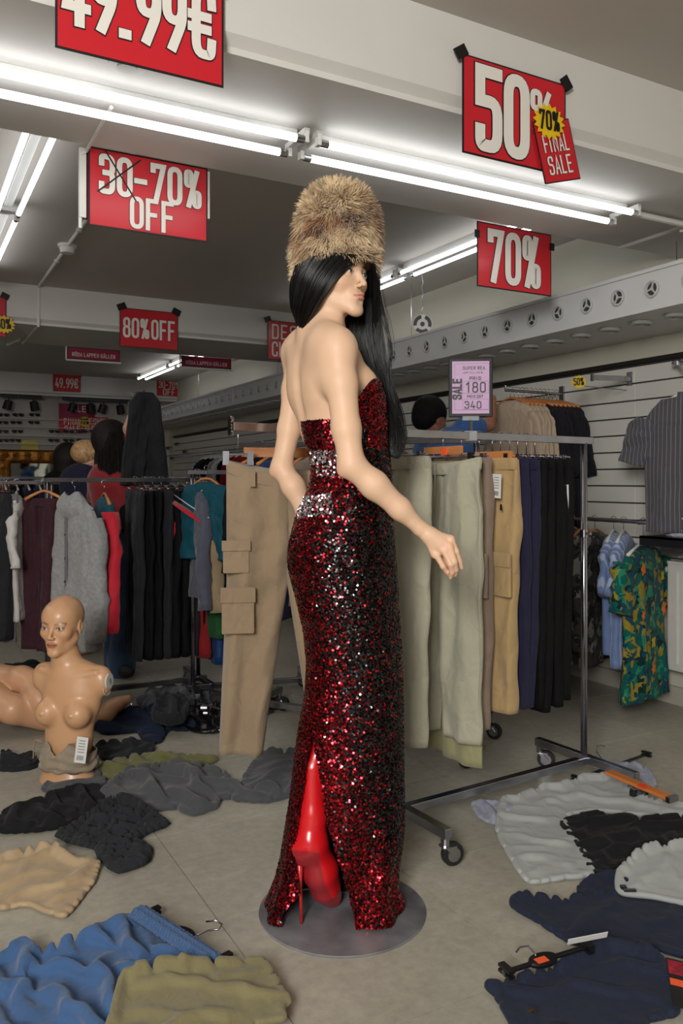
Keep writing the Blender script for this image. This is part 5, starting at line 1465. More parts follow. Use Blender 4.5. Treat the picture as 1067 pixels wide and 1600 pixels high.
for i in range(7):
    yy = 3.95-.09*i; g = i < 3
    top_garment('camouflage_jacket', V3(3.50, yy, 1.035), V3(.9, .43, 0), .46, .74, m_camo if g else m_camog, ('green and brown camouflage jacket behind the rack upright' if g else 'grey camouflage jacket on the low wall rail'), group='green camouflage jackets' if g else 'grey camouflage jackets',
                cat='jacket', seed=30+i*2.1, th=.07, sleeve=.56, slw=.085, sl_ang=.08, n=36, rows=20, drop=.075)
for i in range(2):
    s_ = top_garment('striped_shirt', V3(3.50, 3.27-.07*i, 1.035), V3(.85, .52, 0), .42, .64+.06*i, m_bluest, ('light blue striped shirt next to the grey camouflage jackets', 'light blue striped shirt just behind the floral one')[i], seed=50+i, th=.07, sleeve=.25, slw=.10, sl_ang=.35, n=36, rows=20, hangm=m_white, drop=.075)
    for ch in s_.children:
        if ch.type == 'MESH': add_u(ch, V3(.85, .52, 0))
alo = top_garment('floral_shirt', V3(3.50, 3.065, 1.035), V3(.93, .37, 0), .54, .80, m_aloha, 'green tropical shirt with orange flowers at the near end of the low wall rail', seed=61, th=.10, sleeve=.26, slw=.11, sl_ang=.30, n=60, rows=34, hangm=m_white, drop=.13, folds=.012)
m_flo = mat('flower_orange', (226, 120, 40), .8, var=.1, scale=30)
AU = V3(.93, .37, 0).normalized(); AN = -AU.cross(UP).normalized() if AU.cross(UP).y > 0 else AU.cross(UP).normalized()
if AN.y > 0: AN = -AN
def flower(c, r, k=5, mt=None):
    m = MB()
    V = [c+AN*.002]
    for i in range(k*4):
        a = 2*math.pi*i/(k*4); rr = r*(.55+.45*abs(math.sin(a*k/2)))
        V.append(c+AU*rr*math.cos(a)+UP*rr*math.sin(a))
    m.add(V, [(0, 1+i, 1+(i+1) % (k*4)) for i in range(k*4)]); m.build('printed_flower', mt or m_flo, alo)
fc = V3(3.50, 3.065, 0)
for (dx, z_, r) in ((-.17, .80, .038), (.14, .56, .042), (-.17, .56, .028), (-.02, .26, .03), (.2, .60, .02)):
    flower(fc+AU*dx+V3(0, 0, z_)+AN*.062, r)
m_floy = mat('flower_yellow', (196, 168, 40), .8, var=.1, scale=30)
for (dx, z_, r) in ((.12, .74, .03), (-.02, .40, .035)): flower(fc+AU*dx+V3(0, 0, z_)+AN*.062, r, 4, m_floy)
# lower black trousers behind the camo jackets
for i in range(5):
    trousers('trousers', V3(3.52, 4.35-.13*i, .98), V3(1, 0, 0), .36, .78, .06, m_black, 'black trousers hanging low behind the camouflage jackets', group='black trousers behind the camouflage jackets', seed=70+i, n=28, rows=16, drop=.05, parts=False)

# far right-wall rail with tops (seen left of the woman, below the duct) and bits behind the man
fr_ = thing('wall_rail', (3.4, 7, 1.6), 'long chrome rail along the right wall behind the left price board', 'wall rail')
MB().tube([(3.45, 5.6, 1.62), (3.45, 11.8, 1.62)], .010, 10).build('bar', m_steel, fr_)
for yy in (5.7, 7.2, 8.7, 10.2, 11.6): sqbar(fr_, (3.45, yy, 1.62), (XW-.02, yy, 1.62), .008, .02, 'bracket_arm')
cl = [('red', fabric('red_cloth', (132, 28, 32), var=.1)), ('white', fabric('white_cloth', (196, 192, 188), var=.05)), ('grey', m_grey), ('ochre', fabric('ochre_cloth', (150, 128, 60), var=.05)), ('dark blue', m_navy), ('black', m_black)]
seqc = [5, 4, 2, 1, 2, 3, 1, 2, 2, 1, 2, 1, 0, 0, 0, 0, 0, 0, 5, 1, 2, 5, 5, 4]
rg = random.Random(3)
for i, k in enumerate(seqc):
    top_garment('top', V3(3.45, 5.75+i*.17+rg.uniform(-.02, .02), 1.625), V3(1, 0, 0), .44, .62, cl[k][1], '%s top on white hanger on the far right wall rail' % cl[k][0], group='%s tops on the far wall rail' % cl[k][0], cat='top', seed=80+i, th=.05, sleeve=.3, slw=.06, n=20, rows=10, hangm=m_white, parts=False)
# ================================================================== CLOTHES DROPPED ON THE FLOOR (small cloth relaxation)
def heap(name, poly, material, lab, cat, H=.07, crumple=1.44, seed=1, g=.018, wl=.11, ang=None, aniso=1.6, thick=.004, iters=110, sub=True,
         z0=.0, edge=.012, group=None, sharp=1.0, ruffle=0.0, parent=None, lay=None, kind=None, rim=1.0, smooth_it=2):
    """poly: outline in photo pixels (x, y[, height]) turned into floor points; the cloth is longer than its outline, so it buckles"""
    W2 = []
    for p_ in poly:
        z = p_[2] if len(p_) > 2 else z0+.01
        q_ = fl(p_[0], p_[1], z); W2.append((q_.x, q_.y))
    W2 = np.array(W2); ZP = np.array([(p_[2] if len(p_) > 2 else .022) for p_ in poly])
    # round the outline
    n_ = len(W2); dense = []
    for i in range(n_):
        p0, p1, p2, p3 = W2[i-1], W2[i], W2[(i+1) % n_], W2[(i+2) % n_]
        for u in np.linspace(0, 1, 8, endpoint=False):
            dense.append(.5*((2*p1)+(-p0+p2)*u+(2*p0-5*p1+4*p2-p3)*u*u+(-p0+3*p1-3*p2+p3)*u**3))
    Pg = np.array(dense)*.6+np.array([W2[i]*(1-u)+W2[(i+1) % n_]*u for i in range(n_) for u in np.linspace(0, 1, 8, endpoint=False)])*.4
    Zd = np.array([ZP[i]*(1-u)+ZP[(i+1) % n_]*u for i in range(n_) for u in np.linspace(0, 1, 8, endpoint=False)])
    R_ = np.random.RandomState(seed)
    a = R_.uniform(0, math.pi) if ang is None else ang
    ca, sa = math.cos(a), math.sin(a); Rm = np.array([[ca, sa], [-sa, ca]])
    Q = Pg@Rm.T; lo, hi = Q.min(0)-g, Q.max(0)+g
    nx, ny = int((hi[0]-lo[0])/g)+2, int((hi[1]-lo[1])/g)+2
    gx, gy = np.meshgrid(lo[0]+g*np.arange(nx), lo[1]+g*np.arange(ny))
    pts = np.stack([gx.ravel(), gy.ravel()], 1)
    ins = np.zeros(len(pts), bool); j = len(Q)-1
    for i in range(len(Q)):
        c = ((Q[i, 1] > pts[:, 1]) != (Q[j, 1] > pts[:, 1])) & (pts[:, 0] < (Q[j, 0]-Q[i, 0])*(pts[:, 1]-Q[i, 1])/(Q[j, 1]-Q[i, 1]+1e-12)+Q[i, 0]); ins ^= c; j = i
    A = Q; B = np.roll(Q, -1, 0); AB = B-A; L2 = (AB**2).sum(1)+1e-12
    def nearest(p_):
        t = np.clip(((p_[:, None, :]-A)*AB).sum(2)/L2, 0, 1); C = A+t[..., None]*AB
        d = np.sqrt(((p_[:, None, :]-C)**2).sum(2)); k = d.argmin(1); return C[np.arange(len(p_)), k], d.min(1)
    Cn, dn = nearest(pts)
    keepv = ins | (dn < g*.5)
    snap = (~ins & keepv) | (ins & (dn < g*.45)); pts2 = pts.copy(); pts2[snap] = Cn[snap]
    idm = -np.ones(nx*ny, int); idm[keepv] = np.arange(keepv.sum())
    I = idm.reshape(ny, nx)
    quad = []
    q4 = np.stack([I[:-1, :-1], I[:-1, 1:], I[1:, 1:], I[1:, :-1]], -1).reshape(-1, 4); q4 = q4[(q4 >= 0).all(1)]
    used = np.unique(q4); rem = -np.ones(keepv.sum(), int); rem[used] = np.arange(len(used)); q4 = rem[q4]
    X = pts2[keepv][used]; dist = dn[keepv][used]; N_ = len(X)
    def pairs(dx, dy):
        J = np.where(I >= 0, rem[np.maximum(I, 0)], -1)
        a_ = J[max(0, -dy):ny-max(0, dy), max(0, -dx):nx-max(0, dx)]; b_ = J[max(0, dy):ny-max(0, -dy), max(0, dx):nx-max(0, -dx)]
        p_ = np.stack([a_.ravel(), b_.ravel()], 1); return p_[(p_ >= 0).all(1)]
    E = []; Wt = []
    for dx, dy, w_ in ((1, 0, 1), (0, 1, 1), (1, 1, .7), (1, -1, .7), (2, 0, .28), (0, 2, .28)):
        p_ = pairs(dx, dy); E.append(p_); Wt.append(np.full(len(p_), w_))
    E = np.concatenate(E); Wt = np.concatenate(Wt)
    d0 = X[E[:, 1]]-X[E[:, 0]]
    cx_ = 1+(crumple-1)*aniso; cy_ = 1+(crumple-1)/aniso
    rest = np.sqrt((d0[:, 0]*cx_)**2+(d0[:, 1]*cy_)**2)
    # seed shape: ridged noise
    inv = np.linalg.inv(Rm); XY = X@inv.T
    zz = np.zeros(N_); 
    for i in range(N_):
        v = Vector((X[i, 0]/wl*1.0+seed*3.3, X[i, 1]/(wl*1.9)+seed, seed*.7)); v += mnoise.noise_vector(v*.45)*1.3
        r1 = 1-abs(mnoise.noise(v))*2.2; v2 = v*2.1; r2 = 1-abs(mnoise.noise(v2))*2
        wv = mnoise.noise_vector(Vector((X[i, 0]*3.1+seed, X[i, 1]*3.1, seed*1.7)))
        ph1 = (X[i, 0]+.10*wv.x)/wl*math.pi; ph2 = (X[i, 0]*.62+X[i, 1]*.78+.12*wv.y)/(wl*1.35)*math.pi+seed
        f1 = abs(math.sin(ph1)); f2 = abs(math.sin(ph2)); mk = smoothstep(-.25, .3, mnoise.noise(Vector((X[i, 0]*5, X[i, 1]*5, seed*2.2))))
        zz[i] = 1.15*(f1**.8*mk+f2**.8*(1-mk))-.25+max(0, r1)*.45*sharp+.2*mnoise.noise(v*2.2)
    dd = ((X[:, None, :]-Q[None])**2).sum(2)+1e-5; wq = (dd+.0015)**-1.3; zbd = (wq*Zd).sum(1)/wq.sum(1)
    wi = smoothstep(0, .14, dist); hb = zbd*(1-wi)+np.maximum(zbd, H*.62)*wi
    prof = .35+.65*np.clip(dist/.06, 0, 1)
    z = z0+hb*.62+(prof*smoothstep(0, .085, dist))*(.042+.46*H)*np.clip(zz, -.35, 1.5)
    z = np.maximum(z, z0+.006)
    Pn = np.column_stack([X, z]); Pv = Pn.copy()
    bnd = dist < g*.6; zinit = z.copy()
    wgt = np.ones(N_); anchor = np.where(bnd, .22, .004)
    cnt = np.bincount(E.ravel(), np.concatenate([Wt[:, None], Wt[:, None]], 1).ravel(), N_)+1e-9
    zmax = z0+hb+prof*(.035+.4*H)
    zmin = z0+hb*.36
    for it in range(iters):
        vel = (Pn-Pv)*.90; Pv = Pn.copy(); Pn = Pn+vel; Pn[:, 2] -= .00035
        for _ in range(2):
            d = Pn[E[:, 1]]-Pn[E[:, 0]]; l = np.sqrt((d**2).sum(1))+1e-9; c = (d*((l-rest)/l*.5*Wt)[:, None])
            ac = np.stack([np.bincount(E[:, 0], c[:, k], N_)-np.bincount(E[:, 1], c[:, k], N_) for k in range(3)], 1)
            Pn += ac/cnt[:, None]*1.5
            Pn[:, :2] += (X-Pn[:, :2])*anchor[:, None]
            Pn[:, 2] = np.clip(Pn[:, 2], np.maximum(z0+.004, zmin), zmax)
    if ruffle:
        for i in range(N_):
            v = Vector((X[i, 0]*38, X[i, 1]*55, seed)); v += mnoise.noise_vector(v*.4)*1.5
            Pn[i, 2] += ruffle*(1-abs(mnoise.noise(v))*2.2)
        Pn[:, 2] = np.maximum(Pn[:, 2], z0+.004)
    # light smoothing
    nb = pairs(1, 0), pairs(0, 1); Es = np.concatenate(nb); deg = np.bincount(Es.ravel(), minlength=N_)[:, None]
    for _ in range(smooth_it):
        s_ = np.stack([np.bincount(Es[:, 0], Pn[Es[:, 1], k], N_)+np.bincount(Es[:, 1], Pn[Es[:, 0], k], N_) for k in range(3)], 1)/np.maximum(deg, 1); 
        lam = np.where(bnd, .1, .28)[:, None]; Pn = Pn*(1-lam)+s_*lam
    Pn[bnd, 2] = np.maximum(Pn[bnd, 2]*.12+.88*(z0+zbd[bnd]*.92), z0+.006)
    Pn[bnd, :2] = Pn[bnd, :2]*.2+X[bnd]*.8
    out = np.column_stack([Pn[:, :2]@inv.T, np.maximum(Pn[:, 2], z0+.003)])
    q4 = q4 if (np.cross(out[q4[0, 1]]-out[q4[0, 0]], out[q4[0, 2]]-out[q4[0, 1]])[2] > 0) else q4[:, ::-1]
    # turned-under rim down to the floor
    ed = np.concatenate([q4[:, [0, 1]], q4[:, [1, 2]], q4[:, [2, 3]], q4[:, [3, 0]]])
    key = np.sort(ed, 1); kk = key[:, 0]*(N_+1)+key[:, 1]; uq, inv_, ct = np.unique(kk, return_inverse=True, return_counts=True)
    be = ed[ct[inv_] == 1]
    bv = np.unique(be); mp_ = -np.ones(N_, int)
    q2 = X[bv]; eps = 1e-3; cN, _ = nearest(q2)
    cen = out[:, :2].mean(0)
    nbv = np.zeros((len(bv), 2)); lk = {int(v_): i_ for i_, v_ in enumerate(bv)}
    for e0, e1 in be:
        t_ = out[e1, :2]-out[e0, :2]; nn_ = np.array([-t_[1], t_[0]]); nn_ /= np.linalg.norm(nn_)+1e-9
        nbv[lk[int(e0)]] += nn_; nbv[lk[int(e1)]] += nn_
    nbv /= np.linalg.norm(nbv, axis=1)[:, None]+1e-9
    hgt = out[bv, 2]-z0
    r1 = out[bv].copy(); r1[:, :2] -= nbv*np.minimum(.012, hgt*.4)[:, None]; r1[:, 2] = z0+hgt*.55
    r2 = out[bv].copy(); r2[:, :2] += nbv*np.minimum(.012, hgt*.5)[:, None]; r2[:, 2] = z0+.002
    i1 = N_+np.arange(len(bv)); i2 = i1+len(bv); mp_[bv] = np.arange(len(bv))
    sk = np.array([[e1, e0, i1[mp_[e0]], i1[mp_[e1]]] for e0, e1 in be]+[[i1[mp_[e1]], i1[mp_[e0]], i2[mp_[e0]], i2[mp_[e1]]] for e0, e1 in be])
    out = np.concatenate([out, r1, r2]); q4 = np.concatenate([q4, sk])
    o = vmesh(name, out, q4, material, parent, label=lab, cat=cat, group=group, kind=kind)
    if thick:
        md = o.modifiers.new('solid', 'SOLIDIFY'); md.thickness = thick; md.offset = 1
    if sub:
        md = o.modifiers.new('sub', 'SUBSURF'); md.levels = md.render_levels = 1
    return o
m_fblue = fabric('dusty_blue_crepe', (62, 92, 134), var=.05, scale=5, wr=.3, wscale=22)
m_folive = fabric('olive_crepe', (122, 114, 82), var=.05, wr=.3, wscale=22)
m_satin = fabric('tan_satin', (172, 148, 116), rough=.42, var=.06, scale=6, wr=.3, bump=.05)
m_ruff = fabric('charcoal_ruffle', (40, 41, 45), var=.1)
m_blk2 = fabric('soft_black', (24, 24, 26), var=.08)
m_sweat = fabric('washed_charcoal', (76, 77, 80), var=.08, scale=9, wr=.35)
m_green = fabric('olive_cotton', (104, 102, 62), var=.08)
m_navyf = fabric('navy_heap', (24, 32, 52), var=.12)
m_leath = mat('black_leather', (16, 15, 16), .22, var=.1, bump=.3, bscale=60, coat=.3)
m_lgrey = fabric('light_grey_twill', (168, 170, 168), var=.03, scale=4, wr=.35)
m_denim = fabric('dark_denim', (34, 40, 57), var=.12, scale=120, wr=.35)
m_silv = fabric('silver_lining', (148, 150, 166), rough=.45, var=.15, scale=25)

# far, left
heap('black_garment', [(0, 1045, .05), (25, 1030, .08), (62, 1034, .06), (85, 1052), (60, 1062), (0, 1064)], m_blk2, 'black garment crumpled behind the mannequin legs at the left edge', 'clothes', H=.10, seed=3, g=.022)
heap('patterned_scarf', [(215, 1092), (250, 1076), (300, 1073), (345, 1082), (330, 1098), (270, 1104), (225, 1104)], fabric('grey_pattern', (96, 100, 108), var=.5, scale=22, rgb2=(48, 50, 56)), 'grey patterned cloth lying flat behind the navy heap', 'clothes', H=.03, seed=4, g=.022)
heap('navy_garment', [(150, 1130, .04), (185, 1100, .10), (230, 1088, .12), (270, 1092, .1), (300, 1112, .05), (305, 1140), (262, 1142), (250, 1160), (222, 1156), (214, 1144), (165, 1146)], m_navyf, 'navy garment heaped behind the bald mannequin', 'clothes', H=.15, seed=5, g=.018, crumple=1.44)
heap('grey_hat', [(238, 1124, .09), (250, 1097, .13), (275, 1088, .13), (294, 1104, .12), (288, 1126, .09), (262, 1134, .08)], m_charc, 'dark grey cap-like garment on top of the navy heap', 'clothes', H=.11, z0=.07, seed=6, g=.018)
heap('leather_bag', [(284, 1132, .02), (290, 1095, .12), (330, 1084, .14), (372, 1080, .14), (420, 1080, .12), (430, 1100, .05), (400, 1124), (345, 1144), (306, 1144)], m_leath, 'glossy black leather bag and boots pile behind the khaki trousers', 'bag', H=.14, seed=7, g=.018, crumple=1.34)
t = thing('trouser_hanger', tuple(fl(330, 1105, .14)), 'thin steel clip hanger lying over the black leather pile', 'hanger')
MB().tube([fl(308, 1098, .14), fl(346, 1108, .13)], .004, 8).build('bar', m_steel, t); MB().cyl(fl(314, 1106, .135), RT, .012, .03, 12).cyl(fl(318, 1114, .12), RT, .009, .02, 12).build('clip', m_steel, t)
heap('red_bag', [(410, 1092, .06), (414, 1078, .12), (430, 1074, .12), (440, 1084, .09), (438, 1096, .03), (420, 1100)], fabric('dark_brown', (50, 30, 28), wr=.3), 'small dark brown bag on the floor between khaki trousers and gown', 'bag', H=.1, seed=9, g=.016)
heap('charcoal_trousers', [(150, 1166, .03), (160, 1150, .06), (195, 1146, .07), (226, 1150, .06), (240, 1166), (236, 1178), (205, 1184), (160, 1186)], m_charc, 'charcoal trousers folded on the floor right of the bald mannequin', 'trousers', H=.08, seed=10, g=.015, crumple=1.36)
heap('dark_garment', [(0, 1170, .05), (12, 1160, .07), (30, 1172, .05), (52, 1168, .05), (62, 1180, .04), (50, 1198), (22, 1202), (0, 1200)], m_charc, 'dark crumpled garment on pale floor left of the bald mannequin', 'clothes', H=.08, seed=11, g=.014, crumple=1.44)
heap('olive_garment', [(150, 1200, .03), (175, 1182, .05), (215, 1172, .06), (262, 1168, .06), (318, 1176, .04), (340, 1188), (300, 1200), (180, 1216)], m_green, 'olive green garment under the washed charcoal sweatpants', 'clothes', H=.05, seed=12, g=.015)
# washed charcoal sweatpants: three bulky parts of one garment
heap('sweatpants', [(156, 1236, .03), (166, 1208, .10), (196, 1190, .10), (240, 1178, .11), (300, 1178, .10), (352, 1192, .08), (358, 1216, .04), (395, 1222, .05), (450, 1216, .04), (470, 1236), (420, 1252), (372, 1250), (348, 1246), (336, 1262), (302, 1272), (270, 1262), (232, 1266), (190, 1262)], m_sweat, 'washed charcoal sweatpants sprawled in the left foreground up to the gown', 'trousers', H=.15, seed=31, g=.017, wl=.17, crumple=1.36, thick=.008, ang=.3)
heap('sweatshirt', [(380, 1226, .03), (386, 1196, .06), (402, 1170, .09), (428, 1160, .10), (464, 1160, .10), (486, 1200, .06), (478, 1232, .03), (430, 1242)], m_sweat, 'washed charcoal bundle standing against the left side of the gown hem', 'clothes', H=.20, seed=14, g=.017, wl=.22, crumple=1.16, sharp=.6, thick=.008)
heap('grey_hood', [(66, 1226, .03), (84, 1206, .045), (112, 1190, .06), (140, 1190, .06), (160, 1204, .05), (162, 1228), (120, 1238), (80, 1238)], m_sweat, 'grey hood of a garment under the mannequin swing tag', 'clothes', H=.16, seed=15, g=.014, wl=.3, crumple=1.05, sharp=.5)
heap('black_trousers', [(0, 1266, .04), (20, 1250, .07), (60, 1232, .09), (100, 1218, .09), (150, 1216, .07), (165, 1228, .05), (158, 1262, .02), (120, 1282), (90, 1294), (40, 1300), (0, 1300)], m_blk2, 'soft black trousers lying below the bald mannequin', 'trousers', H=.12, seed=16, g=.016, wl=.09, crumple=1.36, ang=.1)
heap('ruffled_skirt', [(92, 1296, .03), (140, 1262, .07), (165, 1238, .10), (195, 1230, .10), (222, 1248, .07), (256, 1276, .03), (258, 1290), (228, 1302), (214, 1312), (234, 1328), (226, 1348), (185, 1362), (160, 1344), (150, 1326), (110, 1316), (90, 1306)], m_ruff, 'charcoal ruffled garment with frayed tiers on the floor at the left', 'clothes', H=.07, seed=17, g=.0085, wl=.05, crumple=1.39, ruffle=.018, iters=70, sub=False, smooth_it=1)
heap('satin_garment', [(-30, 1400), (-25, 1340, .06), (10, 1318, .08), (55, 1304, .09), (84, 1300, .09), (100, 1318, .07), (122, 1332, .06), (154, 1330, .05), (150, 1368, .02), (128, 1402), (102, 1432), (70, 1424), (44, 1414), (0, 1420)], m_satin, 'shiny tan satin garment on the floor at the left edge', 'clothes', H=.11, seed=18, g=.015, wl=.22, crumple=1.18, sharp=.7)
# blue trousers with gathered waist
heap('blue_trousers', [(-60, 1600), (-60, 1480, .06), (0, 1478, .07), (34, 1446, .09), (58, 1470, .07), (108, 1442, .10), (130, 1436, .10), (180, 1416, .09), (206, 1420, .07), (235, 1422, .05), (270, 1446, .05), (300, 1472, .04), (335, 1500, .03), (330, 1540), (250, 1600), (180, 1680), (0, 1700)], m_fblue, 'dusty blue trousers with gathered elastic waist heaped in the bottom left corner', 'trousers', H=.13, seed=19, g=.0145, wl=.12, crumple=1.40)
bw = bpy.data.objects['blue_trousers']
a_ = fl(226, 1424, .06); b_ = fl(343, 1500, .05); dv = (b_-a_); du = dv.normalized(); dn_ = du.cross(UP)
if dn_.x > 0: dn_ = -dn_
rows_ = []
for j in range(11):
    v = j/10; r_ = []
    for i in range(140):
        u = i/139; r_.append(a_+dv*u+dn_*(v*.058-.008)+V3(0, 0, .007*math.sin(i*1.35+.6*math.sin(j*1.1))*(.6+.4*math.sin(v*math.pi))+.012*math.sin(v*math.pi)+.004*math.sin(j*2.1)))
    rows_.append(r_)
wb = MB().grid(np.array([[tuple(q_) for q_ in r_] for r_ in rows_])).build('elastic_waistband', m_fblue, bw, smooth=True); md = wb.modifiers.new('s', 'SOLIDIFY'); md.thickness = .006
heap('olive_skirt', [(150, 1690), (186, 1560, .05), (196, 1512, .10), (232, 1482, .13), (262, 1494, .10), (300, 1496, .09), (340, 1500, .07), (378, 1506, .05), (410, 1512, .03), (436, 1540), (453, 1566), (438, 1578), (446, 1592), (395, 1604), (330, 1700), (200, 1720)], m_folive, 'olive crepe skirt lying over the blue trousers at the bottom', 'skirt', H=.14, z0=.03, seed=23, g=.0145, wl=.24, crumple=1.17, sharp=.7, ang=1.2)
# hangers on the floor
def clip_hanger_floor(lab, ca, cb, body, hookpts, z=.02, bodyw=.012, sticker=None):
    A_ = fl(*ca, z+.01); B_ = fl(*cb, z+.01); t = thing('clip_hanger', tuple((A_+B_)/2-V3(0, 0, z)), lab, 'hanger')
    d = (B_-A_).normalized(); s_ = d.cross(UP)
    bevel(MB().bx((A_+B_)/2, (B_-A_)/2, s_*bodyw*.5, V3(0, 0, .004)).build('bar', m_clipb, t), .002)
    if body: 
        c = fl(*body, z+.012); R = [[c+d*.04*k*math.cos(q_*math.pi/10)+s_*.022*k*math.sin(q_*math.pi/10)+V3(0, 0, h_) for q_ in range(20)] for k, h_ in ((1, -.006), (1.05, 0), (1, .006))]
        MB().rings([np.array([tuple(x_) for x_ in r_]) for r_ in R]).build('neck_plate', m_clipb, t)
    MB().tube([fl(*h_[:2], h_[2]) for h_ in hookpts], .0025, 8).build('hook', m_steel, t, smooth=True)
    for e, sg_ in ((A_, 1), (B_, -1)):
        m = MB().bx(e+d*sg_*.01+V3(0, 0, .009), d*.009, s_*.022, V3(0, 0, .0035)); m.build('clip', m_clipb, t)
        MB().bx(e+d*sg_*.01-V3(0, 0, .004), d*.009, s_*.022, V3(0, 0, .0035)).build('clip', m_clipb, t)
        MB().cyl(e+d*(sg_*.01-.010), d, .006, .02, 10).build('clip_spring', m_steel, t)
    if sticker: MB().bx(fl(*sticker, z+.018), d*.016, s_*.010, V3(0, 0, .0015)).build('orange_sticker', m_orange, t)
    return t
clip_hanger_floor('black plastic clip hanger in the waistband of the blue trousers', (236, 1424), (354, 1502), (288, 1460), [(308, 1461, .035), (325, 1454, .03), (343, 1452, .03), (347, 1444, .045), (337, 1438, .055), (322, 1440, .05)], z=.015)
clip_hanger_floor('black clip hanger with orange sticker lying on the dark denim trousers', (786, 1520), (920, 1478), (848, 1500), [(838, 1500, .07), (836, 1490, .08), (825, 1478, .09), (812, 1480, .08), (806, 1488, .07)], z=.06, sticker=(846, 1500))
clip_hanger_floor('black clip hanger with chrome hook beside the light grey trousers', (898, 1218), (1012, 1178), None, [(952, 1200, .03), (944, 1190, .05), (932, 1175, .07), (934, 1164, .09), (946, 1166, .09)], z=.02, sticker=(956, 1200))
# right hand side
heap('silver_lining', [(738, 1256, .02), (746, 1244, .05), (770, 1240, .06), (800, 1250, .04), (790, 1274), (775, 1286), (752, 1280)], m_silv, 'crumpled silvery grey garment end sticking out left of the light grey trousers', 'clothes', H=.06, seed=24, g=.012, wl=.05, crumple=1.44)
heap('silver_garment', [(940, 1196, .03), (985, 1182, .07), (1010, 1192, .06), (1024, 1222, .03), (1000, 1240), (955, 1226)], m_silv, 'silvery grey gathered garment under the wooden hanger', 'clothes', H=.08, seed=25, g=.013, wl=.05, crumple=1.42)
heap('light_grey_trousers', [(786, 1238, .06), (810, 1234, .06), (846, 1216, .07), (876, 1212, .08), (905, 1200, .08), (960, 1200, .08), (1010, 1226, .08), (1060, 1244, .06), (1100, 1262), (1080, 1290), (1010, 1276), (935, 1268), (884, 1276), (890, 1300), (912, 1330), (928, 1366), (880, 1372), (826, 1378), (800, 1344), (776, 1292, .02)], m_lgrey, 'light grey trousers spread on the floor by the right rack foot', 'trousers', H=.05, seed=26, g=.0155, wl=.34, crumple=1.13, sharp=.8, thick=.005)
heap('black_jacket', [(876, 1284, .02), (890, 1270, .04), (930, 1262, .04), (1000, 1268, .05), (1060, 1262, .06), (1100, 1270, .05), (1100, 1340), (1010, 1345), (970, 1350), (952, 1362), (926, 1366), (905, 1326)], m_blk2, 'black garment lying between the two light grey ones', 'clothes', H=.07, seed=27, g=.015, wl=.12, crumple=1.32)
heap('grey_garment', [(966, 1368, .04), (976, 1342, .07), (1008, 1316, .08), (1060, 1312, .07), (1110, 1310, .05), (1120, 1420), (1060, 1410), (1020, 1402), (968, 1396)], m_lgrey, 'light grey garment cut off by the right edge, with silver zip pull', 'clothes', H=.045, z0=.02, seed=28, g=.015, wl=.34, crumple=1.11, sharp=.8, thick=.005)
zp = thing('zip_pull', tuple(fl(985, 1390, .05)), 'small metal zip pull on the right edge light grey garment', 'zip')
bevel(MB().bx(fl(984, 1391, .055), RT*.018, FW*.005, UP*.003).build('pull_tab', m_steel, zp), .001); MB().bx(fl(974, 1386, .055), RT*.008, FW*.007, UP*.004).build('slider', m_steel, zp)
heap('denim_piece', [(904, 1384, .02), (920, 1364, .04), (950, 1352, .05), (985, 1360, .03), (1000, 1392), (960, 1404), (908, 1402)], m_denim, 'dark navy corner of cloth between the black and the light grey garment', 'clothes', H=.04, seed=29, g=.013)
heap('navy_trousers', [(790, 1402, .04), (800, 1386, .06), (822, 1380, .06), (880, 1392, .05), (960, 1384, .04), (1100, 1396, .04), (1120, 1500), (1010, 1480), (960, 1482), (892, 1472), (840, 1440), (795, 1416)], m_denim, 'dark navy denim trousers, upper pair at the right edge', 'trousers', H=.06, seed=30, g=.015, wl=.34, crumple=1.10, sharp=.7, thick=.006)
heap('navy_trousers', [(758, 1530, .03), (780, 1518, .05), (860, 1492, .07), (900, 1474, .08), (944, 1446, .10), (985, 1450, .10), (1012, 1462, .08), (1040, 1500, .05), (1056, 1560, .03), (1054, 1586), (1012, 1596), (985, 1640), (880, 1680), (820, 1660), (800, 1600), (770, 1552)], m_denim, 'dark navy denim trousers with star stud, lower pair at the bottom right', 'trousers', H=.085, seed=33, g=.0145, wl=.30, crumple=1.16, sharp=.7, thick=.006)
ns_ = thing('star_stud', tuple(fl(832, 1580, .06)), 'small brass star stud on the lower navy trousers', 'stud')
V = []; c_ = fl(832, 1580, .05)
for k in range(10): V.append(c_+RT*math.cos(k*math.pi/5)*(.008 if k % 2 else .0035)+FW*math.sin(k*math.pi/5)*(.008 if k % 2 else .0035))
MB().add(V+[v_+V3(0, 0, .003) for v_ in V], [tuple(range(9, -1, -1)), tuple(range(10, 20))]+[(k, (k+1) % 10, 10+(k+1) % 10, 10+k) for k in range(10)]).build('star', mat('brass', (170, 130, 60), .3, metal=1, var=0), ns_)
wc_ = thing('paper_card', tuple(fl(917, 1466, .1)), 'white paper swing card lying on the navy trousers by the black hanger', 'swing tag')
A_ = fl(886, 1476, .09); B_ = fl(948, 1464, .10); C_ = fl(898, 1466, .11)
du = (B_-A_)/2; dw = (C_-A_)/2; dw = dw-du*(dw.dot(du)/du.length_squared)
MB().bx((A_+B_)/2+dw, du, dw, V3(0, 0, .0008)).build('card', m_paper, wc_)
for k in range(3): MB().bx((A_+B_)/2+dw*(1.5-k*.5)+V3(0, 0, .0012), du*.75, dw*.04, V3(0, 0, .0003)).build('print_line', mat('print_red', (176, 60, 56), .6, var=0), wc_)
wh = thing('wooden_hanger', tuple(fl(997, 1226, .10)), 'flat orange wooden trouser hanger with steel end lying on the light grey trousers', 'hanger')
A_ = fl(950, 1206, .12); B_ = fl(1050, 1248, .11); d_ = (B_-A_)
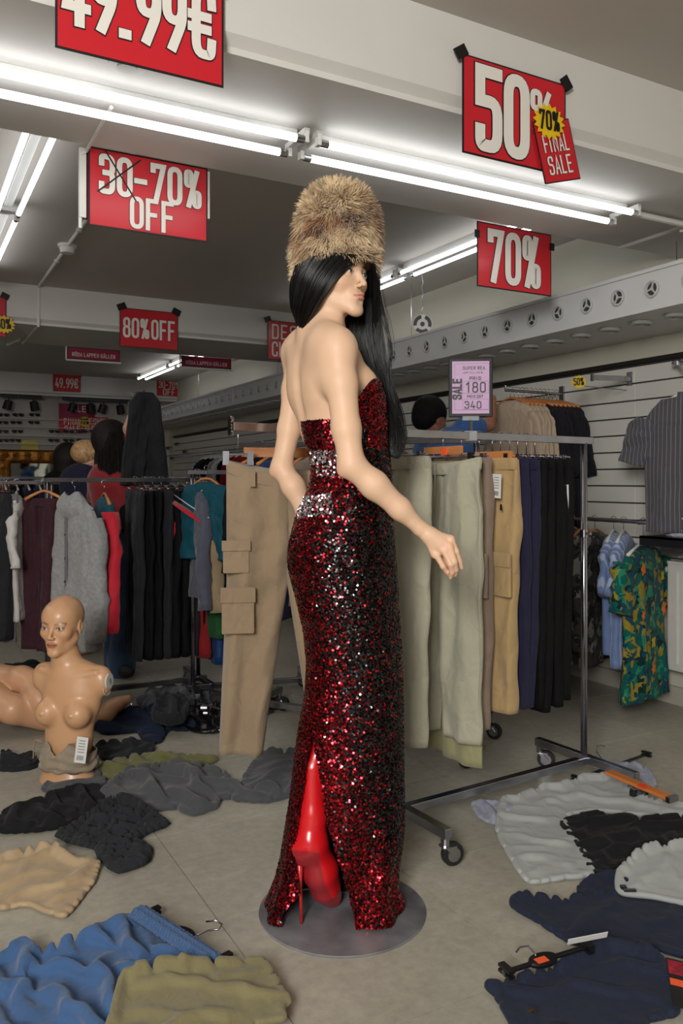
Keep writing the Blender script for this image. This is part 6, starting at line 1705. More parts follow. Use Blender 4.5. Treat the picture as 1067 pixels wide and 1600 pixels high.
bevel(MB().bx((A_+B_)/2, d_/2, d_.normalized().cross(UP)*.022, V3(0, 0, .006)).build('wooden_bar', mat('orange_wood', (210, 122, 54), .4, var=.08, scale=4, coat=.3), wh), .003)
MB().bx(fl(1004, 1228, .125), d_.normalized()*.014, d_.normalized().cross(UP)*.014, V3(0, 0, .002)).build('orange_sticker', mat('red_orange', (236, 72, 30), .5, var=0), wh)
MB().bx(B_, d_.normalized()*.008, d_.normalized().cross(UP)*.026, V3(0, 0, .010)).build('steel_end', m_steel, wh)
tg = thing('swing_tag', tuple(fl(1060, 1540, .04)), 'black and crimson swing tag with orange price sticker at the right edge', 'swing tag')
A_ = fl(1040, 1496, .05); B_ = fl(1052, 1572, .035); ax_ = (B_-A_)/2; wx_ = (fl(1104, 1486, .045)-A_)/2; wx_ = wx_-ax_*(wx_.dot(ax_)/ax_.length_squared)
cc = (A_+B_)/2+wx_; nn = ax_.cross(wx_).normalized(); nn = nn if nn.z > 0 else -nn
MB().bx(cc, ax_, wx_, nn*.001).build('card', m_blk, tg)
MB().bx(cc-ax_*.62+nn*.0012, ax_*.30, wx_*.96, nn*.0004).build('crimson_print', mat('crimson_print', (150, 24, 46), .5, var=.5, scale=60), tg)
MB().bx(cc+ax_*.02+nn*.0016, ax_*.13, wx_*.98, nn*.0006).build('orange_sticker', m_orange, tg)
MB().bx(cc+ax_*.66+nn*.0012, ax_*.2, wx_*.5, nn*.0004).build('barcode_label', m_paper, tg)
lettering('PO', tg, cc-ax_*.35-wx_*.2+nn*.0022, ax_.normalized(), -wx_.normalized() if False else (nn.cross(ax_)).normalized(), nn, 0, 0, .02, .8, .2, [m_let, m_blk], outline=0)
# ================================================================== LEFT SIDE: RACKS, SHOPPERS, MANNEQUINS, BACK WALL
XD = V3(1, 0, 0); YD = V3(0, 1, 0)
m_maroon = fabric('maroon_cloth', (62, 34, 42), var=.15, scale=40)
m_teal = fabric('teal_shell', (10, 70, 84), rough=.55, var=.06)
m_redsh = fabric('red_shell', (190, 28, 48), rough=.55, var=.05)
m_slate = fabric('slate_fleece', (82, 84, 98), var=.08)
m_tanf = fabric('tan_fleece', (148, 128, 100), var=.08)
m_forest = fabric('forest_green', (36, 84, 44), var=.08)
LA = LD(-1.60, 4.35, 1.257)
def lrack(name_lab, A, B, z, up=(0, 1), feet=True, w_=.024):
    t = thing('clothes_rack', (A.x, A.y, 0), name_lab, 'clothes rack')
    d = (B-A).normalized(); p_ = V3(d.y, -d.x, 0)
    sqbar(t, V3(A.x, A.y, z), V3(B.x, B.y, z), w_, w_, 'top_rail')
    for k, e in enumerate((A+d*.03, B-d*.05)):
        MB().tube([V3(e.x, e.y, .1 if feet else .0), V3(e.x, e.y, z-.012)], .012, 14).build('upright', m_steel, t, smooth=True)
        if feet:
            sqbar(t, V3(e.x, e.y, .11)+p_*.25, V3(e.x, e.y, .11)-p_*.25, .028, .028, 'foot')
            for s_ in (-1, 1): caster(t, V3(e.x, e.y, .095)+p_*s_*.235, -.5+.4*s_)
    if feet: sqbar(t, V3(A.x, A.y, .10), V3(B.x, B.y, .10), .028, .028, 'base_bar')
    return t
LB = LA+XD*.92
lrack('grey rolling rack on the left holding the hoodie and the black trousers', LA, LB, 1.257)
for i in range(8):
    tt = .50+i*.05
    trousers('trousers', LA+XD*tt, YD, .35, .93, .05, m_black if i % 3 else m_charc, 'black trousers packed side by side on the left rack', group='black trousers on the left rack', seed=100+i*1.7, n=32, rows=24, folds=.007, parts=False, clipc=m_steel, drop=.06)
for i in range(5): 
    p_ = LA+XD*(.54+.014*i); MB().tube([p_+V3(0, 0, -.01), p_+V3(0, 0, .016), p_+V3(.004, -.014, .02)], .002, 6).build('spare_hook', m_steel, bpy.data.objects['clothes_rack.002'])
# hoodie, facing the camera
HU = (RT*.78-FW*.62).normalized()
hp = P(117, 756, 4.22)
hd = top_garment('hooded_sweatshirt', hp, HU, .36, .76, m_grey, 'light grey marl zip hoodie hanging at the front of the left rack', cat='hoodie', sleeve=.62, slw=.058, sl_ang=.06, th=.10, seed=4.4, folds=.014, hood=True, n=64, rows=40, hangm=m_grey, drop=.085, droop=.07, neck=.08)
HN = HU.cross(UP).normalized()
MB().bx(hp+V3(0, 0, -.47)+HN*.053, HU*.009, HN*.003, V3(0, 0, .33)).build('zip_placket', mat('zip_grey', (110, 110, 112), .6, var=0), hd)
MB().bx(hp+V3(0, 0, -.81)+HN*.0, HU*.17, HN*.052, V3(0, 0, .028)).build('hem_band', m_grey, hd); bevel(hd.children[-1], .02, 3)
for k in range(4): MB().cyl(hp+V3(0, 0, -.26-k*.12)+HN*.055, HN, .006, .004, 10).build('snap', m_steel, hd)
# rail 1, chrome, left edge
L1 = LD(-2.25, 4.12, 1.243)
lrack('chrome rack cut off by the left edge, holding grey and maroon clothes', L1, L1+XD*.80, 1.243, w_=.02, feet=False)
for px, D_, mt, lab, L_, wd_ in ((4, 4.30, m_charc, 'charcoal trousers at the far left edge on the chrome rack', .76, .20), (14, 4.35, fabric('mid_grey', (112, 112, 114), var=.1), 'mid grey trousers second from the left edge on the chrome rack', .78, .16)):
    p_ = P(px, 752, D_); p_.z = 1.243
    trousers('trousers', p_, (RT*.6-FW*.8), wd_, L_, .06, mt, lab, seed=px*.7+1, n=36, rows=24, folds=.010, drop=.06, parts=False)
p_ = P(26, 752, 4.42); p_.z = 1.243
wsh = top_garment('printed_shirt', p_, (RT*.3-FW*.95), .34, .66, cl[1][1], 'white shirt with red printed stripe between the grey and maroon clothes', seed=7, sleeve=.3, slw=.05, th=.06, hangm=m_white, parts=False)
m = MB(); wU = (RT*.3-FW*.95).normalized(); wN = wU.cross(UP).normalized(); wN = wN if wN.dot(FW) < 0 else -wN
for k in range(6): m.bx(p_+V3(0, 0, -.34-.06*k)+wU*.05+wN*.04, wU*.035, wN*.002, V3(0, 0, .018))
m.build('red_print', mat('red_print', (176, 40, 44), .8, var=0), wsh, kind='stuff')
p_ = P(62, 752, 4.36); p_.z = 1.243
mr = trousers('trousers', p_, (RT*.88-FW*.48), .24, .80, .085, m_maroon, 'long maroon trousers on a curved wooden hanger, left of the grey hoodie', seed=12.6, n=52, rows=36, folds=.010, drop=.09, hang=None, spread=.004)
shirt_hanger(mr, P(69, 752, 4.30), RT, .10, m_wood, drop=.05, sag=.045)
# track jacket at the end of the rail
p_ = P(163, 756, 4.42)
tj = top_garment('track_jacket', p_, (RT*.42-FW*.90), .42, .70, m_teal, 'teal track jacket with a red sleeve beside the grey hoodie', cat='jacket', sleeve=.62, slw=.06, th=.09, seed=17, folds=.012, n=48, rows=30, slmat=m_redsh)
# group right: rack with track jackets and sweatshirts
R3 = LD(-.86, 4.55, 1.30)
lrack('dark rack half hidden behind the khaki cargo trousers', R3, R3+(RT*.96+FW*.28)*.75, 1.30)
p_ = P(322, 733, 4.50)
tj2 = top_garment('track_jacket', p_, (RT*.85-FW*.5), .44, .42, m_teal, 'teal track jacket with broad red shoulder stripe hanging left of the khaki trousers', cat='jacket', sleeve=.36, slw=.075, th=.12, seed=19, folds=.014, n=56, rows=30, slmat=m_redsh, droop=.11, sl_ang=.22)
tU = (RT*.85-FW*.5).normalized(); tN = tU.cross(UP).normalized(); tN = tN if tN.dot(FW) < 0 else -tN
for a_, b_, c_, nm, mt in (((-.20, -.17), (.06, -.30), .030, 'red_panel', m_redsh), ((-.19, -.135), (.08, -.265), .006, 'white_piping', m_stripe)):
    A_ = p_+tU*a_[0]+V3(0, 0, a_[1])+tN*.062; B_ = p_+tU*b_[0]+V3(0, 0, b_[1])+tN*.07
    MB().tube([A_, (A_+B_)/2+tN*.006, B_], [c_*.8, c_, c_*.8], 10, flat=.35).build(nm, mt, tj2, smooth=True)
for (px, D_, mt, lab, L_, sl, top_) in ((308, 4.62, m_slate, 'slate blue sweatshirt with long sleeve under the track jacket', .62, .60, 768), (322, 4.66, m_tanf, 'tan sweatshirt sleeve showing beside the khaki trousers', .60, .62, 775), (331, 4.72, m_forest, 'forest green top hanging lowest beside the khaki trousers', .86, .3, 760), (312, 4.78, cl[0][1], 'dark red garment with low hem behind the slate sweatshirt', .98, .3, 765), (337, 4.80, m_blue, 'blue garment deepest in the rack behind the khaki trousers', 1.02, .3, 765)):
    p_ = P(px, 752, D_); p_.z = 1.30
    top_garment('sweatshirt', p_, (RT*.35-FW*.94), .38, L_, mt, lab, cat='sweatshirt', sleeve=sl, slw=.055, th=.09, seed=px, folds=.010, n=32, rows=20)
# far dense rack
FR = LD(-3.6, 7.0, 1.28)
lrack('far rack of dark clothes behind the shoppers', FR, FR+XD*2.6, 1.28)
for i in range(26):
    k = rg.choice([5, 5, 4, 5, 2, 4, 0, 5])
    top_garment('jacket', FR+XD*(.08+i*.096), YD, .42, .86, cl[k][1], '%s jacket on the far rack behind the shoppers' % cl[k][0], group='%s jackets on the far rack' % cl[k][0], cat='jacket', seed=200+i, th=.06, sleeve=.5, slw=.06, n=20, rows=10, parts=False, hangm=m_white)

# ------------------------------------------------------------------ helper for people further back
def person(name_lab, loc, zbase=0.0): return thing('person', (loc.x, loc.y, zbase), name_lab, 'person')
def sculpt_obj(S, name, material, parent, col=None, **kw):
    V, Q = S.mesh(); C = None
    if col is not None: C = np.tile(np.array(lin(col)), (len(V), 1))
    return vmesh(name, V, Q, material, parent, cols=C, **kw), V
SKF = (206, 158, 130)
# --- shopper in the red sweater, seen from behind, left arm raised
DW = 5.3
q = lambda px, py, y=0.0: P(px, py, DW+y)
wr = person('dark haired shopper in a red sweater and flared jeans, holding up black trousers', fl(190, 1052))
S = Sculpt(.008)
hF = (RT*.75+FW*.66).normalized(); hM = frame(q(173, 685), hF)
head_prims(S, hM, 1.0, ears=False)
S.chain([q(173, 700), q(174, 735)], [.048, .052], .03)
S.chain([q(176, 745), q(182, 800), q(186, 850)], [.11, .10, .09], .05)
S.chain([q(197, 677, -.02), q(199, 668, -.05), q(204, 652, -.08)], [.03, .024, .024], .02)
for k in range(4): S.chain([q(203+k*1.2, 652-k*1.6, -.09), q(206+k, 646-k*1.8, -.11), q(204+k, 643-k*2, -.10)], [.010, .009, .008], .004)
S.chain([q(220, 776, -.12), q(229, 769, -.14), q(236, 768, -.15)], [.024, .022, .018], .012)
for k in range(4): S.chain([q(234, 766+k*1.8, -.155), q(240, 766+k*2, -.16), q(244, 768+k*2, -.16)], [.010, .009, .008], .004)
S.chain([q(226, 766, -.13), q(231, 762, -.13)], [.012, .009], .006)
sculpt_obj(S, 'body', m_skin, wr, SKF)
S = Sculpt(.008)
S.ell(q(173, 752), (.19, .12, .11), frame(q(173, 752), hF), .05)
S.chain([q(176, 752), q(180, 790), q(184, 822)], [.145, .130, .125], .06)
S.chain([q(158, 750, .05), q(150, 775, .08)], [.07, .06], .04)
S.chain([q(188, 752, -.08), q(199, 772, -.10), q(200, 790, -.12)], [.07, .065, .058], .04)
S.chain([q(190, 748, -.03), q(196, 715, -.05), q(198, 690, -.04)], [.06, .052, .045], .03)
S.ell(q(184, 836), (.14, .11, .03), None, .02)
sculpt_obj(S, 'red_sweater', colmat('knit', .85, sheen=.2, bump=.3, bscale=160), wr, (134, 20, 28))
S = Sculpt(.008)
S.chain([q(200, 785, -.12), q(200, 820, -.15), q(212, 795, -.15), q(222, 776, -.13)], [.055, .052, .040, .030], .03)
sculpt_obj(S, 'black_sleeve', m_black, wr)
S = Sculpt(.009)
S.chain([q(184, 838), q(185, 868)], [.125, .130], .05)
S.chain([q(178, 870, .06), q(180, 950, .08), q(180, 1035, .10)], [.09, .065, .075], .04)
S.chain([q(192, 872, -.04), q(194, 950, -.05), q(190, 1030, -.06), q(190, 1046, -.06)], [.092, .070, .082, .085], .04)
sculpt_obj(S, 'jeans', fabric('blue_jeans', (52, 72, 98), var=.15, scale=14), wr)
for y_ in (-.06, .1):
    S = Sculpt(.008); S.chain([q(186, 1047, y_), q(196, 1049, y_-.08), q(203, 1050, y_-.1)], [.042, .038, .03], .02)
    sculpt_obj(S, 'shoe', m_rubber, wr)
gR = [[(158, 672, .10), (152, 700, .10), (150, 730, .06), (149, 750, .0)], [(160, 664, -.02), (155, 695, -.08), (156, 725, -.12), (158, 748, -.13)], [(172, 658, -.06), (172, 690, -.14), (172, 722, -.15), (174, 748, -.16)],
      [(186, 664, -.05), (192, 695, -.10), (192, 725, -.13), (190, 750, -.13)], [(190, 672, .05), (198, 700, .02), (197, 730, -.02), (194, 744, -.05)]]
m_mhair = mat('matte_black_hair', (12, 11, 11), .65, var=.4, scale=60, spec=.2, bump=.6, bscale=120)
m_brhair = mat('dark_brown_hair', (26, 18, 16), .6, bump=.5, bscale=120, spec=.25, var=.3, scale=40)
S = Sculpt(.008); S.ell(q(173, 684), (.108, .128, .122), frame(q(173, 684), hF), .01); S.chain([q(172, 690, -.03), q(172, 740, -.075)], [.085, .070], .05)
hh, _ = sculpt_obj(S, 'hair', m_brhair, wr)
strands('hair_strands', gR, 500, 10, .0022, .006, lambda a, b, c: q(a, b, c), m_brhair, hh, seed=21, lift=.006)
# black trousers held up
hu = trousers('trousers', q(226, 610, -.12), (RT*.9+FW*.4), .11, .58, .09, m_charc, 'charcoal black trousers held up high by the shopper in red', seed=44, n=48, rows=30, folds=.018, drop=.02, hang=None, legw=.13, hemw=.15, spread=.05, skew=(.0, 0), crotch=.06)
mh = MB().tube([q(226, 609, -.14), q(205, 650, -.12)], .006, 8).build('hanger', m_clipb, hu); MB().bx(q(206, 636, -.14), RT*.010, FW*.006, UP*.022).build('red_size_tag', m_redsh, hu)
hook(MB(), q(201, 620, -.10), stem=.06, r=.03, d=RT).build('hook', m_steel, hu, smooth=True)
# --- blonde woman and dark haired person behind her
DBl = 5.9; q = lambda px, py, y=0.0: P(px, py, DBl+y)
wbp = person('blonde woman with hair tied up and navy top, seen from behind beside the red sweater', fl(130, 1020))
bF = (RT*.75+FW*.66).normalized()
S = Sculpt(.009); head_prims(S, frame(q(137, 712), bF), 1.0); S.chain([q(134, 724), q(130, 742)], [.045, .05], .03); S.chain([q(128, 760), q(128, 900)], [.10, .09], .03)
for s_ in (-1, 1): S.chain([q(128+s_*4, 900, .03*s_), q(128+s_*4, 1015, .03*s_)], [.07, .045], .02)
sculpt_obj(S, 'body', m_skin, wbp, (214, 172, 148))
S = Sculpt(.009); S.ell(q(128, 752), (.20, .13, .085), frame(q(128, 752), bF), .04); S.chain([q(128, 756), q(128, 860)], [.155, .13], .05)
for px, y_ in ((114, .1), (144, -.1)): S.chain([q(px, 756, y_), q(px-2, 800, y_-.05), q(px+4, 835, y_-.12)], [.06, .05, .04], .03)
sculpt_obj(S, 'navy_top', m_navy, wbp)
S = Sculpt(.009); S.chain([q(128, 850), q(128, 880)], [.135, .14], .05)
for s_ in (-1, 1): S.chain([q(128+s_*7, 885, .03*s_), q(128+s_*7, 950, .03*s_), q(128+s_*6, 1010, .03*s_)], [.09, .07, .055], .03)
sculpt_obj(S, 'trousers', m_charc, wbp)
m_blond = mat('blond_hair', (182, 142, 96), .45, var=.35, scale=50)
S = Sculpt(.008); S.ell(q(133, 706, -.015), (.088, .10, .09), frame(q(133, 706), bF), .01); S.ell(q(122, 708, -.02), (.05, .05, .055), None, .02); S.ell(q(146, 706, -.02), (.05, .06, .04), None, .03); S.ell(q(142, 722, -.11), (.05, .03, .06), None, .02, True)
sculpt_obj(S, 'hair', m_blond, wbp)
DBk = 6.5; q = lambda px, py, y=0.0: P(px, py, DBk+y)
wdk = person('person with long dark hair behind the blonde woman', fl(106, 1000))
S = Sculpt(.01); head_prims(S, frame(q(106, 716), -RT*.9+FW*.3), 1.0, ears=False); S.chain([q(106, 728), q(106, 745)], [.045, .05], .03); S.chain([q(106, 760), q(106, 860)], [.10, .09], .03)
for s_ in (-1, 1): S.chain([q(106+s_*7, 860), q(106+s_*7, 992)], [.07, .045], .02)
sculpt_obj(S, 'body', m_skin, wdk, SKF)
S = Sculpt(.01); S.ell(q(106, 752), (.20, .13, .085), None, .04); S.chain([q(106, 756), q(106, 840)], [.15, .13], .05)
for s_ in (-1, 1): S.chain([q(106+s_*17, 752), q(106+s_*19, 790), q(106+s_*16, 830)], [.055, .05, .04], .03)
sculpt_obj(S, 'dark_top', m_black, wdk)
S = Sculpt(.01)
for s_ in (-1, 1): S.chain([q(106+s_*8, 845), q(106+s_*8, 920), q(106+s_*7, 985)], [.09, .075, .055], .03)
sculpt_obj(S, 'trousers', m_charc, wdk)
S = Sculpt(.008); S.ell(q(105, 713, -.02), (.105, .12, .115), None, .01); S.chain([q(104, 720, -.03), q(104, 742, -.04)], [.10, .085], .04)
hh, _ = sculpt_obj(S, 'hair', m_brhair, wdk)
# --- man behind the middle rack
DM = 4.85; q = lambda px, py, y=0.0: P(px, py, DM+y)
mn = person('black haired man in a blue shirt behind the middle rack, reaching up to the right', fl(690, 1080))
mF = (RT*.80+FW*.60).normalized()
mM = frame(q(673, 655), mF+V3(0, 0, -.25))
S = Sculpt(.006); head_prims(S, mM, 1.02); S.chain([q(676, 672), q(684, 700)], [.058, .060], .03)
S.chain([q(690, 720), q(690, 860)], [.12, .10], .04)
S.chain([q(742, 668, .0), q(764, 664, .02), q(768, 645, .04), q(768, 634, .05)], [.045, .036, .028, .026], .02)
for k in range(4): S.chain([q(764+k*3, 632, .05), q(764+k*3, 624, .04), q(765+k*2.5, 619, .03)], [.010, .009, .008], .004)
S.chain([q(762, 638, .04), q(758, 630, .03)], [.012, .009], .006)
for s_ in (-1, 1): S.chain([q(690+s_*12, 860), q(690+s_*12, 1070)], [.08, .05], .02)
sculpt_obj(S, 'body', m_skin, mn, (156, 104, 80))
S = Sculpt(.008); S.ell(q(695, 705), (.22, .14, .12), frame(q(695, 705), mF), .05); S.chain([q(692, 715), q(690, 840)], [.17, .15], .05)
S.chain([q(712, 690, -.02), q(732, 668, .0), q(746, 668, .0)], [.085, .072, .060], .04)
S.chain([q(668, 705, .1), q(664, 760, .1)], [.075, .06], .04)
sculpt_obj(S, 'blue_shirt', fabric('cornflower_shirt', (66, 100, 158), var=.06), mn)
S = Sculpt(.009)
for s_ in (-1, 1): S.chain([q(690+s_*12, 850), q(690+s_*12, 960), q(690+s_*12, 1060)], [.105, .08, .07], .03)
sculpt_obj(S, 'trousers', m_charc, mn)
S = Sculpt(.006); S.ell(mM @ Vector((0, -.018, .042)), (.090, .112, .098), mM.to_3x3().to_4x4(), .01); S.ell(mM @ Vector((0, -.06, -.01)), (.078, .06, .075), mM.to_3x3().to_4x4(), .03)
S.ell(mM @ Vector((.085, .035, -.03)), (.03, .05, .05), mM.to_3x3().to_4x4(), .015, True); S.ell(mM @ Vector((0, .10, -.03)), (.08, .05, .06), mM.to_3x3().to_4x4(), .015, True)
hh, V = sculpt_obj(S, 'hair', m_mhair, mn)

# ------------------------------------------------------------------ bald mannequin torso on the floor
m_mann = colmat('mannequin_plastic', .40, coat=.12, sss=.05)
DMq = 3.42; q = lambda px, py, y=0.0: P(px, py, DMq+y)
base = fl(108, 1217)
mt_ = thing('mannequin_torso', (base.x, base.y, 0), 'bald female mannequin bust with painted face and no arms standing on the floor', 'mannequin')
bf = (RT*-.26-FW*.966).normalized(); bl = (RT*.966-FW*.26).normalized()
BM = Matrix.Identity(4)
for i in range(3): BM[i][0] = bl[i]; BM[i][1] = bf[i]; BM[i][2] = UP[i]
def b_(l, f, py, px0=112): return q(px0, py)+bl*l+bf*f
S = Sculpt(.0032)
S.ell(b_(0, 0, 1086), (.135, .082, .15), BM, .02); S.ell(b_(0, .0, 1150, 108), (.105, .075, .13), BM, .05); S.ell(b_(0, 0, 1225, 106), (.125, .092, .12), BM, .05)
S.ell(b_(0, -.005, 1050, 113), (.150, .050, .045), BM, .045)
S.ell(b_(.138, -.005, 1062), (.048, .044, .060), BM, .03); S.ell(b_(-.138, -.005, 1062), (.048, .044, .060), BM, .03)
S.chain([q(106, 1048, .0), q(102, 1022, .0), q(100, 1000, .01)], [.058, .050, .048], .03)
for s_ in (-1, 1):
    S.ell(b_(s_*.070, .062, 1108), (.054, .052, .056), BM, .022)
    S.chain([b_(s_*.13, .03, 1046, 113), b_(s_*.025, .050, 1052, 113)], [.009, .008], .014)
    S.ell(b_(s_*.068, .114, 1106), .005, None, .008)
S.ell(b_(.196, -.0, 1066), (.02, .08, .09), BM, .008, True); S.ell(b_(-.196, -.0, 1066), (.02, .08, .09), BM, .008, True)
mM2 = frame(q(98, 976, .0), (RT*-.16-FW*.99)+V3(0, 0, -.02)); head_prims(S, mM2, 1.04)
V, Q = S.mesh(clip=((-9, -9, 0.0), (9, 9, 9)))
C = head_paint(V, mM2, 1.04, (206, 158, 118), (176, 96, 76), (98, 62, 44), blush=.25, iris=(.09, .11, .12))
vmesh('body', V, Q, m_mann, mt_, cols=C)
# bottom cap, arm socket plate
so = b_(.176, 0, 1060)
n_ = 36
for r_, o_, nm, mt0 in ((.028, .0035, 'socket_disc', mat('socket_white', (196, 194, 186), .5, var=.1)), (.006, .0060, 'socket_bolt', mat('socket_grey', (110, 108, 104), .5, var=0))):
    MB().rings([[so+bf*r_*math.cos(2*math.pi*k/n_)+UP*r_*1.15*math.sin(2*math.pi*k/n_)+bl*e for k in range(n_)] for e in (-.004, o_)]).build(nm, mt0, mt_)
MB().tube([so+bl*.004+UP*.012+bf*.006, so+bl*.006, so+bl*.004+UP*.012-bf*.006], .0015, 6).tube([so+bl*.006, so+bl*.006-UP*.014], .0015, 6).build('socket_mark', MATS['socket_grey'], mt_)
rim_ = [so-bl*.008-UP*.012+bf*.034*math.cos(a)+UP*.046*math.sin(a) for a in np.linspace(math.pi*1.08, math.pi*1.92, 16)]
MB().tube(rim_, .0022, 6).build('chipped_edge', MATS['socket_white'], mt_, smooth=True)
# beige bralette slipped down to the waist
m_bra = fabric('champagne_satin', (150, 136, 116), rough=.5, var=.08, scale=20)
br = thing('bralette', tuple(b_(0, 0, 1185)), 'champagne bralette slipped down round the waist of the mannequin bust', 'bra')
R = []
for j in range(12):
    v = j/11; r_ = []
    for k in range(80):
        a = 2*math.pi*k/80; cs, sn = math.cos(a), math.sin(a)
        cup = max(0, sn)**.6*(math.exp(-((cs-.50)/.26)**2)+math.exp(-((cs+.50)/.26)**2))
        top_z = b_(0, 0, 1176).z+.012+.060*cup; bot = b_(0, 0, 1196).z
        z = bot+(top_z-bot)*v
        w_ = np.interp(z, [0, .08, .12, .16, .22], [.126, .120, .112, .108, .112])
        rr_ = 1.0+.10*cup*math.sin(v*math.pi)
        pnt = V3(*b_(0, 0, 1180, 108)); pnt.z = z
        r_.append(pnt+bl*cs*w_*rr_+bf*sn*(w_*.80)*rr_+V3(0, 0, .003*math.sin(k*.9+j))+(bl*cs+bf*sn)*.004*math.sin(z*190+2.5*math.sin(a*3)))
    R.append(np.array([tuple(x_) for x_ in r_]))
bo = MB().rings(R, 0, (False, False)).build('cups', m_bra, br, smooth=True); md = bo.modifiers.new('s', 'SOLIDIFY'); md.thickness = .004
for s_ in (-1, 1):
    a_ = b_(s_*.06, .098, 1150, 108); MB().tube([a_, a_+bl*s_*.03+V3(0, 0, .008), a_+bl*s_*.055-bf*.02+V3(0, 0, -.03), a_+bl*s_*.05-bf*.01+V3(0, 0, -.075)], .003, 6).build('strap', m_bra, br, smooth=True)
tg2 = thing('swing_tag', tuple(q(127, 1190, -.13)), 'white swing tag with barcode hanging on the bralette of the mannequin', 'swing tag')
tagcard(tg2, q(127, 1172, -.135), RT, -FW, .046, .105, 'card', tilt=-.13)
MB().tube([q(130, 1152, -.12), q(129, 1157, -.133)], .0012, 5).build('string', m_paper, tg2)
# mannequin legs lying behind
DL = 4.1; q = lambda px, py, y=0.0: P(px, py, DL+y)
ml = thing('lying_mannequin', tuple(fl(20, 1140)), 'glossy mannequin legs lying bent on the floor behind the bald bust', 'mannequin')
S = Sculpt(.005)
S.chain([q(-60, 1085, .2), q(-10, 1062, .1), q(34, 1062, .0), q(46, 1066, -.02), q(60, 1090, -.1), q(74, 1112, -.14)], [.095, .082, .064, .058, .055, .045], .03)
S.chain([q(-60, 1085, .0), q(-20, 1090, -.1), q(20, 1108, -.15), q(70, 1122, -.05)], [.09, .082, .066, .060], .03)
V, Q = S.mesh(); vmesh('crossed_legs', V, Q, m_mann, ml, cols=np.tile(np.array(lin((206, 156, 120))), (len(V), 1)))
S = Sculpt(.005)
S.chain([q(70, 1122, -.03), q(120, 1126, .0), q(165, 1116, .04), q(176, 1104, .05), q(186, 1099, .05), q(199, 1092, .02)], [.058, .062, .048, .036, .032, .022], .02)
S.ell(q(174, 1102, .07), (.03, .03, .03), None, .02)
V, Q = S.mesh(); vmesh('lower_leg', V, Q, m_mann, ml, cols=np.tile(np.array(lin((206, 156, 120))), (len(V), 1)))
MB().tube([fl(205, 1100, .05), fl(205, 1100, .16)], .004, 8).build('calf_rod', m_steel, ml)

# ------------------------------------------------------------------ back wall
def aYb(px, py, Y=YB-.03): return aY(px, py, Y)
glm = MB()
def glasses():
    r = thing('sunglasses', (0, 0, 0), '', 'sunglasses')
    for s_ in (-1, 1):
        n_ = 16
        MB().rings([[V3(s_*.042+.034*math.cos(a), e, .024*math.sin(a)) for a in [2*math.pi*k/n_ for k in range(n_)]] for e in (0, -.006)]).build('lens', mat('dark_lens', (20, 18, 20), .15, var=0), r)
        MB().bx((s_*.077, .04, .012), (.003, .04, 0), (0, 0, .004), (0, .003, 0)).build('temple', m_blk, r)
    MB().bx((0, -.003, .012), (.080, 0, 0), (0, .004, 0), (0, 0, .006)).build('bridge_bar', m_blk, r)
    return r
g0 = glasses(); first = True
rows_g = [(648, (5, 28, 54)), (660, (4, 25, 53)), (674, (4, 27, 85, 107, 128, 148)), (688, (5, 24, 84, 107, 128))]
nm = ('top', 'second', 'third', 'lowest')
for r_i, (py, xs) in enumerate(rows_g):
    for k, px in enumerate(xs):
        o = g0 if first else copy_tree(g0); first = False
        p_ = aYb(px, py, YB-.12); o.location = p_; o['label'] = 'dark sunglasses displayed on the back wall, %s row, %s from the left' % (nm[r_i], ('first', 'second', 'third', 'fourth', 'fifth', 'sixth')[k]); o['group'] = 'sunglasses on the back wall'
for r_i, py in enumerate((652, 665, 679, 692)):
    a = aYb(-20, py); b = aYb(168, py); z = a.z
    MB().box((a.x, YB-.12, z-.012), (b.x, YB-.001, z-.004)).build('display_ledge', m_white, label='thin white ledge holding the %s row of sunglasses' % nm[r_i], cat='shelf')
for k, (py, px) in enumerate(((700, 262), (694, 275), (716, 268), (706, 288))):
    o = copy_tree(g0); p_ = aX(px, py, XW-.06); o.location = p_; o.rotation_euler = (0, 0, math.pi/2*-1); o['label'] = 'sunglasses on the far right wall below the duct, %s' % ('upper left pair', 'top pair', 'lowest pair', 'rightmost pair')[k]; o['group'] = 'sunglasses on the far right wall'
# signs
pw = sg(92, 630, 148, 652, YB-.03); sign('wall_sign', pw, [('SALE', .5, .45, .4, .5, .16)], 'crimson strip poster on the back wall above the FINAL SALE sign', outline=0, border=.004, redm=m_pur)
pw = sg(92, 651, 130, 676, YB-.035); sign('wall_sign', pw, [('FINAL', .55, .54, .34, .7, .16), ('SALE', .55, .08, .34, .66, .16)], 'far red FINAL SALE sign on the back wall', outline=0, border=.004)
pw = sg(131, 651, 169, 675, YB-.035); sign('wall_sign', pw, [('DESIGN', .5, .54, .34, .86, .15), ('CLOTHES', .5, .08, .34, .86, .15)], 'far red DESIGN CLOTHES sign on the back wall', outline=0, border=.004)
bq = aYb(132, 659, YB-.06); tb = thing('price_burst', tuple(bq), 'yellow burst sticker between the two far red wall signs', 'sticker'); burst(tb, bq, XD, UP, -YD, .10, '70%')
yc = thing('price_card', tuple(aYb(46, 703)), 'yellow price card on the back wall under the sunglasses', 'price card')
a = aYb(32, 688); b = aYb(60, 703); MB().box((a.x, YB-.05, b.z), (b.x, YB-.04, a.z)).build('card', mat('card_yellow', (206, 190, 92), .6, var=.1, scale=12), yc)
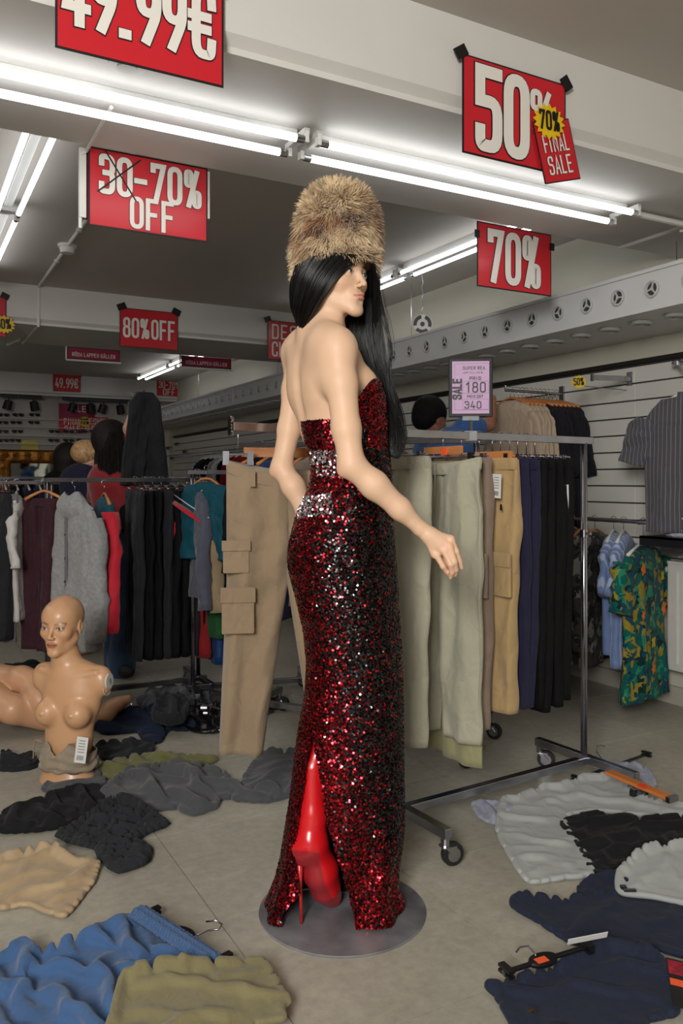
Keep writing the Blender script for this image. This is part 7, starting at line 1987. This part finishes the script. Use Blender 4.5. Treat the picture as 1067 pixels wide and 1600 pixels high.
# gilt mirror
gm = thing('gilt_mirror', tuple(aYb(100, 800)), 'large mirror in an ornate gold frame on the back wall', 'mirror')
m_gold = mat('gilt', (150, 98, 34), .42, metal=.7, var=.5, scale=14, bump=.6, bscale=30)
xa = aYb(-6, 715).x; xb = aYb(216, 715).x; zt = aYb(100, 704).z; zb_ = .75
def molding(A_, B_, inw):
    A_ = Vector(A_); B_ = Vector(B_); d = (B_-A_); n = int(d.length/.03); R = []
    for i in range(n+1):
        c = A_+d*(i/n); wv = .012*math.sin(i*1.1)+.006*math.sin(i*2.7); dn_ = d.normalized()
        R.append([c+inw*(u*.20)+V3(0, -(h_+ (wv if 0 < u < 1 else 0)), 0) for u, h_ in ((0, .0), (0, .05), (.2, .09), (.45, .05), (.7, .085), (1, .03), (1, .0))])
    return MB().rings([np.array([tuple(p_) for p_ in r_]) for r_ in R])
yb_ = YB-.02
molding((xa, yb_, zt), (xb, yb_, zt), V3(0, 0, -1)).build('frame_top', m_gold, gm, smooth=True); molding((xa, yb_, zb_), (xb, yb_, zb_), V3(0, 0, 1)).build('frame_bottom', m_gold, gm, smooth=True)
molding((xa, yb_, zb_), (xa, yb_, zt), V3(1, 0, 0)).build('frame_side', m_gold, gm, smooth=True); molding((xb, yb_, zb_), (xb, yb_, zt), V3(-1, 0, 0)).build('frame_side', m_gold, gm, smooth=True)
MB().box((xa+.1, YB-.03, zb_+.1), (xb-.1, YB-.025, zt-.1)).build('mirror_glass', mat('mirror_glass', (200, 205, 205), .03, metal=1, var=0), gm)
# track spots under the far beam
for k, (x0, x1) in enumerate(((0, 28), (30, 66), (98, 215))):
    a = aY(x0, 612, 12.52); b = aY(x1, 612, 12.52)
    MB().box((a.x, 12.51, ZB-.05), (b.x, 12.56, ZB)).build('light_track', m_blk, label=('black ceiling light track at the far left end', 'short black light track above the far sunglasses', 'long black light track right of the small 49.99 sign')[k], cat='light track')
for k, px in enumerate((14, 52, 115, 140, 162, 187)):
    c = aY(px, 622, 12.535); c.z = ZB-.055
    t = thing('spotlight', (c.x, c.y, c.z-.16), 'black track spotlight, %s from the left, near the back wall' % ('first', 'second', 'third', 'fourth', 'fifth', 'sixth')[k], 'spotlight', 'black track spotlights')
    MB().tube([c+V3(0, 0, .02), c-V3(0, 0, .05)], .012, 8).build('stem', m_blk, t)
    dr = V3(.25*(1 if k % 2 else -1), .25, -1).normalized(); MB().cyl(c-V3(0, 0, .04), dr, .055, .13, 20, r2=.062).build('can', m_blk, t)
# sensor on the middle beam edge
se = thing('emergency_lamp', tuple(aY(20, 536, 7.3)), 'small white angled lamp clipped under the middle beam at the left', 'lamp')
MB().bx(aY(21, 534, 7.4), V3(.05, .03, .03), V3(.008, -.015, 0), V3(0, 0, .01)).build('housing', m_white, se)
# name the pieces that tell look-alikes apart
cd = [o for o in COL.objects if o.parent is None and o.get('label')]
